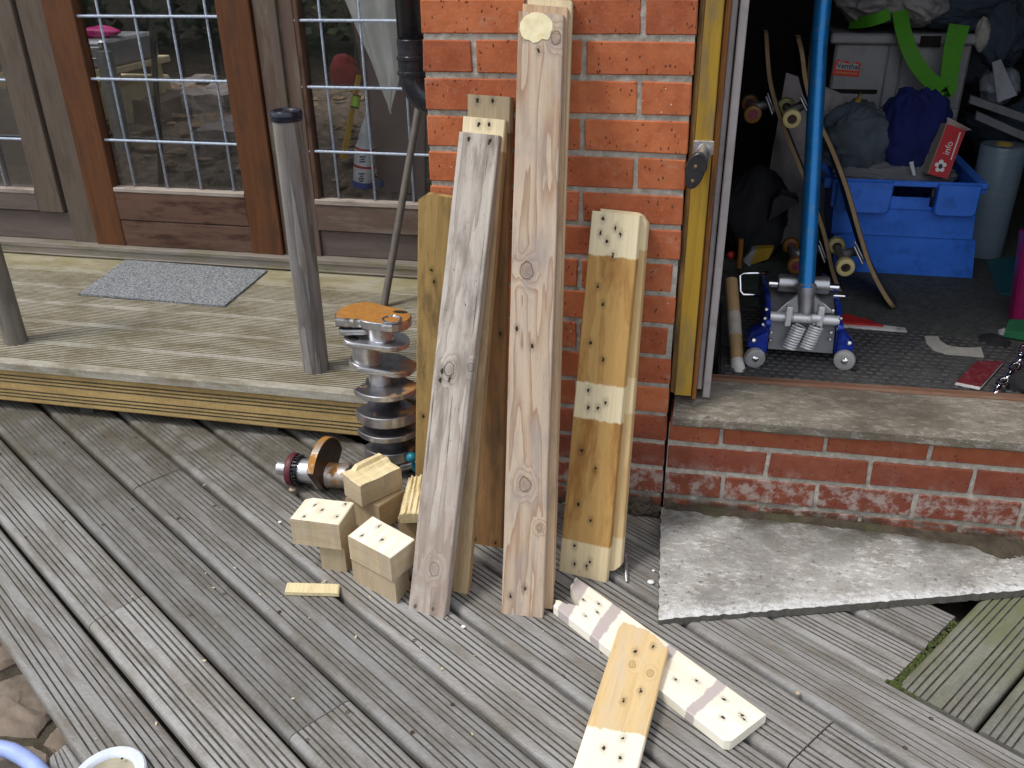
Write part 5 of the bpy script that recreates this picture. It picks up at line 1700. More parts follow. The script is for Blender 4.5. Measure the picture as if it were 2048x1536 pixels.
# handle socket with gussets
hb, ht = at(1612, 628, 1, JY + .02), at(1612, 572, 1, JY + .075)
hd = (ht - hb).normalized()
L_ = (ht - hb).length
m = MB(); m.lathe([(.010, -.012), (.013, -.010), (.019, .004), (.021, L_ * .55), (.0225, L_ * .85), (.026, L_ * .9), (.026, L_), (.022, L_ + .002), (.0195, L_ - .004)], axis_frame(hb, hd), 28); m.build('handle_socket', M_ALUD, jk, 40)
for s_, (u, v) in ((-1, (1551, 626)), (1, (1667, 626))):
    a_ = at(u, v, 1, JY + .018); b_ = hb + hd * (L_ * .70) + V((s_ * .018, 0, 0)); c_ = hb + hd * .004 + V((s_ * .016, 0, -.002))
    m = MB()
    n_ = (b_ - a_).cross(c_ - a_).normalized() * .003
    m.add([a_ + n_, b_ + n_, c_ + n_, a_ - n_, b_ - n_, c_ - n_], [(0, 1, 2), (5, 4, 3), (0, 3, 4, 1), (1, 4, 5, 2), (2, 5, 3, 0)])
    m.build('gusset', M_ALUD, jk)
    m = MB(); m.tube([a_, b_], .0035, 8); m.build('gusset_edge', M_ALU, jk, True)
for u in (1577, 1641):
    c = at(u, 632, 1, JY - .004)
    m = MB(); m.bbox((c.x - .0075, JY - .012, c.z - .026), (c.x + .0075, JY + .014, c.z + .026), .002); m.bbox((c.x - .0064 if u > 1600 else c.x, JY - .004, c.z + .012), (c.x + (.0 if u > 1600 else .022), JY + .016, c.z + .0215), .002) if False else None
    m.build('yoke_lug', M_SILV, jk, 40)
for u in (1595, 1632):
    c = at(u, 636, 1, JY - .006)
    m = MB(); m.tube([(c.x - .010, JY - .006, c.z), (c.x + .010, JY - .006, c.z)], .0105, 18); m.build('roller', M_SILV, jk, 40)
# two return springs
for (u0, v0, u1, v1) in ((1599, 652, 1577, 697), (1634, 652, 1612, 697)):
    a_, b_ = at(u0, v0, 1, JY - .016), at(u1, v1, 1, JY - .030)
    Ms = axis_frame(a_, b_ - a_); Ls = (b_ - a_).length
    turns = 9; N_ = turns * 14
    pts = [Ms @ V((.0148 * math.cos(2 * math.pi * i / 14), .0148 * math.sin(2 * math.pi * i / 14), Ls * i / N_)) for i in range(N_ + 1)]
    sp = MB(); sp.tube(pts, .0032, 7); sp.build('spring', M_SILV, jk, True)
    m = MB(); m.lathe([(.009, 0), (.009, Ls)], Ms, 12); m.build('spring_rod', M_DARK, jk, True)
# casters on blue outriggers
JY0 = JY
for (u, v, sgn) in ((1509, 715, -1), (1689, 720, 1)):
    c = at(u, v, 2, ZF + .033)
    JY = c.y + .012
    xw = xl if sgn < 0 else xr
    pol = [(xw, zb + .056), (xw + sgn * .004, zb + .070), (c.x + sgn * .012, zb + .047), (c.x + sgn * .020, zb + .036), (c.x + sgn * .018, zb + .024), (c.x - sgn * .01, zb + .018), (xw, zb + .01)]
    if sgn > 0: pol = pol[::-1]
    m = MB(); m.prism([(x, z) for x, z in pol], -.012 - (JY0 - JY), .014, frame((0, JY + .014, 0), (1, 0, 0), (0, 0, 1)), .002); m.build('outrigger', M_BLUEP, jk, 40)
    m = MB(); m.lathe([(.007, 0), (.007, .003), (.004, .006), (0, .006)], axis_frame((c.x + sgn * .006, JY - .001, zb + .046), (0, -1, .3)), 12); m.build('bolt', M_CHR, jk, 40)
    m = MB(); m.lathe([(.016, 0), (.016, .003), (.013, .004), (.013, .007), (.015, .008), (.015, .011)], Matrix.Translation((c.x + sgn * .004, JY + .002, zb + .008)), 18); m.build('swivel', M_CHR, jk, 40)
    wd_ = V((-.25 * sgn, -1, 0)).normalized()
    m = MB(); m.lathe([(.020, -.010), (.0245, -.008), (.026, -.003), (.026, .003), (.0245, .008), (.020, .010), (.008, .010), (.008, .009), (0, .009)], axis_frame(c, wd_), 28); wl = m.build('caster_wheel', M_CASTER, jk, 40)
    m = MB(); m.lathe([(.0065, .009), (.0065, .012), (.003, .014), (0, .014)], axis_frame(c, wd_), 12); m.build('axle_nut', M_CHR, wl, 40)
    fk = MB(); sdv = wd_.cross(V((0, 0, 1)))
    a_ = V((c.x + sgn * .010, JY + .0, zb + .007))
    fk.tube([a_ + wd_ * .011, a_ * .5 + c * .5 + wd_ * .0125, c + wd_ * .012], [.010, .008, .006], 8); fk.build('fork', M_CHR, jk, True)
JY = JY0
for (u, v) in ((1533, 618), (1530, 636), (1526, 648), (1682, 636), (1676, 658), (1662, 664), (1660, 678), (1543, 664), (1541, 680), (1666, 620)):
    p = at(u, v, 1, JY - .002)
    m = MB(); m.lathe([(.0048, 0), (.0048, .003), (.003, .005), (0, .005)], axis_frame(p, (0, -1, .2)), 9); m.build('bolt', M_CHR, jk, 40)
# chrome carrying handle on the left
y3 = JY + .16
h0, h1 = at(1537, 546, 1, y3), at(1480, 546, 1, y3); h2, h3 = at(1480, 589, 1, y3 - .03), at(1524, 590, 1, y3 - .03)
pts = [h0, h1 + V((.008, 0, 0)), h1 + V((.0, -.003, -.008)), h2 + V((.0, .003, .008)), h2 + V((.008, 0, 0)), h3]
m = MB(); m.tube(pts, .0052, 10); m.build('side_handle', M_CHR, jk, True)
h3 = at(1678, 592, 1, y3 - .02)
m = MB(); m.tube([h3 - V((.02, 0, 0)), h3 + V((.014, 0, 0))], .0052, 10); m.build('side_handle', M_CHR, jk, 40)
# tall handle
t0 = hb + hd * (L_ * .8)
t1 = at(1648, 0, 1, .62); t2 = at(1660, -160, 1, .68)
sj = at(1638, 86, 1, .585)
t0.y = t0.y
m = MB(); m.tube([t0, sj], [.0205, .0205], 24); m.build('handle_pole', M_BLUEM, jk, 40)
m = MB(); m.tube([sj + (t2 - sj).normalized() * .001, t2], [.0210, .0208], 24); m.build('handle_pole', M_BLUEM, jk, 40)

# ================================================================== mats on the floor
M_RUB = plain('black_rubber', (.055, .055, .057), .6, 0, .35, 30, .2, .001, (.10, .095, .08), .6, 14)
M_RUB2 = plain('grubby_dark_carpet', (.062, .068, .062), .95, 0, .45, 70, .6, .003, (.095, .09, .08), .6, 9)
fm = thing('rubber_mat', (1.1, .36, ZF), 'black studded rubber mat just inside the shed doorway', 'mat')
za = ZF + .006
m = MB(); m.prism([(.665, .172), (1.62, .172), (1.62, .50), (1.235, .515), (1.0, .585), (.665, .66)], ZF - .003, za, None, .001); m.build('base', M_RUB, fm, 40)
st = MB(); random.seed(6)
for i in range(38):
    for j in range(21):
        x = .682 + i * .0235 + (.0117 if j % 2 else 0); y = .186 + j * .0215
        if y > .66 - (x - .665) * .225: continue
        st.bbox((x - .0082, y - .0055, za - .001), (x + .0082, y + .0055, za + .0028 + random.uniform(-.0006, .0006)), .0018)
so = st.build('studs', M_RUB, fm); so['kind'] = 'stuff'
m = MB(); m.prism([(1.0, .59), (1.24, .52), (1.9, .50), (1.9, 1.7), (.72, 1.7), (.72, .67)], ZF - .004, za - .002, None, .001)
tag(m.build('carpet', M_RUB2, smooth=40), 'grubby dark carpet on the shed floor behind the studded mat', 'carpet')
# red and white sleeve on the floor
M_REDP = plain('red_paint', (.40, .018, .014), .5, 0, .2, 30)
M_WHP = plain('chipped_white_paint', (.62, .60, .57), .6, 0, .1, 40, .3, .001, (.2, .18, .16), .8, 30)
rs = thing('painted_strip', (1.0, .6, za), 'chipped red and white painted strip on the shed floor right of the jack', 'strip')
q4 = [at(u, v, 2, za + .006) for u, v in ((1676, 651), (1815, 661), (1680, 640), (1812, 656))]
board('white_edge', q4[0], q4[1], q4[2], q4[3], .012, M_WHP, rs, None, 3, 8, jit=.002)
q4 = [at(u, v, 2, za + .012) for u, v in ((1680, 644), (1768, 650), (1684, 626), (1740, 640))]
board('red_face', q4[0], q4[1], q4[2], q4[3], .012, M_REDP, rs, None, 3, 8, jit=.003)
# pale curved strip
M_PALEG = plain('pale_speckled_foam', (.34, .33, .30), .9, 0, .15, 90, .4, .001)
c_ = [(1849, 672), (1853, 686), (1866, 698), (1890, 706), (1925, 709), (1968, 713)]
ci = [(1876, 672), (1880, 680), (1894, 690), (1915, 694), (1940, 695), (1962, 694)]
pp = [at(u, v, 2, za + .0045) for u, v in c_] + [at(u, v, 2, za + .0045) for u, v in ci[::-1]]
m = MB()
N = len(c_)
for z in (0, -.004):
    for p in pp: m.v.append(p + V((0, 0, z)))
K = len(pp)
for i in range(N - 1):
    m.f.append((i, i + 1, K - 2 - i, K - 1 - i))
for i in range(K): m.f.append((i, i + K, (i + 1) % K + K, (i + 1) % K))
tag(m.build('foam_strip', M_PALEG), 'pale speckled curved strip lying on the studded mat', 'strip')
M_MAROONB = plain('maroon_card', (.13, .014, .022), .5, 0, .2, 60, .1, .001, (.3, .2, .2), .3, 90)
bk = thing('booklet', at(1960, 745, 2, za + .02), 'maroon booklet with a white edge lying on the studded mat by the chain', 'booklet')
zk_ = za + .012
q4 = [at(u, v, 2, zk_) for u, v in ((1912, 762), (1962, 772), (1952, 722), (2007, 722))]
board('cover', *q4, .003, M_MAROONB, bk, None, 2, 2, jit=.0005)
q5 = [p - V((0, 0, .0035)) for p in q4]; q5[0] += (q5[0] - q5[2]) * .03; q5[1] += (q5[1] - q5[3]) * .03
board('pages', q5[0], q5[1], q5[2], q5[3], .005, plain('white_paper', (.72, .70, .70), .8), bk, None, 2, 2, jit=.0005)
# chain
chn = thing('chain', at(2020, 760, 2, za), 'bright steel chain lying on the studded mat at the right picture edge', 'chain')
links = [(1988, 788), (1999, 771), (2012, 757), (2024, 742), (2036, 725), (2044, 706), (2052, 690)]
for i in range(len(links) - 1):
    a_ = at(*links[i], 2, za + .012 + .002 * i); b_ = at(*links[i + 1], 2, za + .014 + .002 * i)
    c = (a_ + b_) / 2; d = (b_ - a_).normalized()
    sdv = d.cross(V((0, 0, 1))).normalized()
    if i % 2: Mx = frame(c, d, sdv)
    else: Mx = frame(c, d, (sdv + V((0, 0, 1.6))).normalized())
    pts = [Mx @ V((.019 * math.cos(t) + (.006 if math.cos(t) > 0 else -.006), .0105 * math.sin(t), 0)) for t in [2 * math.pi * k / 20 for k in range(21)]]
    m = MB(); m.tube(pts, .0040, 8, False); m.build('link', M_CHR, chn, True)

def heap(name, c, rx, ry, rz, mat, label, cat, seed=0, nu=84, nv=50, fold=.22, dirs=(1.6, 1.6, .7), rot=0, fs=2.3, flat=.0):
    """a crumpled piece of cloth: an uneven mound with creases"""
    m = MB(); c = V(c)
    R = Matrix.Rotation(rot, 3, 'Z')
    for j in range(nv + 1):
        th_ = math.pi * j / nv
        for i in range(nu):
            ph = 2 * math.pi * i / nu
            d = V((math.sin(th_) * math.cos(ph), math.sin(th_) * math.sin(ph), math.cos(th_)))
            w_ = V((mnoise.noise(d * 1.3 + V((seed, 0, 0))), mnoise.noise(d * 1.3 + V((0, seed, 0))), mnoise.noise(d * 1.3 + V((0, 0, seed)))))
            e = d + w_ * .55
            q = V((e.x * 1.9 + e.z * 1.1, e.y * 1.5, e.z * .75 - e.x * .5)) * (fs * .62) + V((seed * 3.1, seed * 1.7, seed))
            f1 = (1 - abs(mnoise.noise(q)) * 1.9) ** 2 * .8; q2 = V((e.z * 2.6 - e.x * .8, e.y * 2, e.x * .9)) * (fs * .8) + V((seed, 4, 4))
            f2 = (1 - abs(mnoise.noise(q2)) * 2.2) ** 3; f3 = mnoise.noise(d * 1.2 + V((9, seed, 0)))
            k = 1 + fold * (f1 * .42 + f2 * .16) + .30 * f3
            p = V((d.x * rx, d.y * ry, d.z * rz)) * k
            m.v.append(c + R @ p)
    for j in range(nv):
        for i in range(nu):
            i2 = (i + 1) % nu
            m.f.append((j * nu + i, (j + 1) * nu + i, (j + 1) * nu + i2, j * nu + i2))
    o = m.build(name, mat, None, True)
    return tag(o, label, cat) if label else o

# ================================================================== blue crate
def crate_mat(name, c, d):
    return plain(name, c, .45, 0, .10, 14, .12, .001, d, .45, 22)
M_CRATE = crate_mat('blue_crate_plastic', (.045, .21, .88), (.02, .09, .45))
YC = 1.0
cb0, cb1 = at(1662, 546, 2, ZF + .004), at(1944, 561, 2, ZF + .004)
yf = YC
b0, b1 = at(1664, 547, 1, yf), at(1944, 560, 1, yf)
t0_, t1_ = at(1668, 356, 1, yf - .028), at(1976, 372, 1, yf - .028)
zt_ = (t0_.z + t1_.z) / 2; zb_c = ZF + .002
cr = thing('storage_crate', ((b0.x + b1.x) / 2, yf + .17, zb_c), 'bright blue plastic crate full of clothes on the shed floor', 'crate')
D = .34
def ringz(x0, x1, y0, y1, z): return [V((x0, y0, z)), V((x1, y0, z)), V((x1, y1, z)), V((x0, y1, z))]
zs_ = [(0, 0), (.42, .34), (.430, .56), (.71, .70), (.72, .92), (1, 1)]
# shell with stepped walls; the grip opening is cut from the front
gx0, gx1 = at(1786, 385, 1, yf - .03).x, at(1869, 385, 1, yf - .03).x
gz0, gz1 = at(1830, 396, 1, yf - .03).z, at(1830, 373, 1, yf - .03).z
def lvl(k):
    z = zb_c + (zt_ - zb_c) * k[0]; e = k[1]
    x0 = b0.x + (t0_.x - b0.x) * e; x1 = b1.x + (t1_.x - .030 - b1.x) * e
    return x0, x1, yf - .026 * e, yf + D + .026 * e, z
m = MB()
lv = [lvl(k) for k in zs_]
zg = sorted(set([l[4] for l in lv] + [gz0, gz1]))
def interp(z):
    for a_, b_ in zip(lv[:-1], lv[1:]):
        if a_[4] - 1e-6 <= z <= b_[4] + 1e-6:
            t = (z - a_[4]) / max(1e-6, b_[4] - a_[4]); return [a_[i] + (b_[i] - a_[i]) * t for i in range(4)] + [z]
    return list(lv[-1])
rows = [interp(z) for z in zg]
th_ = .004
for r0, r1 in zip(rows[:-1], rows[1:]):
    for ins, fl in ((0, False), (th_, True)):
        A = [V((r0[0] + ins, r0[2] + ins, r0[4])), V((gx0, r0[2] + ins, r0[4])), V((gx1, r0[2] + ins, r0[4])), V((r0[1] - ins, r0[2] + ins, r0[4])), V((r0[1] - ins, r0[3] - ins, r0[4])), V((r0[0] + ins, r0[3] - ins, r0[4]))]
        B = [V((r1[0] + ins, r1[2] + ins, r1[4])), V((gx0, r1[2] + ins, r1[4])), V((gx1, r1[2] + ins, r1[4])), V((r1[1] - ins, r1[2] + ins, r1[4])), V((r1[1] - ins, r1[3] - ins, r1[4])), V((r1[0] + ins, r1[3] - ins, r1[4]))]
        for k in range(6):
            if k == 1 and r0[4] >= gz0 - 1e-5 and r1[4] <= gz1 + 1e-5: continue
            q = [A[k], A[(k + 1) % 6], B[(k + 1) % 6], B[k]]
            if fl: q.reverse()
            m.add(q, [(0, 1, 2, 3)])
r0 = rows[0]; m.add(ringz(r0[0], r0[1], r0[2], r0[3], r0[4] + .001), [(3, 2, 1, 0)])
m.build('shell', M_CRATE, cr)
xt0, xt1 = lv[-1][0], lv[-1][1]
yt = lv[-1][2]
m = MB()
m.bbox((xt0 - .004, yt - .012, gz1 + .0), (xt1 + .030, yt + .001, zt_ + .004), .003)
m.bbox((xt0 - .004, yt + D + .05, gz1 + .0), (xt1 + .030, yt + D + .064, zt_ + .004), .003)
m.bbox((xt1 + .002, yt + .002, zt_ - .03), (xt1 + .030, yt + D + .05, zt_ + .004), .003)
m.bbox((xt0 - .026, yt + .002, zt_ - .03), (xt0 - .004, yt + D + .05, zt_ + .004), .003)
m.build('rim', M_CRATE, cr, 40)
for (u0, u1, v1) in ((1672, 1783, 424), (1873, 1960, 432)):
    a_, b_ = at(u0, 400, 1, yt - .03).x, at(u1, 400, 1, yt - .03).x
    zl = at(u0, v1, 1, yt - .03).z
    r_ = .014
    pol = [(a_, zt_ + .001), (a_, zl + r_)] + [(a_ + r_ - r_ * math.cos(t), zl + r_ - r_ * math.sin(t)) for t in (.5, 1.0, 1.57)] + [(b_ - r_ + r_ * math.sin(t), zl + r_ - r_ * math.cos(t)) for t in (0, .5, 1.0)] + [(b_, zl + r_), (b_, zt_ + .001)]
    m = MB(); m.prism(pol, 0, .030, frame((0, yt + .004, 0), (1, 0, 0), (0, 0, 1)), .004); m.build('flap', M_CRATE, cr, 40)
m = MB(); a_ = at(1868, 375, 1, yt - .04)
m.tube([a_, a_ + V((.0, -.004, -.03)), at(1862, 412, 1, yt - .036)], .006, 8)
tag(m.build('black_strap', M_BLACK, None, True), 'short black strap hanging from the rim of the blue crate', 'strap')
# clothes in the crate
M_DENIM = plain('grey_denim', (.075, .10, .13), .9, 0, .3, 12, .4, .002, (.13, .135, .13), .6, 8)
M_NAVY = plain('navy_cloth', (.006, .014, .12), .9, 0, .3, 10, .3, .002)
M_GREYC = plain('grey_cloth', (.15, .16, .18), .9, 0, .2, 14, .3)
heap('jeans', at(1717, 288, 1, 1.17), .118, .10, .112, M_DENIM, 'faded grey denim garment heaped at the left of the blue crate', 'garment', 3, fold=.3)
heap('garment', at(1820, 285, 1, 1.18), .12, .10, .145, M_NAVY, 'navy blue garment bundled in the middle of the blue crate', 'garment', 8, fold=.34)
heap('garment', at(1790, 348, 1, 1.10), .17, .06, .035, M_GREYC, 'grey garment spilling along the front rim of the blue crate', 'garment', 5, fold=.4)
m = MB(); a_ = at(1822, 325, 1, 1.04); b_ = at(1826, 350, 1, 1.035)
q_ = [a_ + V((-.005, 0, 0)), a_ + V((.006, 0, .004)), b_ + V((.007, -.004, 0)), b_ + V((-.001, -.004, 0))]
m.add(q_ + [p + V((0, .0012, 0)) for p in q_], [(3, 2, 1, 0), (4, 5, 6, 7), (0, 1, 5, 4), (1, 2, 6, 5), (2, 3, 7, 6), (3, 0, 4, 7)])
tag(m.build('cloth_tag', plain('white_tag', (.6, .62, .66), .7)), 'small white tag on the navy garment in the crate', 'tag')
# red carton
M_REDC = plain('red_card', (.50, .015, .025), .45, 0, .06, 40, .05)
M_CARD = plain('raw_card', (.42, .36, .27), .8, 0, .1, 40)
yb = 1.0
q4 = [at(1856, 348, 1, yb), at(1896, 358, 1, yb), at(1893, 247, 1, yb + .05), at(1932, 262, 1, yb + .05)]
rb = thing('red_carton', (q4[0] + q4[1]) / 2, 'open red carton with white lettering tilted on the crate rim', 'carton')
board('front_panel', *q4, .002, M_REDC, rb, None, 2, 2, jit=0)
nb = (q4[1] - q4[0]).cross(q4[2] - q4[0]).normalized()
bk4 = [p - nb * .07 + V((0, 0, .012)) for p in q4]
board('side_panel', bk4[0], q4[0], bk4[2], q4[2], .002, M_CARD, rb, None, 2, 2, jit=0)
board('side_panel', q4[1], bk4[1], q4[3], bk4[3], .002, M_CARD, rb, None, 2, 2, jit=0)
board('back_panel', bk4[0] , bk4[1], bk4[2] + V((0, 0, .02)), bk4[3] + V((0, 0, .02)), .002, M_CARD, rb, None, 2, 2, jit=0)
fl = [q4[2], q4[3], q4[2] + V((-.004, -.012, .02)), q4[3] + V((.01, -.02, .006))]
board('flap', *fl, .002, plain('white_card', (.6, .56, .52), .7), rb, None, 2, 2, jit=0)
sx_ = (q4[1] - q4[0]).normalized(); up_ = (q4[2] - q4[0]).normalized()
M_PRINT = plain('white_print', (.78, .77, .76), .5, 0, 0, 10, 0)
M_PRINTB = plain('black_print', (.01, .01, .012), .5, 0, 0, 10, 0)
def text(s, size, o, x, y, mat, parent, name='lettering', bold=0):
    cu = bpy.data.curves.new(name, 'FONT'); cu.body = s; cu.size = size; cu.extrude = .0002; cu.align_x = 'LEFT'; cu.offset = bold
    cu.materials.append(mat)
    tmp = bpy.data.objects.new(name, cu)
    me = bpy.data.meshes.new_from_object(tmp); bpy.data.objects.remove(tmp)
    ob = bpy.data.objects.new(name, me); COL.objects.link(ob)
    ob.parent = parent
    M_ = frame(o, x, y)
    M_.translation = V(o) - wloc(parent)
    ob.matrix_local = M_
    return ob
hgt_ = (q4[2] - q4[0]).length; wdt_ = (q4[1] - q4[0]).length
text('info', .026, q4[0] + sx_ * wdt_ * .62 + up_ * hgt_ * .43 + nb * .0008, up_, -sx_, M_PRINT, rb)
m = MB(); Mf = frame(q4[0] + nb * .0006, sx_, up_)
m.prism([(wdt_ * .80, hgt_ * .36), (wdt_ * .86, hgt_ * .36), (wdt_ * .86, hgt_ * .90), (wdt_ * .80, hgt_ * .90)], 0, .0003, Mf); m.build('printed_line', M_PRINT, rb)
m = MB()
for k in range(5):
    a_ = 2 * math.pi * k / 5 + .5
    cx, cy = wdt_ * .45 + .0105 * math.cos(a_), hgt_ * .20 + .0125 * math.sin(a_)
    m.prism([(cx + .0068 * math.cos(t), cy + .0068 * math.sin(t)) for t in [2 * math.pi * i / 9 for i in range(9)]], 0, .0004 + k * .00002, Mf)
m.build('emblem', M_PRINT, rb)
m = MB(); m.prism([(wdt_ * .45 + .006 * math.cos(t), hgt_ * .20 + .007 * math.sin(t) * (1.3 if math.sin(t) < 0 else 1)) for t in [2 * math.pi * i / 7 for i in range(7)]], .0004, .0008, Mf); m.build('emblem_centre', M_PRINTB, rb)

# ================================================================== grey box behind, green strap, clothes on top
M_GBOX = plain('grey_box_plastic', (.33, .33, .36), .45, 0, .06, 20, .08, .001, (.2, .2, .22), .4, 25)
YB = 1.42
g0, g1 = at(1640, 240, 1, YB), at(1925, 240, 1, YB)
gt = at(1660, 75, 1, YB - .02).z
gt2 = at(1930, 60, 1, YB - .02).z
gb = thing('storage_box', ((g0.x + g1.x) / 2, YB + .15, ZF), 'big grey plastic storage box with a red label, behind the blue crate', 'storage box')
xa, xb = at(1650, 240, 1, YB).x, at(1920, 215, 1, YB).x
gzt = (gt + gt2) / 2
m = MB(); m.bbox((xa, YB, ZF), (xb, YB + .30, gzt - .03), .008); m.build('body', M_GBOX, gb, 40)
m = MB(); m.bbox((xa - .02, YB - .024, gzt - .032), (xb + .03, YB + .32, gzt), .006); m.build('rim', M_GBOX, gb, 40)
p1x, p2x = at(1795, 150, 1, YB - .01).x, at(1756, 150, 1, YB - .01).x
m = MB(); m.bbox((at(1768, 150, 1, YB).x, YB - .012, at(1780, 215, 1, YB).z), (at(1797, 150, 1, YB).x, YB + .001, gzt - .033), .005); m.build('rib', M_GBOX, gb, 40)
m = MB(); m.bbox((at(1800, 150, 1, YB).x, YB - .006, at(1800, 215, 1, YB).z), (xb - .006, YB + .001, gzt - .033), .003); m.build('rib', M_GBOX, gb, 40)
m = MB(); c0_, c1_ = at(1838, 94, 1, YB - .026), at(1884, 72, 1, YB - .026)
m.bbox((c0_.x, YB - .0265, c0_.z), (c1_.x, YB - .0235, c1_.z), .001); m.build('grip_recess', M_HOLE, gb)
m = MB(); c0_, c1_ = at(1650, 186, 1, YB), at(1756, 172, 1, YB)
m.bbox((c0_.x, YB - .004, c0_.z), (c1_.x, YB + .001, c0_.z + .014), .002); m.build('groove', M_HOLE, gb)
lb0, lb1 = at(1664, 150, 1, YB - .002), at(1723, 118, 1, YB - .002)
M_LAB = plain('orange_red_label', (.75, .06, .025), .5, 0, .05, 40, 0)
M_LABG = plain('grey_label', (.50, .50, .52), .5, 0, .05, 40, 0)
w_, h_ = lb1.x - lb0.x, lb1.z - lb0.z
m = MB()
Ml = frame((lb0.x, YB - .0022, lb0.z), (1, 0, -.06), (0.0, 0, 1))
edge = [(0, 0), (w_, 0), (w_, h_ * .82), (w_ * .8, h_ * .92), (w_ * .62, h_ * .78), (w_ * .45, h_ * .95), (w_ * .25, h_ * .85), (w_ * .12, h_), (0, h_ * .8)]
m.prism(edge, -.0004, .0004, Ml); lbl = m.build('label', M_LAB, gb)
m = MB(); m.prism([(w_ * .10, h_ * .38), (w_ * .95, h_ * .38), (w_ * .95, h_ * .76), (w_ * .75, h_ * .80), (w_ * .5, h_ * .76), (w_ * .3, h_ * .80), (w_ * .10, h_ * .84)], .0004, .0008, Ml); m.build('label_field', M_LABG, lbl)
text('Venthal', h_ * .46, (lb0.x + w_ * .12, YB - .0034, lb0.z + h_ * .45), V((1, 0, -.06)), V((0, 0, 1)), plain('dark_blue_print', (.03, .035, .07), .5), lbl, bold=.0004)
m = MB(); m.prism([(w_ * .10, h_ * .14), (w_ * .92, h_ * .14), (w_ * .92, h_ * .24), (w_ * .10, h_ * .24)], .0004, .0008, Ml); m.build('label_line', plain('pale_orange_print', (.8, .25, .12), .5), lbl)

M_GREEN = plain('green_webbing', (.075, .34, .012), .7, 0, .12, 30, .3, .001)
def ribbon(name, pts, w0, mat, label, cat, th=.004, wv=None):
    """flat strap through 3d points; wv the direction of its width"""
    m = MB(); n = len(pts)
    for i, p in enumerate(pts):
        t = (pts[min(i + 1, n - 1)] - pts[max(i - 1, 0)]).normalized()
        wd = (wv[i] if isinstance(wv, list) else wv)
        wd = (wd - t * wd.dot(t)).normalized(); nn = t.cross(wd)
        ww = w0[i] if isinstance(w0, list) else w0
        for a, b in ((-1, -1), (1, -1), (1, 1), (-1, 1)): m.v.append(p + wd * ww / 2 * a + nn * th / 2 * b)
    for i in range(n - 1):
        for k in range(4):
            k2 = (k + 1) % 4
            m.f.append((i * 4 + k, i * 4 + k2, i * 4 + 4 + k2, i * 4 + 4 + k))
    m.f.append((3, 2, 1, 0)); e = (n - 1) * 4; m.f.append((e, e + 1, e + 2, e + 3))
    return tag(m.build(name, mat, None, 50), label, cat)
def spl(pts, k=8):
    out = []
    for i in range(len(pts) - 1):
        p0 = pts[max(i - 1, 0)]; p1 = pts[i]; p2 = pts[i + 1]; p3 = pts[min(i + 2, len(pts) - 1)]
        for j in range(k):
            t = j / k
            out.append(.5 * ((2 * p1) + (p2 - p0) * t + (2 * p0 - 5 * p1 + 4 * p2 - p3) * t * t + (3 * p1 - p0 - 3 * p2 + p3) * t ** 3))
    out.append(pts[-1]); return out
ys = 1.32
ribbon('green_strap', spl([at(u, v, 1, y) for u, v, y in ((1700, 46, 1.45), (1740, 42, 1.36), (1780, 28, 1.34))]), .036, M_GREEN, 'short green strap lying under the pale cloth on the grey box', 'strap', wv=V((0, .3, 1)))
pts = spl([at(u, v, 1, y) for u, v, y in ((1800, 22, 1.38), (1806, 60, 1.34), (1822, 108, 1.31), (1848, 148, 1.30), (1876, 172, 1.295), (1897, 183, 1.292))]) 
pts2 = spl([at(u, v, 1, y) for u, v, y in ((1897, 184, 1.291), (1899, 150, 1.30), (1906, 100, 1.31), (1919, 50, 1.34))])
ribbon('green_strap', pts + pts2[1:], [.046] * len(pts) + [.046 + .016 * i / len(pts2) for i in range(len(pts2) - 1)], M_GREEN, 'long green strap hanging folded in a V over the grey box', 'strap', wv=V((1, 0, .15)))
M_PALEC = plain('pale_printed_cloth', (.34, .32, .33), .9, 0, .25, 16, .3, .002, (.12, .13, .16), .5, 14)
M_DKB = plain('dark_blue_cloth', (.045, .065, .10), .9, 0, .3, 10, .3, .002)
M_BLKC = plain('black_cloth', (.012, .012, .016), .9, 0, .3, 10, .3, .002)
heap('cloth', at(1750, 12, 1, 1.48), .105, .12, .05, M_PALEC, 'pale printed cloth crumpled at the left on top of the grey box', 'cloth', 2, fold=.36)
heap('cloth', at(1830, 8, 1, 1.46), .09, .11, .06, M_PALEC, 'pale printed cloth folded over the middle of the grey box', 'cloth', 12, fold=.36)
heap('garment', at(1925, 10, 1, 1.5), .14, .13, .07, M_DKB, 'dark blue garment piled at the right on top of the grey box', 'garment', 21, fold=.35)
heap('garment', at(2010, 60, 1, 1.45), .075, .09, .11, M_DKB, 'dark blue garment hanging down at the right picture edge', 'garment', 26, fold=.35)
heap('crumpled_paper', at(1966, 70, 1, 1.4), .022, .02, .045, plain('off_white_paper', (.42, .42, .38), .8), 'crumpled off white paper right of the green strap', 'paper', 31, 36, 20, fold=.5)
heap('garment', at(1985, 170, 1, 1.7), .12, .1, .10, M_BLKC, 'black cloth bundle behind the grey struts', 'garment', 33, fold=.3)
heap('garment', at(1968, 112, 1, 1.62), .075, .07, .085, plain('slate_cloth', (.085, .10, .13), .9, 0, .3, 10, .3, .002), 'slate grey garment bunched behind the crumpled off white paper', 'garment', 35, fold=.36)
heap('plastic_wrap', at(1998, 170, 1, 1.5), .055, .05, .06, plain('bluish_wrap', (.30, .34, .40), .35, 0, .2, 14, .3, .002), 'bluish clear plastic wrap crumpled behind the light grey card sheet', 'plastic wrap', 37, fold=.4)
heap('garment', at(1945, 165, 1, 1.75), .10, .09, .09, M_GREYC, 'grey garment pushed down between the grey box and the struts', 'garment', 39, fold=.35)
heap('garment', at(2030, 235, 1, 1.75), .16, .1, .11, M_DKB, 'dark blue garment heap behind the two grey struts', 'garment', 40, fold=.35)
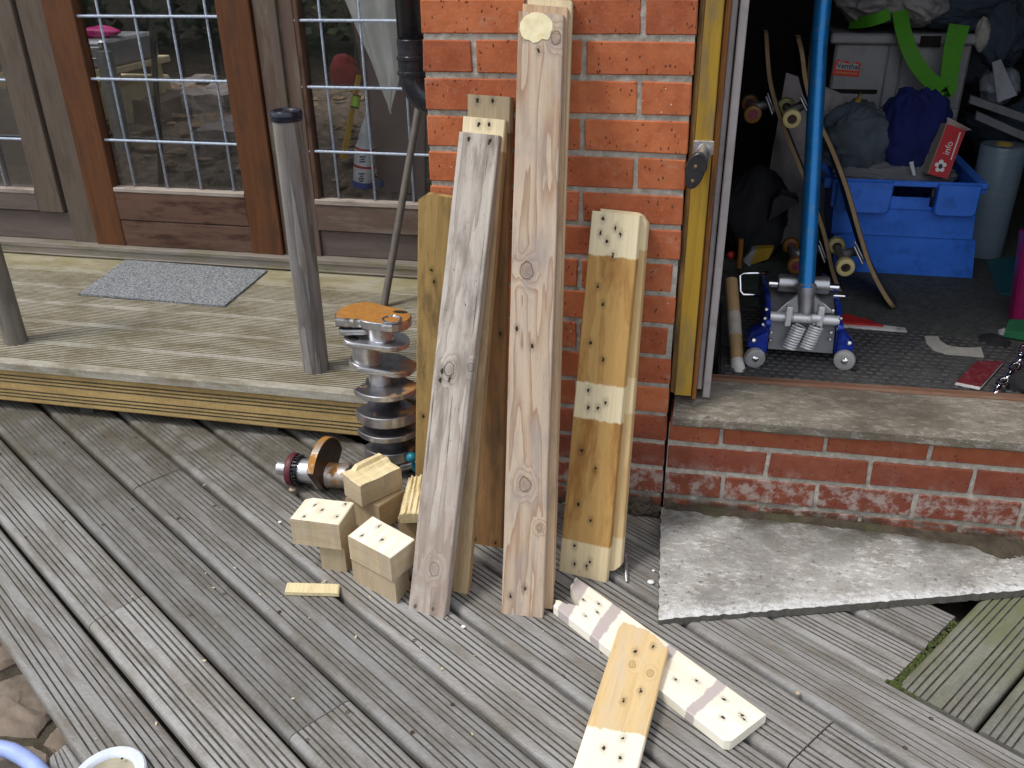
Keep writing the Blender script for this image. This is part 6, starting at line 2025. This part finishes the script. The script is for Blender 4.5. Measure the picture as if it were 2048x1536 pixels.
# light grey slanted boards and struts at the right
q4 = [at(1995, 205, 1, 1.32), at(2035, 190, 1, 1.32), at(1984, 125, 1, 1.36), at(2002, 118, 1, 1.36)]
o = board('card_sheet', *q4, .004, plain('light_grey_card', (.33, .34, .40), .7), None, None, 3, 3, jit=.001)
tag(o, 'light grey card sheet slanting down by the dark struts', 'card sheet')
M_STRUT = plain('grey_strut_metal', (.16, .165, .19), .45, .4)
for (u0, v0, u1, v1, yy, lab) in ((1938, 198, 2060, 240, 1.30, 'upper one of the two slanting grey metal struts behind the clear roll'), (1950, 230, 2070, 282, 1.27, 'lower one of the two slanting grey metal struts behind the clear roll')):
    a_, b_ = at(u0, v0, 1, yy + .05), at(u1, v1, 1, yy)
    q4 = [a_ - V((0, 0, .012)), b_ - V((0, 0, .012)), a_ + V((0, 0, .012)), b_ + V((0, 0, .012))]
    o = board('strut', *q4, .02, M_STRUT, None, None, 2, 3, jit=.0003, cham=.004)
    tag(o, lab, 'strut', 'grey metal struts')
# roll of clear film
def film_mat():
    g = G('clear_film')
    g.b.inputs['Transmission Weight'].default_value = .35
    n = g.noise(g.vm('MULTIPLY', g.obj(), (1, 1, 6)), 12, 4)
    c = g.mix(n, (.22, .33, .42), (.36, .46, .55))
    g.bump(n, .2, .002)
    return g.out(c, .25, 0)
pr0 = at(2000, 490, 2, ZF)
fr_ = thing('film_roll', (pr0.x + .02, 1.25, ZF), 'upright roll of clear bluish film right of the blue crate', 'film roll')
xr0, xr1 = at(1955, 330, 1, 1.25).x, at(2050, 330, 1, 1.25).x
cx_ = (xr0 + xr1) / 2; rr = (xr1 - xr0) / 2
zt3 = at(2000, 300, 1, 1.25 - rr).z
m = MB(); m.lathe([(rr * .96, ZF), (rr, ZF + .01), (rr, zt3 - .01), (rr * .97, zt3), (rr * .40, zt3), (rr * .40, zt3 - .03)], Matrix.Translation((cx_, 1.25 + rr * .2, 0)), 32); m.build('film', film_mat(), fr_, 40)
m = MB(); m.lathe([(rr * .39, zt3 - .05), (rr * .39, zt3 + .004), (rr * .33, zt3 + .004), (rr * .33, zt3 - .05)], Matrix.Translation((cx_, 1.25 + rr * .2, 0)), 24); m.build('core', plain('yellow_card', (.40, .28, .06), .8), fr_, 40)
M_TEALB = plain('teal_board', (.02, .12, .15), .4)
q4 = [at(2000, 585, 2, ZF + .01), at(2070, 590, 2, ZF + .01), at(1972, 520, 2, ZF + .01), at(2060, 510, 2, ZF + .01)]
o = board('teal_board', *q4, .008, M_TEALB, None, None, 3, 3, jit=.0003); tag(o, 'flat teal board on the shed floor right of the blue crate', 'board')
M_MAG = plain('magenta_plastic', (.26, .008, .085), .35, 0, .1, 20, .05)
q_ = [at(2023, 655, 1, .62), at(2060, 760, 1, .60), at(2048, 500, 1, .66), at(2100, 480, 1, .66)]
o = board('magenta_case', *[at(u, v, 1, .62) for u, v in ((2026, 650), (2110, 700), (2050, 470), (2120, 470))], .05, M_MAG, None, None, 4, 4, jit=.0003, cham=.008); tag(o, 'magenta plastic case at the right picture edge inside the shed', 'case')
o = board('magenta_flap', *[at(u, v, 1, .60) for u, v in ((2047, 688), (2110, 730), (2022, 648), (2112, 690))], .03, M_MAG, None, None, 3, 3, jit=.0003) if False else None
q4 = [at(u, v, 2, ZF + .03) for u, v in ((2010, 660), (2060, 668), (2018, 638), (2060, 640))]
o = board('green_pad', *q4, .02, plain('green_foam', (.015, .14, .055), .8), None, None, 3, 3, jit=.0006); tag(o, 'small green pad under the magenta case', 'pad')
heap('black_bag', at(1985, 693, 1, .50), .040, .045, .030, M_BLKC, 'small black cloth bag on the mat above the maroon booklet', 'bag', 41, 40, 24, fold=.25)
heap('black_bag', at(2045, 770, 1, .235), .035, .035, .04, M_BLKC, 'black cloth bag at the right end of the doorway beside the chain', 'bag', 44, 40, 24, fold=.25)
heap('crumpled_paper', at(2018, 672, 1, .57), .028, .02, .018, plain('grey_white_paper', (.42, .42, .44), .8), 'crumpled grey white paper beside the small black bag', 'paper', 47, 32, 18, fold=.5)

# ================================================================== skateboards standing on end
M_PLY = plain('maple_ply_edge', (.30, .195, .095), .7, 0, .2, 40, .2)
M_GRIP = plain('black_grip', (.02, .02, .022), .9, 0, .2, 90, .4)
M_DECKB = plain('green_black_deck_print', (.016, .026, .028), .5, 0, .5, 9, .1, .001, (.07, .065, .05), .5, 16)
M_URE = plain('cream_urethane', (.62, .53, .24), .45, 0, .1, 40, .05)
M_URO = plain('orange_urethane', (.24, .105, .018), .5, 0, .1, 40, .05)
M_BEAR = plain('brown_bearing', (.05, .03, .025), .5, .3)
def skateboard(pts, yw, label, trucks, wheelmat, side=(-1, -.35, .1), width=.19, capmat=None):
    """pts: centre line of the edge facing the door as 3d points, from the floor up; the board is yw wide going back"""
    t = thing('skateboard', pts[0], label, 'skateboard', 'skateboards standing on end in the shed')
    c = spl(pts, 7); n = len(c)
    back = V((-.02, 1, 0)).normalized()
    def layer(name, d0, d1, mat):
        m = MB(); nw = 6
        for i, p in enumerate(c):
            tg = (c[min(i + 1, n - 1)] - c[max(i - 1, 0)]).normalized()
            nn = tg.cross(back).normalized()
            if nn.x > 0: nn = -nn
            s_ = i / (n - 1)
            e = min(s_, 1 - s_)
            wd = width * (1 - max(0, (.09 - e) / .09) ** 2 * .55)
            for d in (d0, d1):
                for k in range(nw + 1):
                    w_ = (k / nw - .5) * wd + width / 2
                    m.v.append(p + back * w_ + nn * (d - .004 * (1 - (2 * k / nw - 1) ** 2)))
        R = 2 * (nw + 1)
        for i in range(n - 1):
            for k in range(nw):
                a, b = i * R, (i + 1) * R
                m.f.append((a + k, a + k + 1, b + k + 1, b + k))
                m.f.append((a + nw + 2 + k, a + nw + 1 + k, b + nw + 1 + k, b + nw + 2 + k))
            a, b = i * R, (i + 1) * R
            m.f.append((a + nw + 1, a, b, b + nw + 1)); m.f.append((a + nw, a + R - 1, b + R - 1, b + nw))
        for e, q in ((0, 0), ((n - 1) * R, 1)):
            for k in range(nw):
                f_ = (e + k, e + nw + 1 + k, e + nw + 2 + k, e + k + 1)
                m.f.append(f_ if q else f_[::-1])
        return m.build(name, mat, t, 40)
    layer('deck', 0, -.0105, M_PLY)
    layer('grip_tape', -.0107, -.0119, M_GRIP)
    layer('deck_print', .0010, .0002, M_DECKB)
    for (u, v, yy, i_) in trucks:
        wc_ = at(u, v, 1, yy)
        tg = (c[min(i_ + 1, n - 1)] - c[max(i_ - 1, 0)]).normalized()
        nn = tg.cross(back).normalized()
        if nn.x > 0: nn = -nn
        base = min(c, key=lambda p: (p - wc_).length)
        ctr = base + back * width * .5
        axle0 = wc_; axle1 = wc_ + back * width
        hub = (axle0 + axle1) / 2
        m = MB()
        m.bbox((-.030, -.026, 0), (.030, .026, .006), .002, frame(base + back * width * .45 + nn * .002, tg, back))
        m.bbox((-.030, -.026, .006), (.030, .026, .014), .003, frame(base + back * .05 + nn * .002, tg, back))
        tr = m.build('truck_base', M_ALU, t, 40)
        m = MB(); m.tube([axle0 + back * .02, hub, axle1 - back * .02], [.009, .014, .009], 12); m.tube([hub, base + back * width * .45 + nn * .006], [.016, .013], 10); m.build('hanger', M_ALUD, t, 40)
        for k, ax0 in enumerate((axle0, axle1)):
            M_ = axis_frame(ax0, -back)
            m = MB(); m.lathe([(.017, -.016), (.0245, -.013), (.0265, -.006), (.0265, .006), (.0245, .013), (.018, .016), (.0135, .0155), (.0125, .010), (.0, .010)], M_, 28)
            wl = m.build('wheel', wheelmat, t, 40)
            m = MB(); m.lathe([(.0125, .0102), (.0115, .0115), (.005, .0115), (.0045, .017), (0, .017)], M_, 16); m.build('bearing', capmat or M_BEAR, wl, 40)
    return t
y0_ = .66
sk = [at(1793, 630, 1, .655), at(1765, 590, 1, .68), at(1737, 535, 1, .71), at(1716, 470, 1, .735), at(1690, 380, 1, .77), at(1660, 300, 1, .80), at(1625, 225, 1, .83), at(1608, 165, 1, .85), at(1602, 120, 1, .87), at(1596, 82, 1, .885)]
skateboard(sk, .19, 'skateboard with cream wheels standing on end right of the blue handle', [(1690, 533, .685, 12), (1583, 237, .83, 40)], M_URE)
sk = [at(1694, 606, 1, .80), at(1680, 590, 1, .81), at(1662, 545, 1, .83), at(1645, 470, 1, .86), at(1622, 400, 1, .89), at(1590, 320, 1, .92), at(1556, 235, 1, .95), at(1538, 170, 1, .98), at(1532, 120, 1, 1.0), at(1530, 70, 1, 1.02)]
skateboard(sk, .19, 'skateboard standing on end left of the blue handle, its upper wheel orange', [(1592, 530, .83, 12), (1505, 228, .95, 42)], M_URO, capmat=plain('pink_bearing', (.25, .04, .10), .5))
# paper bag behind them
M_BAGP = plain('greyish_paper_bag', (.30, .27, .28), .85, 0, .2, 12, .6, .004)
def bag():
    m = MB(); nu, nv = 22, 26
    cs = [at(1515, 480, 1, 1.22), at(1665, 480, 1, 1.22), at(1572, 145, 1, 1.30), at(1690, 190, 1, 1.30)]
    for s in range(2):
        for j in range(nv + 1):
            for i in range(nu + 1):
                u, v = i / nu, j / nv
                p = cs[0].lerp(cs[1], u).lerp(cs[2].lerp(cs[3], u), v)
                b = math.sin(math.pi * u) * (.055 if s == 0 else -.045) * (1 - .5 * v)
                cr_ = (1 - abs(mnoise.noise(V((u * 4, v * 3, s * 5)))) * 2) * .012 + mnoise.noise(V((u * 9, v * 8, s))) * .006
                m.v.append(p + V((0, -b - (cr_ if s == 0 else 0), 0)))
        o = s * (nu + 1) * (nv + 1)
        for j in range(nv):
            for i in range(nu):
                a = o + j * (nu + 1) + i
                f = (a, a + 1, a + nu + 2, a + nu + 1)
                m.f.append(f if s == 0 else f[::-1])
    return tag(m.build('paper_bag', M_BAGP, None, True), 'tall greyish paper bag standing behind the two skateboards', 'bag')
bag()
# yellow timber behind the pole
o = board('yellow_timber', at(1605, 250, 1, 1.36), at(1640, 250, 1, 1.36), at(1634, -60, 1, 1.36), at(1668, -60, 1, 1.36), .03, wood('dull_orange_timber', (.30, .17, .03), (.20, .10, .02), fine=.15), None, None, 6, 3)
tag(o, 'upright dull orange timber behind the blue handle', 'timber')
# cardboard tube by the jamb
M_TUBE = plain('brown_card_tube', (.36, .23, .11), .8, 0, .1, 30, .1, .001, (.18, .12, .06), .5, 14)
a_ = at(1476, 745, 2, ZF + .004); a_.z = ZF + .0
a_ = at(1477, 752, 1, .205)
b_ = at(1462, 560, 1, .42)
ct = thing('cardboard_tube', (a_.x, a_.y, a_.z - .01), 'brown cardboard tube with white tape at its end, by the grey jamb strip', 'cardboard tube')
m = MB(); m.tube([a_, a_.lerp(b_, .5), b_], .0165, 20); m.build('tube', M_TUBE, ct, 40)
M_TAPE = plain('white_tape', (.55, .53, .50), .7, 0, .12, 60, .4)
m = MB(); m.tube([a_ - (b_ - a_).normalized() * .002, a_.lerp(b_, .16)], .0175, 20); m.build('tape', M_TAPE, ct, 40)
m = MB(); m.tube([a_.lerp(b_, .40), a_.lerp(b_, .64)], .0171, 20); m.build('tape', plain('greyish_tape', (.36, .32, .28), .7, 0, .15, 60, .4), ct, 40)
# things in the dark behind the jack
M_YEL = plain('yellow_plastic', (.32, .20, .012), .5, 0, .2, 30)
pc_ = at(1525, 512, 1, .80)
yt_ = thing('yellow_tool', pc_, 'yellow and grey tool lying in the dark behind the jack', 'tool')
q4 = [at(u, v, 1, .78) for u, v in ((1500, 530), (1538, 518), (1508, 498), (1548, 496))]
board('body', *q4, .03, M_YEL, yt_, None, 3, 3, jit=.002, cham=.004)
q4 = [at(u, v, 1, .775) for u, v in ((1486, 522), (1500, 534), (1504, 500), (1514, 498))]
board('grip', *q4, .03, plain('grey_plastic', (.25, .24, .25), .5), yt_, None, 3, 3, jit=.002, cham=.004)
m = MB(); m.tube(spl([at(u, v, 1, .7) for u, v in ((1478, 535), (1480, 510), (1482, 478))]), .008, 10)
tag(m.build('orange_rod', plain('orange_plastic', (.20, .075, .01), .5), None, 40), 'short orange rod standing by the left wall of the shed', 'rod')
m = MB(); c_ = at(1461, 510, 1, .72); m.lathe([(0, -.01), (.011, -.006), (.012, .004), (.006, .010), (0, .010)], axis_frame(c_, (.2, -1, .3)), 16)
tag(m.build('red_ball', M_REDP, None, True), 'small red ball in the dark corner by the jamb', 'ball')
o = board('yellow_wedge', *[at(u, v, 1, 1.18) for u, v in ((1688, 225), (1722, 208), (1716, 196), (1722, 185))], .02, M_YEL, None, None, 2, 2, jit=.0005); tag(o, 'small yellow wedge sticking out above the denim garment', 'wedge')
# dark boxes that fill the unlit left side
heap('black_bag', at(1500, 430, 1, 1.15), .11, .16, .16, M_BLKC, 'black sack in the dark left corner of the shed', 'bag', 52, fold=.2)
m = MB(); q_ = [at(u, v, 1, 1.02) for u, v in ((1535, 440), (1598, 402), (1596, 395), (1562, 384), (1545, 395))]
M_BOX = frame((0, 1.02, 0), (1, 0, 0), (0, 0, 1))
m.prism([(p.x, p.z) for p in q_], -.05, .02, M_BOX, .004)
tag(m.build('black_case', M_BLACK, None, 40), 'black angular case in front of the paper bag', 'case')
# ================================================================== things behind the glass
def RP(u, v, y): return at(u, v, 1, y)
M_CASEA = plain('aluminium_case_skin', (.42, .42, .45), .4, .5, .1, 20, .1)
M_PINK = plain('pink_plastic', (.62, .012, .20), .35, 0, .1, 30, .05)
M_CREAM = plain('cream_card', (.64, .55, .32), .8, 0, .15, 14, .2)
yq = 1.75
tb_ = thing('side_table', RP(220, 180, yq + .1), 'pale table edge under the aluminium case behind the door glass', 'table')
a_, b_ = RP(150, 138, yq), RP(213, 132, yq)
m = MB(); m.bbox((a_.x - .15, yq, a_.z - .03), (b_.x, yq + .5, a_.z), .004); m.build('table_top', M_CREAM, tb_, 40)
for x, y in ((a_.x - .12, yq + .04), (b_.x - .05, yq + .44), (a_.x - .12, yq + .44), (b_.x - .05, yq + .05)):
    m = MB(); m.bbox((x - .02, y - .02, .171), (x + .02, y + .02, a_.z - .031), .002); m.build('leg', M_CREAM, tb_, 40)
ca = thing('aluminium_case', RP(220, 135, yq + .1), 'aluminium flight case with chrome corners behind the door glass', 'case')
zt4 = RP(215, 82, yq + .02).z
x0_, x1_ = RP(120, 110, yq).x, RP(214, 110, yq + .02).x
m = MB(); m.bbox((x0_ - .1, yq + .01, a_.z + .0005), (x1_, yq + .42, zt4), .012); m.build('body', M_CASEA, ca, 40)
for z in (zt4 - .03, zt4 - .075):
    m = MB(); m.bbox((x0_ - .1, yq + .006, z - .006), (x1_ - .012, yq + .009, z + .006), .001); m.build('edge_strip', M_CHR, ca, 40)
m = MB(); m.bbox((x1_ - .026, yq + .002, zt4 - .032), (x1_ + .006, yq + .035, zt4 + .003), .008); m.build('corner', M_CHR, ca, 40)
pk_ = RP(200, 66, yq + .15)
m = MB()
for i in range(40):
    pass
heap('pink_pouch', (pk_.x, yq + .16, zt4 + .022), .085, .06, .026, M_PINK, 'pink pouch on top of the aluminium case', 'pouch', 61, 40, 20, fold=.22)
m = MB(); c = RP(222, 200, 1.6)
m.lathe([(.0, .171), (.034, .172), (.034, RP(225, 104, 1.6).z - .02), (.028, RP(225, 104, 1.6).z), (0, RP(225, 104, 1.6).z)], Matrix.Translation((c.x, 1.62, 0)), 20)
tag(m.build('grey_pillar', plain('pale_grey_pillar', (.22, .24, .22), .6), None, 40), 'narrow pale grey column under the chrome corner of the case', 'column')
# a slope of soil and rubble under and behind the things
hp_ = MB(); NU, NV = 120, 60
RUB = [(1.22, RP(360, 405, 1.22).z), (1.45, RP(360, 340, 1.45).z), (1.85, RP(360, 258, 1.85).z), (2.3, RP(360, 205, 2.3).z), (2.7, RP(360, 178, 2.7).z), (3.4, RP(360, 172, 3.4).z)]
def rubz(y):
    for (a, za_), (b, zb_) in zip(RUB[:-1], RUB[1:]):
        if y <= b: return za_ + (zb_ - za_) * max(0, (y - a)) / (b - a)
    return RUB[-1][1]
for j in range(NV + 1):
    y = 1.22 + (3.4 - 1.22) * (j / NV) ** 1.4
    for i in range(NU + 1):
        x = -3.6 + 3.75 * i / NU
        z = rubz(y) + mnoise.noise(V((x * 5, y * 5, 0))) * .035 + mnoise.noise(V((x * 17, y * 17, 2))) * .022 + mnoise.noise(V((x * 45, y * 45, 4))) * .010
        hp_.v.append(V((x, y, z)))
for j in range(NV):
    for i in range(NU):
        a = j * (NU + 1) + i
        hp_.f.append((a, a + 1, a + NU + 2, a + NU + 1))
M_HEAP = plain('brown_soil_and_rubble', (.13, .098, .07), .95, 0, .6, 26, .9, .01, (.06, .045, .028), .8, 9)
tag(hp_.build('rubble_heap', M_HEAP, None, 60), 'sloping heap of brown soil and rubble behind the glass', 'rubble heap', kind='stuff')
# cream carton seen through both panes
m = MB()
z_a, z_b = RP(60, 250, 1.9).z, RP(60, 170, 1.9).z
xa_, xb_ = RP(40, 200, 1.9).x, RP(250, 200, 1.9).x
m.bbox((xa_, 1.9, z_a), (xb_, 2.3, z_b), .01)
tag(m.build('cream_carton', M_CREAM, None, 40), 'large cream carton on the rubble behind the left side of the door', 'carton')
# dry twisted branches at the left
M_TWIG = plain('dry_straw_branch', (.42, .30, .12), .8, 0, .2, 30)
tw = thing('dry_branches', RP(8, 300, 1.45), 'dry twisted straw coloured branches behind the left side window', 'branches')
for pts in ([(5, -10), (18, 12), (34, 28)], [(2, 40), (18, 55), (20, 75), (4, 92)], [(6, 100), (13, 120), (10, 140), (0, 150)], [(-5, 40), (8, 62), (5, 95), (14, 128), (3, 160), (8, 190), (0, 230)], [(30, 60), (22, 110), (12, 150), (4, 250)]):
    m = MB(); m.tube(spl([RP(u, v, 1.45) for u, v in pts]), .006, 8); m.build('branch', M_TWIG, tw, True)
pot = MB(); c = RP(2, 195, 1.5)
zt5 = RP(2, 178, 1.45).z
pot.lathe([(.09, .171), (.12, zt5 - .02), (.13, zt5 - .02), (.13, zt5), (.11, zt5), (.10, zt5 - .04), (0, zt5 - .04)], Matrix.Translation((c.x - .02, 1.52, 0)), 28)
tag(pot.build('plant_pot', plain('dark_brown_pot', (.05, .035, .025), .6), None, 40), 'dark brown pot holding the dry branches', 'plant pot')
# rough stone blocks on the floor
M_BLOCK = plain('rough_grey_stone', (.23, .20, .19), .9, 0, .4, 18, .9, .01, (.09, .07, .055), .6, 8)
def rough_block(name, u0, v0, u1, v1, y, dp, label, seed, mat=None):
    a_, b_ = RP(u0, v1, y), RP(u1, v0, y)
    m = MB(); n = 9
    x0_, x1_, z0_, z1_ = a_.x, b_.x, rubz(y) - .08, b_.z
    bm = bmesh.new(); bmesh.ops.create_cube(bm, size=1)
    bmesh.ops.subdivide_edges(bm, edges=bm.edges[:], cuts=7, use_grid_fill=True)
    for v in bm.verts:
        p = v.co
        q = V(((x0_ + x1_) / 2 + p.x * (x1_ - x0_), y + dp / 2 + p.y * dp, (z0_ + z1_) / 2 + p.z * (z1_ - z0_)))
        q += V((mnoise.noise(q * 14 + V((seed, 0, 0))), mnoise.noise(q * 14 + V((0, seed, 0))), mnoise.noise(q * 14 + V((0, 0, seed))))) * .022
        v.co = q
    bm.verts.index_update()
    vs = [v.co.copy() for v in bm.verts]; fs = [tuple(x.index for x in f.verts) for f in bm.faces]
    bm.free()
    return tag(mk(name, vs, fs, mat or M_BLOCK), label, 'stone block', 'stone blocks on the rubble')
rough_block('stone_block', 370, 190, 448, 270, 2.05, .5, 'pale rough stone block right of centre behind the door glass', 1)
rough_block('stone_block', 330, 172, 372, 240, 2.9, .4, 'small pale stone block left of the larger pale one', 2)
rough_block('stone_block', 262, 205, 322, 290, 1.95, .45, 'brownish rough stone block in the middle behind the door glass', 3, plain('brown_rough_stone', (.15, .11, .085), .95, 0, .4, 16, .9, .01, (.06, .045, .035), .6, 8))
rough_block('stone_block', 402, 262, 470, 330, 1.6, .35, 'grey rough stone block low at the right behind the door glass', 4)
random.seed(14)
rb_ = MB()
for k in range(420):
    x = random.uniform(-3.4, -.2); y = random.uniform(1.25, 3.0)
    r_ = random.uniform(.008, .035)
    vs0 = len(rb_.v)
    rb_.lathe([(0, -r_ * .5), (r_ * .8, -r_ * .35), (r_, .0), (r_ * .6, r_ * .45), (0, r_ * .55)], Matrix.Translation((x, y, rubz(y) + .012)) @ Matrix.Rotation(random.random() * 6, 4, 'Z') @ Matrix.Diagonal((1.5, 1, .8, 1)), 7)
    for i in range(vs0, len(rb_.v)): rb_.v[i] += V((mnoise.noise(rb_.v[i] * 25), mnoise.noise(rb_.v[i] * 25 + V((9, 0, 0))), mnoise.noise(rb_.v[i] * 25 + V((0, 9, 0))))) * r_ * .5
tag(rb_.build('rubble', plain('brown_rubble', (.19, .135, .085), .95, 0, .5, 10, .8, .006, (.06, .045, .03), .8, 6)), 'brown stone rubble spread over the room floor behind the glass', 'rubble', kind='stuff')
m = MB(); c = RP(318, 330, 1.32)
m.tube([RP(322, 372, 1.3) , RP(318, 250, 1.3), RP(304, 60, 1.3), RP(300, -80, 1.3)], .011, 10)
tag(m.build('dark_pole', M_BLACK, None, 40), 'thin dark pole upright behind the door glass', 'pole')
# dark plant
M_LEAF = plain('dark_green_leaf', (.030, .060, .020), .5, 0, .4, 20)
lf = MB(); random.seed(8)
for k in range(700):
    p = V((random.gauss(-1.55, .42), random.uniform(3.2, 3.9), random.uniform(.75, 1.6)))
    d = V((random.uniform(-1, 1), random.uniform(-1, .2), random.uniform(-.6, .8))).normalized(); s_ = d.cross(V((random.random(), .3, 1))).normalized()
    L = random.uniform(.05, .10); W_ = L * .38
    lf.add([p, p + d * L * .5 + s_ * W_, p + d * L, p + d * L * .5 - s_ * W_], [(0, 1, 2, 3)])
pl_ = thing('house_plant', (-1.55, 3.5, .171), 'dark leafy plant deep in the room behind the door glass', 'plant')
lf.build('leaves', M_LEAF, pl_)['kind'] = 'stuff'
m = MB(); m.tube([(-1.55, 3.55, .171), (-1.5, 3.5, .7), (-1.6, 3.5, 1.5)], [.05, .035, .015], 10); m.build('stem', M_DARK, pl_, True)
# behind the right window
M_YELB = plain('yellow_level_paint', (.55, .33, .015), .45, 0, .08, 30)
a_, b_ = RP(718, 150, 1.30), RP(686, 318, 1.22)
lv_ = thing('spirit_level', b_, 'yellow spirit level leaning behind the right side window', 'spirit level')
d_ = (b_ - a_).normalized()
m = MB(); m.tube([a_, b_], [.010, .013], 4); m.build('body', M_YELB, lv_)
v0 = RP(712, 203, 1.27)
m = MB(); m.tube([v0 - d_ * .018, v0 + d_ * .018], .0145, 10); m.build('vial', plain('lime_vial', (.35, .62, .02), .2), lv_, 40)
for s_ in (-1, 1):
    m = MB(); m.tube([v0 + d_ * .018 * s_, v0 + d_ * .024 * s_], .0150, 10); m.build('vial_frame', M_BLACK, lv_, 40)
yy = 1.18
p0, p1, p2 = RP(726, 372, yy), RP(731, 292, yy), RP(738, 226, yy)
rr = (RP(747, 340, yy).x - RP(708, 340, yy).x) / 2
axs = (p1 - p0).normalized(); LS = (p1 - p0).length; LN = (p2 - p1).length
ss = thing('sealant_tube', p0, 'white sealant cartridge with red bands and a blue foot behind the right side window', 'sealant tube')
Ms = axis_frame(p0, axs)
m = MB(); m.lathe([(rr, .022), (rr, LS - .004), (rr * .92, LS)], Ms, 24); m.build('body', plain('white_plastic', (.60, .62, .64), .4), ss, 40)
m = MB(); m.lathe([(rr * 1.02, 0), (rr * 1.03, .022)], Ms, 24); m.build('foot', plain('blue_plastic', (.03, .07, .30), .4), ss, 40)
m = MB(); m.lathe([(rr * .90, LS), (rr * .80, LS + .008), (rr * .62, LS + LN * .4), (.006, LS + LN), (0, LS + LN)], Ms, 24); m.build('nozzle', plain('pale_plastic', (.52, .56, .58), .4), ss, 40)
for t0, t1 in ((.50, .56), (.93, .99)):
    m = MB(); m.lathe([(rr * 1.012, LS * t0), (rr * 1.012, LS * t1)], Ms, 24); m.build('red_band', M_REDP, ss, 40)
m = MB()
for k, (t, s_) in enumerate(((.66, 1), (.72, .6), (.78, 1), (.24, 1), (.30, .5), (.36, 1), (.18, .7))):
    m.prism([(-.011 * s_, 0), (.011 * s_, 0), (.011 * s_, .0045), (-.011 * s_, .0045)], 0, .0006, frame(p0 + axs * LS * t + V((.006, -rr * 1.02, 0)), V((1, 0, .02)), axs))
m.build('print', M_PRINTB, ss)
# white cloth hanging from above
M_WCLOTH = plain('off_white_canvas', (.82, .82, .76), .9, 0, .08, 14, .2, .002)
m = MB(); nv = 40; nu = 18
for j in range(nv + 1):
    v = -160 + (228 + 160) * j / nv
    lft = 655 + (v + 20) * .62 if v > -40 else 655 + (v + 20) * .62
    lft = 690 + (v - 0) * .40; rgt = 800 if v < 150 else 800 - (v - 150) * .28
    t = j / nv
    rgt = max(rgt, lft + 1)
    for i in range(nu + 1):
        u = lft + (rgt - lft) * i / nu
        p = RP(u, v, 1.14)
        w_ = math.sin(i / nu * 14 + v * .008) * .016 * (1 - .75 * t) + mnoise.noise(V((i * .35, v * .012, 0))) * .018 * (1 - .5 * t)
        m.v.append(p + V((0, w_, 0)))
for j in range(nv):
    for i in range(nu):
        a = j * (nu + 1) + i
        m.f.append((a + nu + 1, a + nu + 2, a + 1, a))
o = m.build('hanging_cloth', M_WCLOTH, None, True)
md = o.modifiers.new('thickness', 'SOLIDIFY'); md.thickness = .002
tag(o, 'off white canvas hanging in a point behind the right side window', 'cloth')
heap('red_bag', RP(690, 145, 1.5), .055, .05, .06, plain('dull_red_cloth', (.42, .03, .03), .8), 'dull red bag behind the right side window', 'bag', 71, 40, 24, fold=.2)
q4 = [RP(760, 380, 1.25), RP(850, 390, 1.25), RP(690, -60, 1.45), RP(850, -60, 1.45)]
o = board('brown_board', *q4, .02, plain('mauve_brown_board', (.20, .145, .13), .7, 0, .15, 10), None, None, 6, 4); tag(o, 'tall mauve brown board leaning behind the right side window', 'board')
m = MB(); c = RP(760, 368, 1.17); m.lathe([(0, -.01), (.012, -.01), (.014, 0), (.012, .012), (0, .012)], Matrix.Translation(c), 14)
tag(m.build('blue_cap', plain('dull_blue_plastic', (.04, .07, .22), .5), None, 40), 'small blue cap on the ledge behind the right side window', 'cap')
# window ledge inside
m = MB(); m.box((-.755, YW + .075, .30), (.2, YW + .30, .345))
tag(m.build('window_ledge', plain('dusty_ledge', (.20, .15, .12), .8), None), 'dusty inner ledge behind the right side window', 'ledge')

# ================================================================== garden behind the camera (seen only as a reflection)
M_HEDGE = plain('hedge_leaf', (.045, .075, .022), .6, 0, .5, 6)
hd_ = MB(); random.seed(77)
for k in range(5200):
    x = random.uniform(-11, 9); z = random.uniform(-.15, 2.3) ; y = -8.5 + random.gauss(0, .45) - .15 * math.sin(x * 1.7)
    d = V((random.uniform(-1, 1), random.uniform(-.4, 1), random.uniform(-.6, .6))).normalized(); s_ = d.cross(V((.2, .3, 1))).normalized()
    L = random.uniform(.14, .26); W_ = L * .4; p = V((x, y, z))
    hd_.add([p, p + d * L * .5 + s_ * W_, p + d * L, p + d * L * .5 - s_ * W_], [(0, 1, 2, 3)])
tag(hd_.build('hedge', M_HEDGE), 'leafy green garden hedge facing the house', 'hedge', kind='stuff')
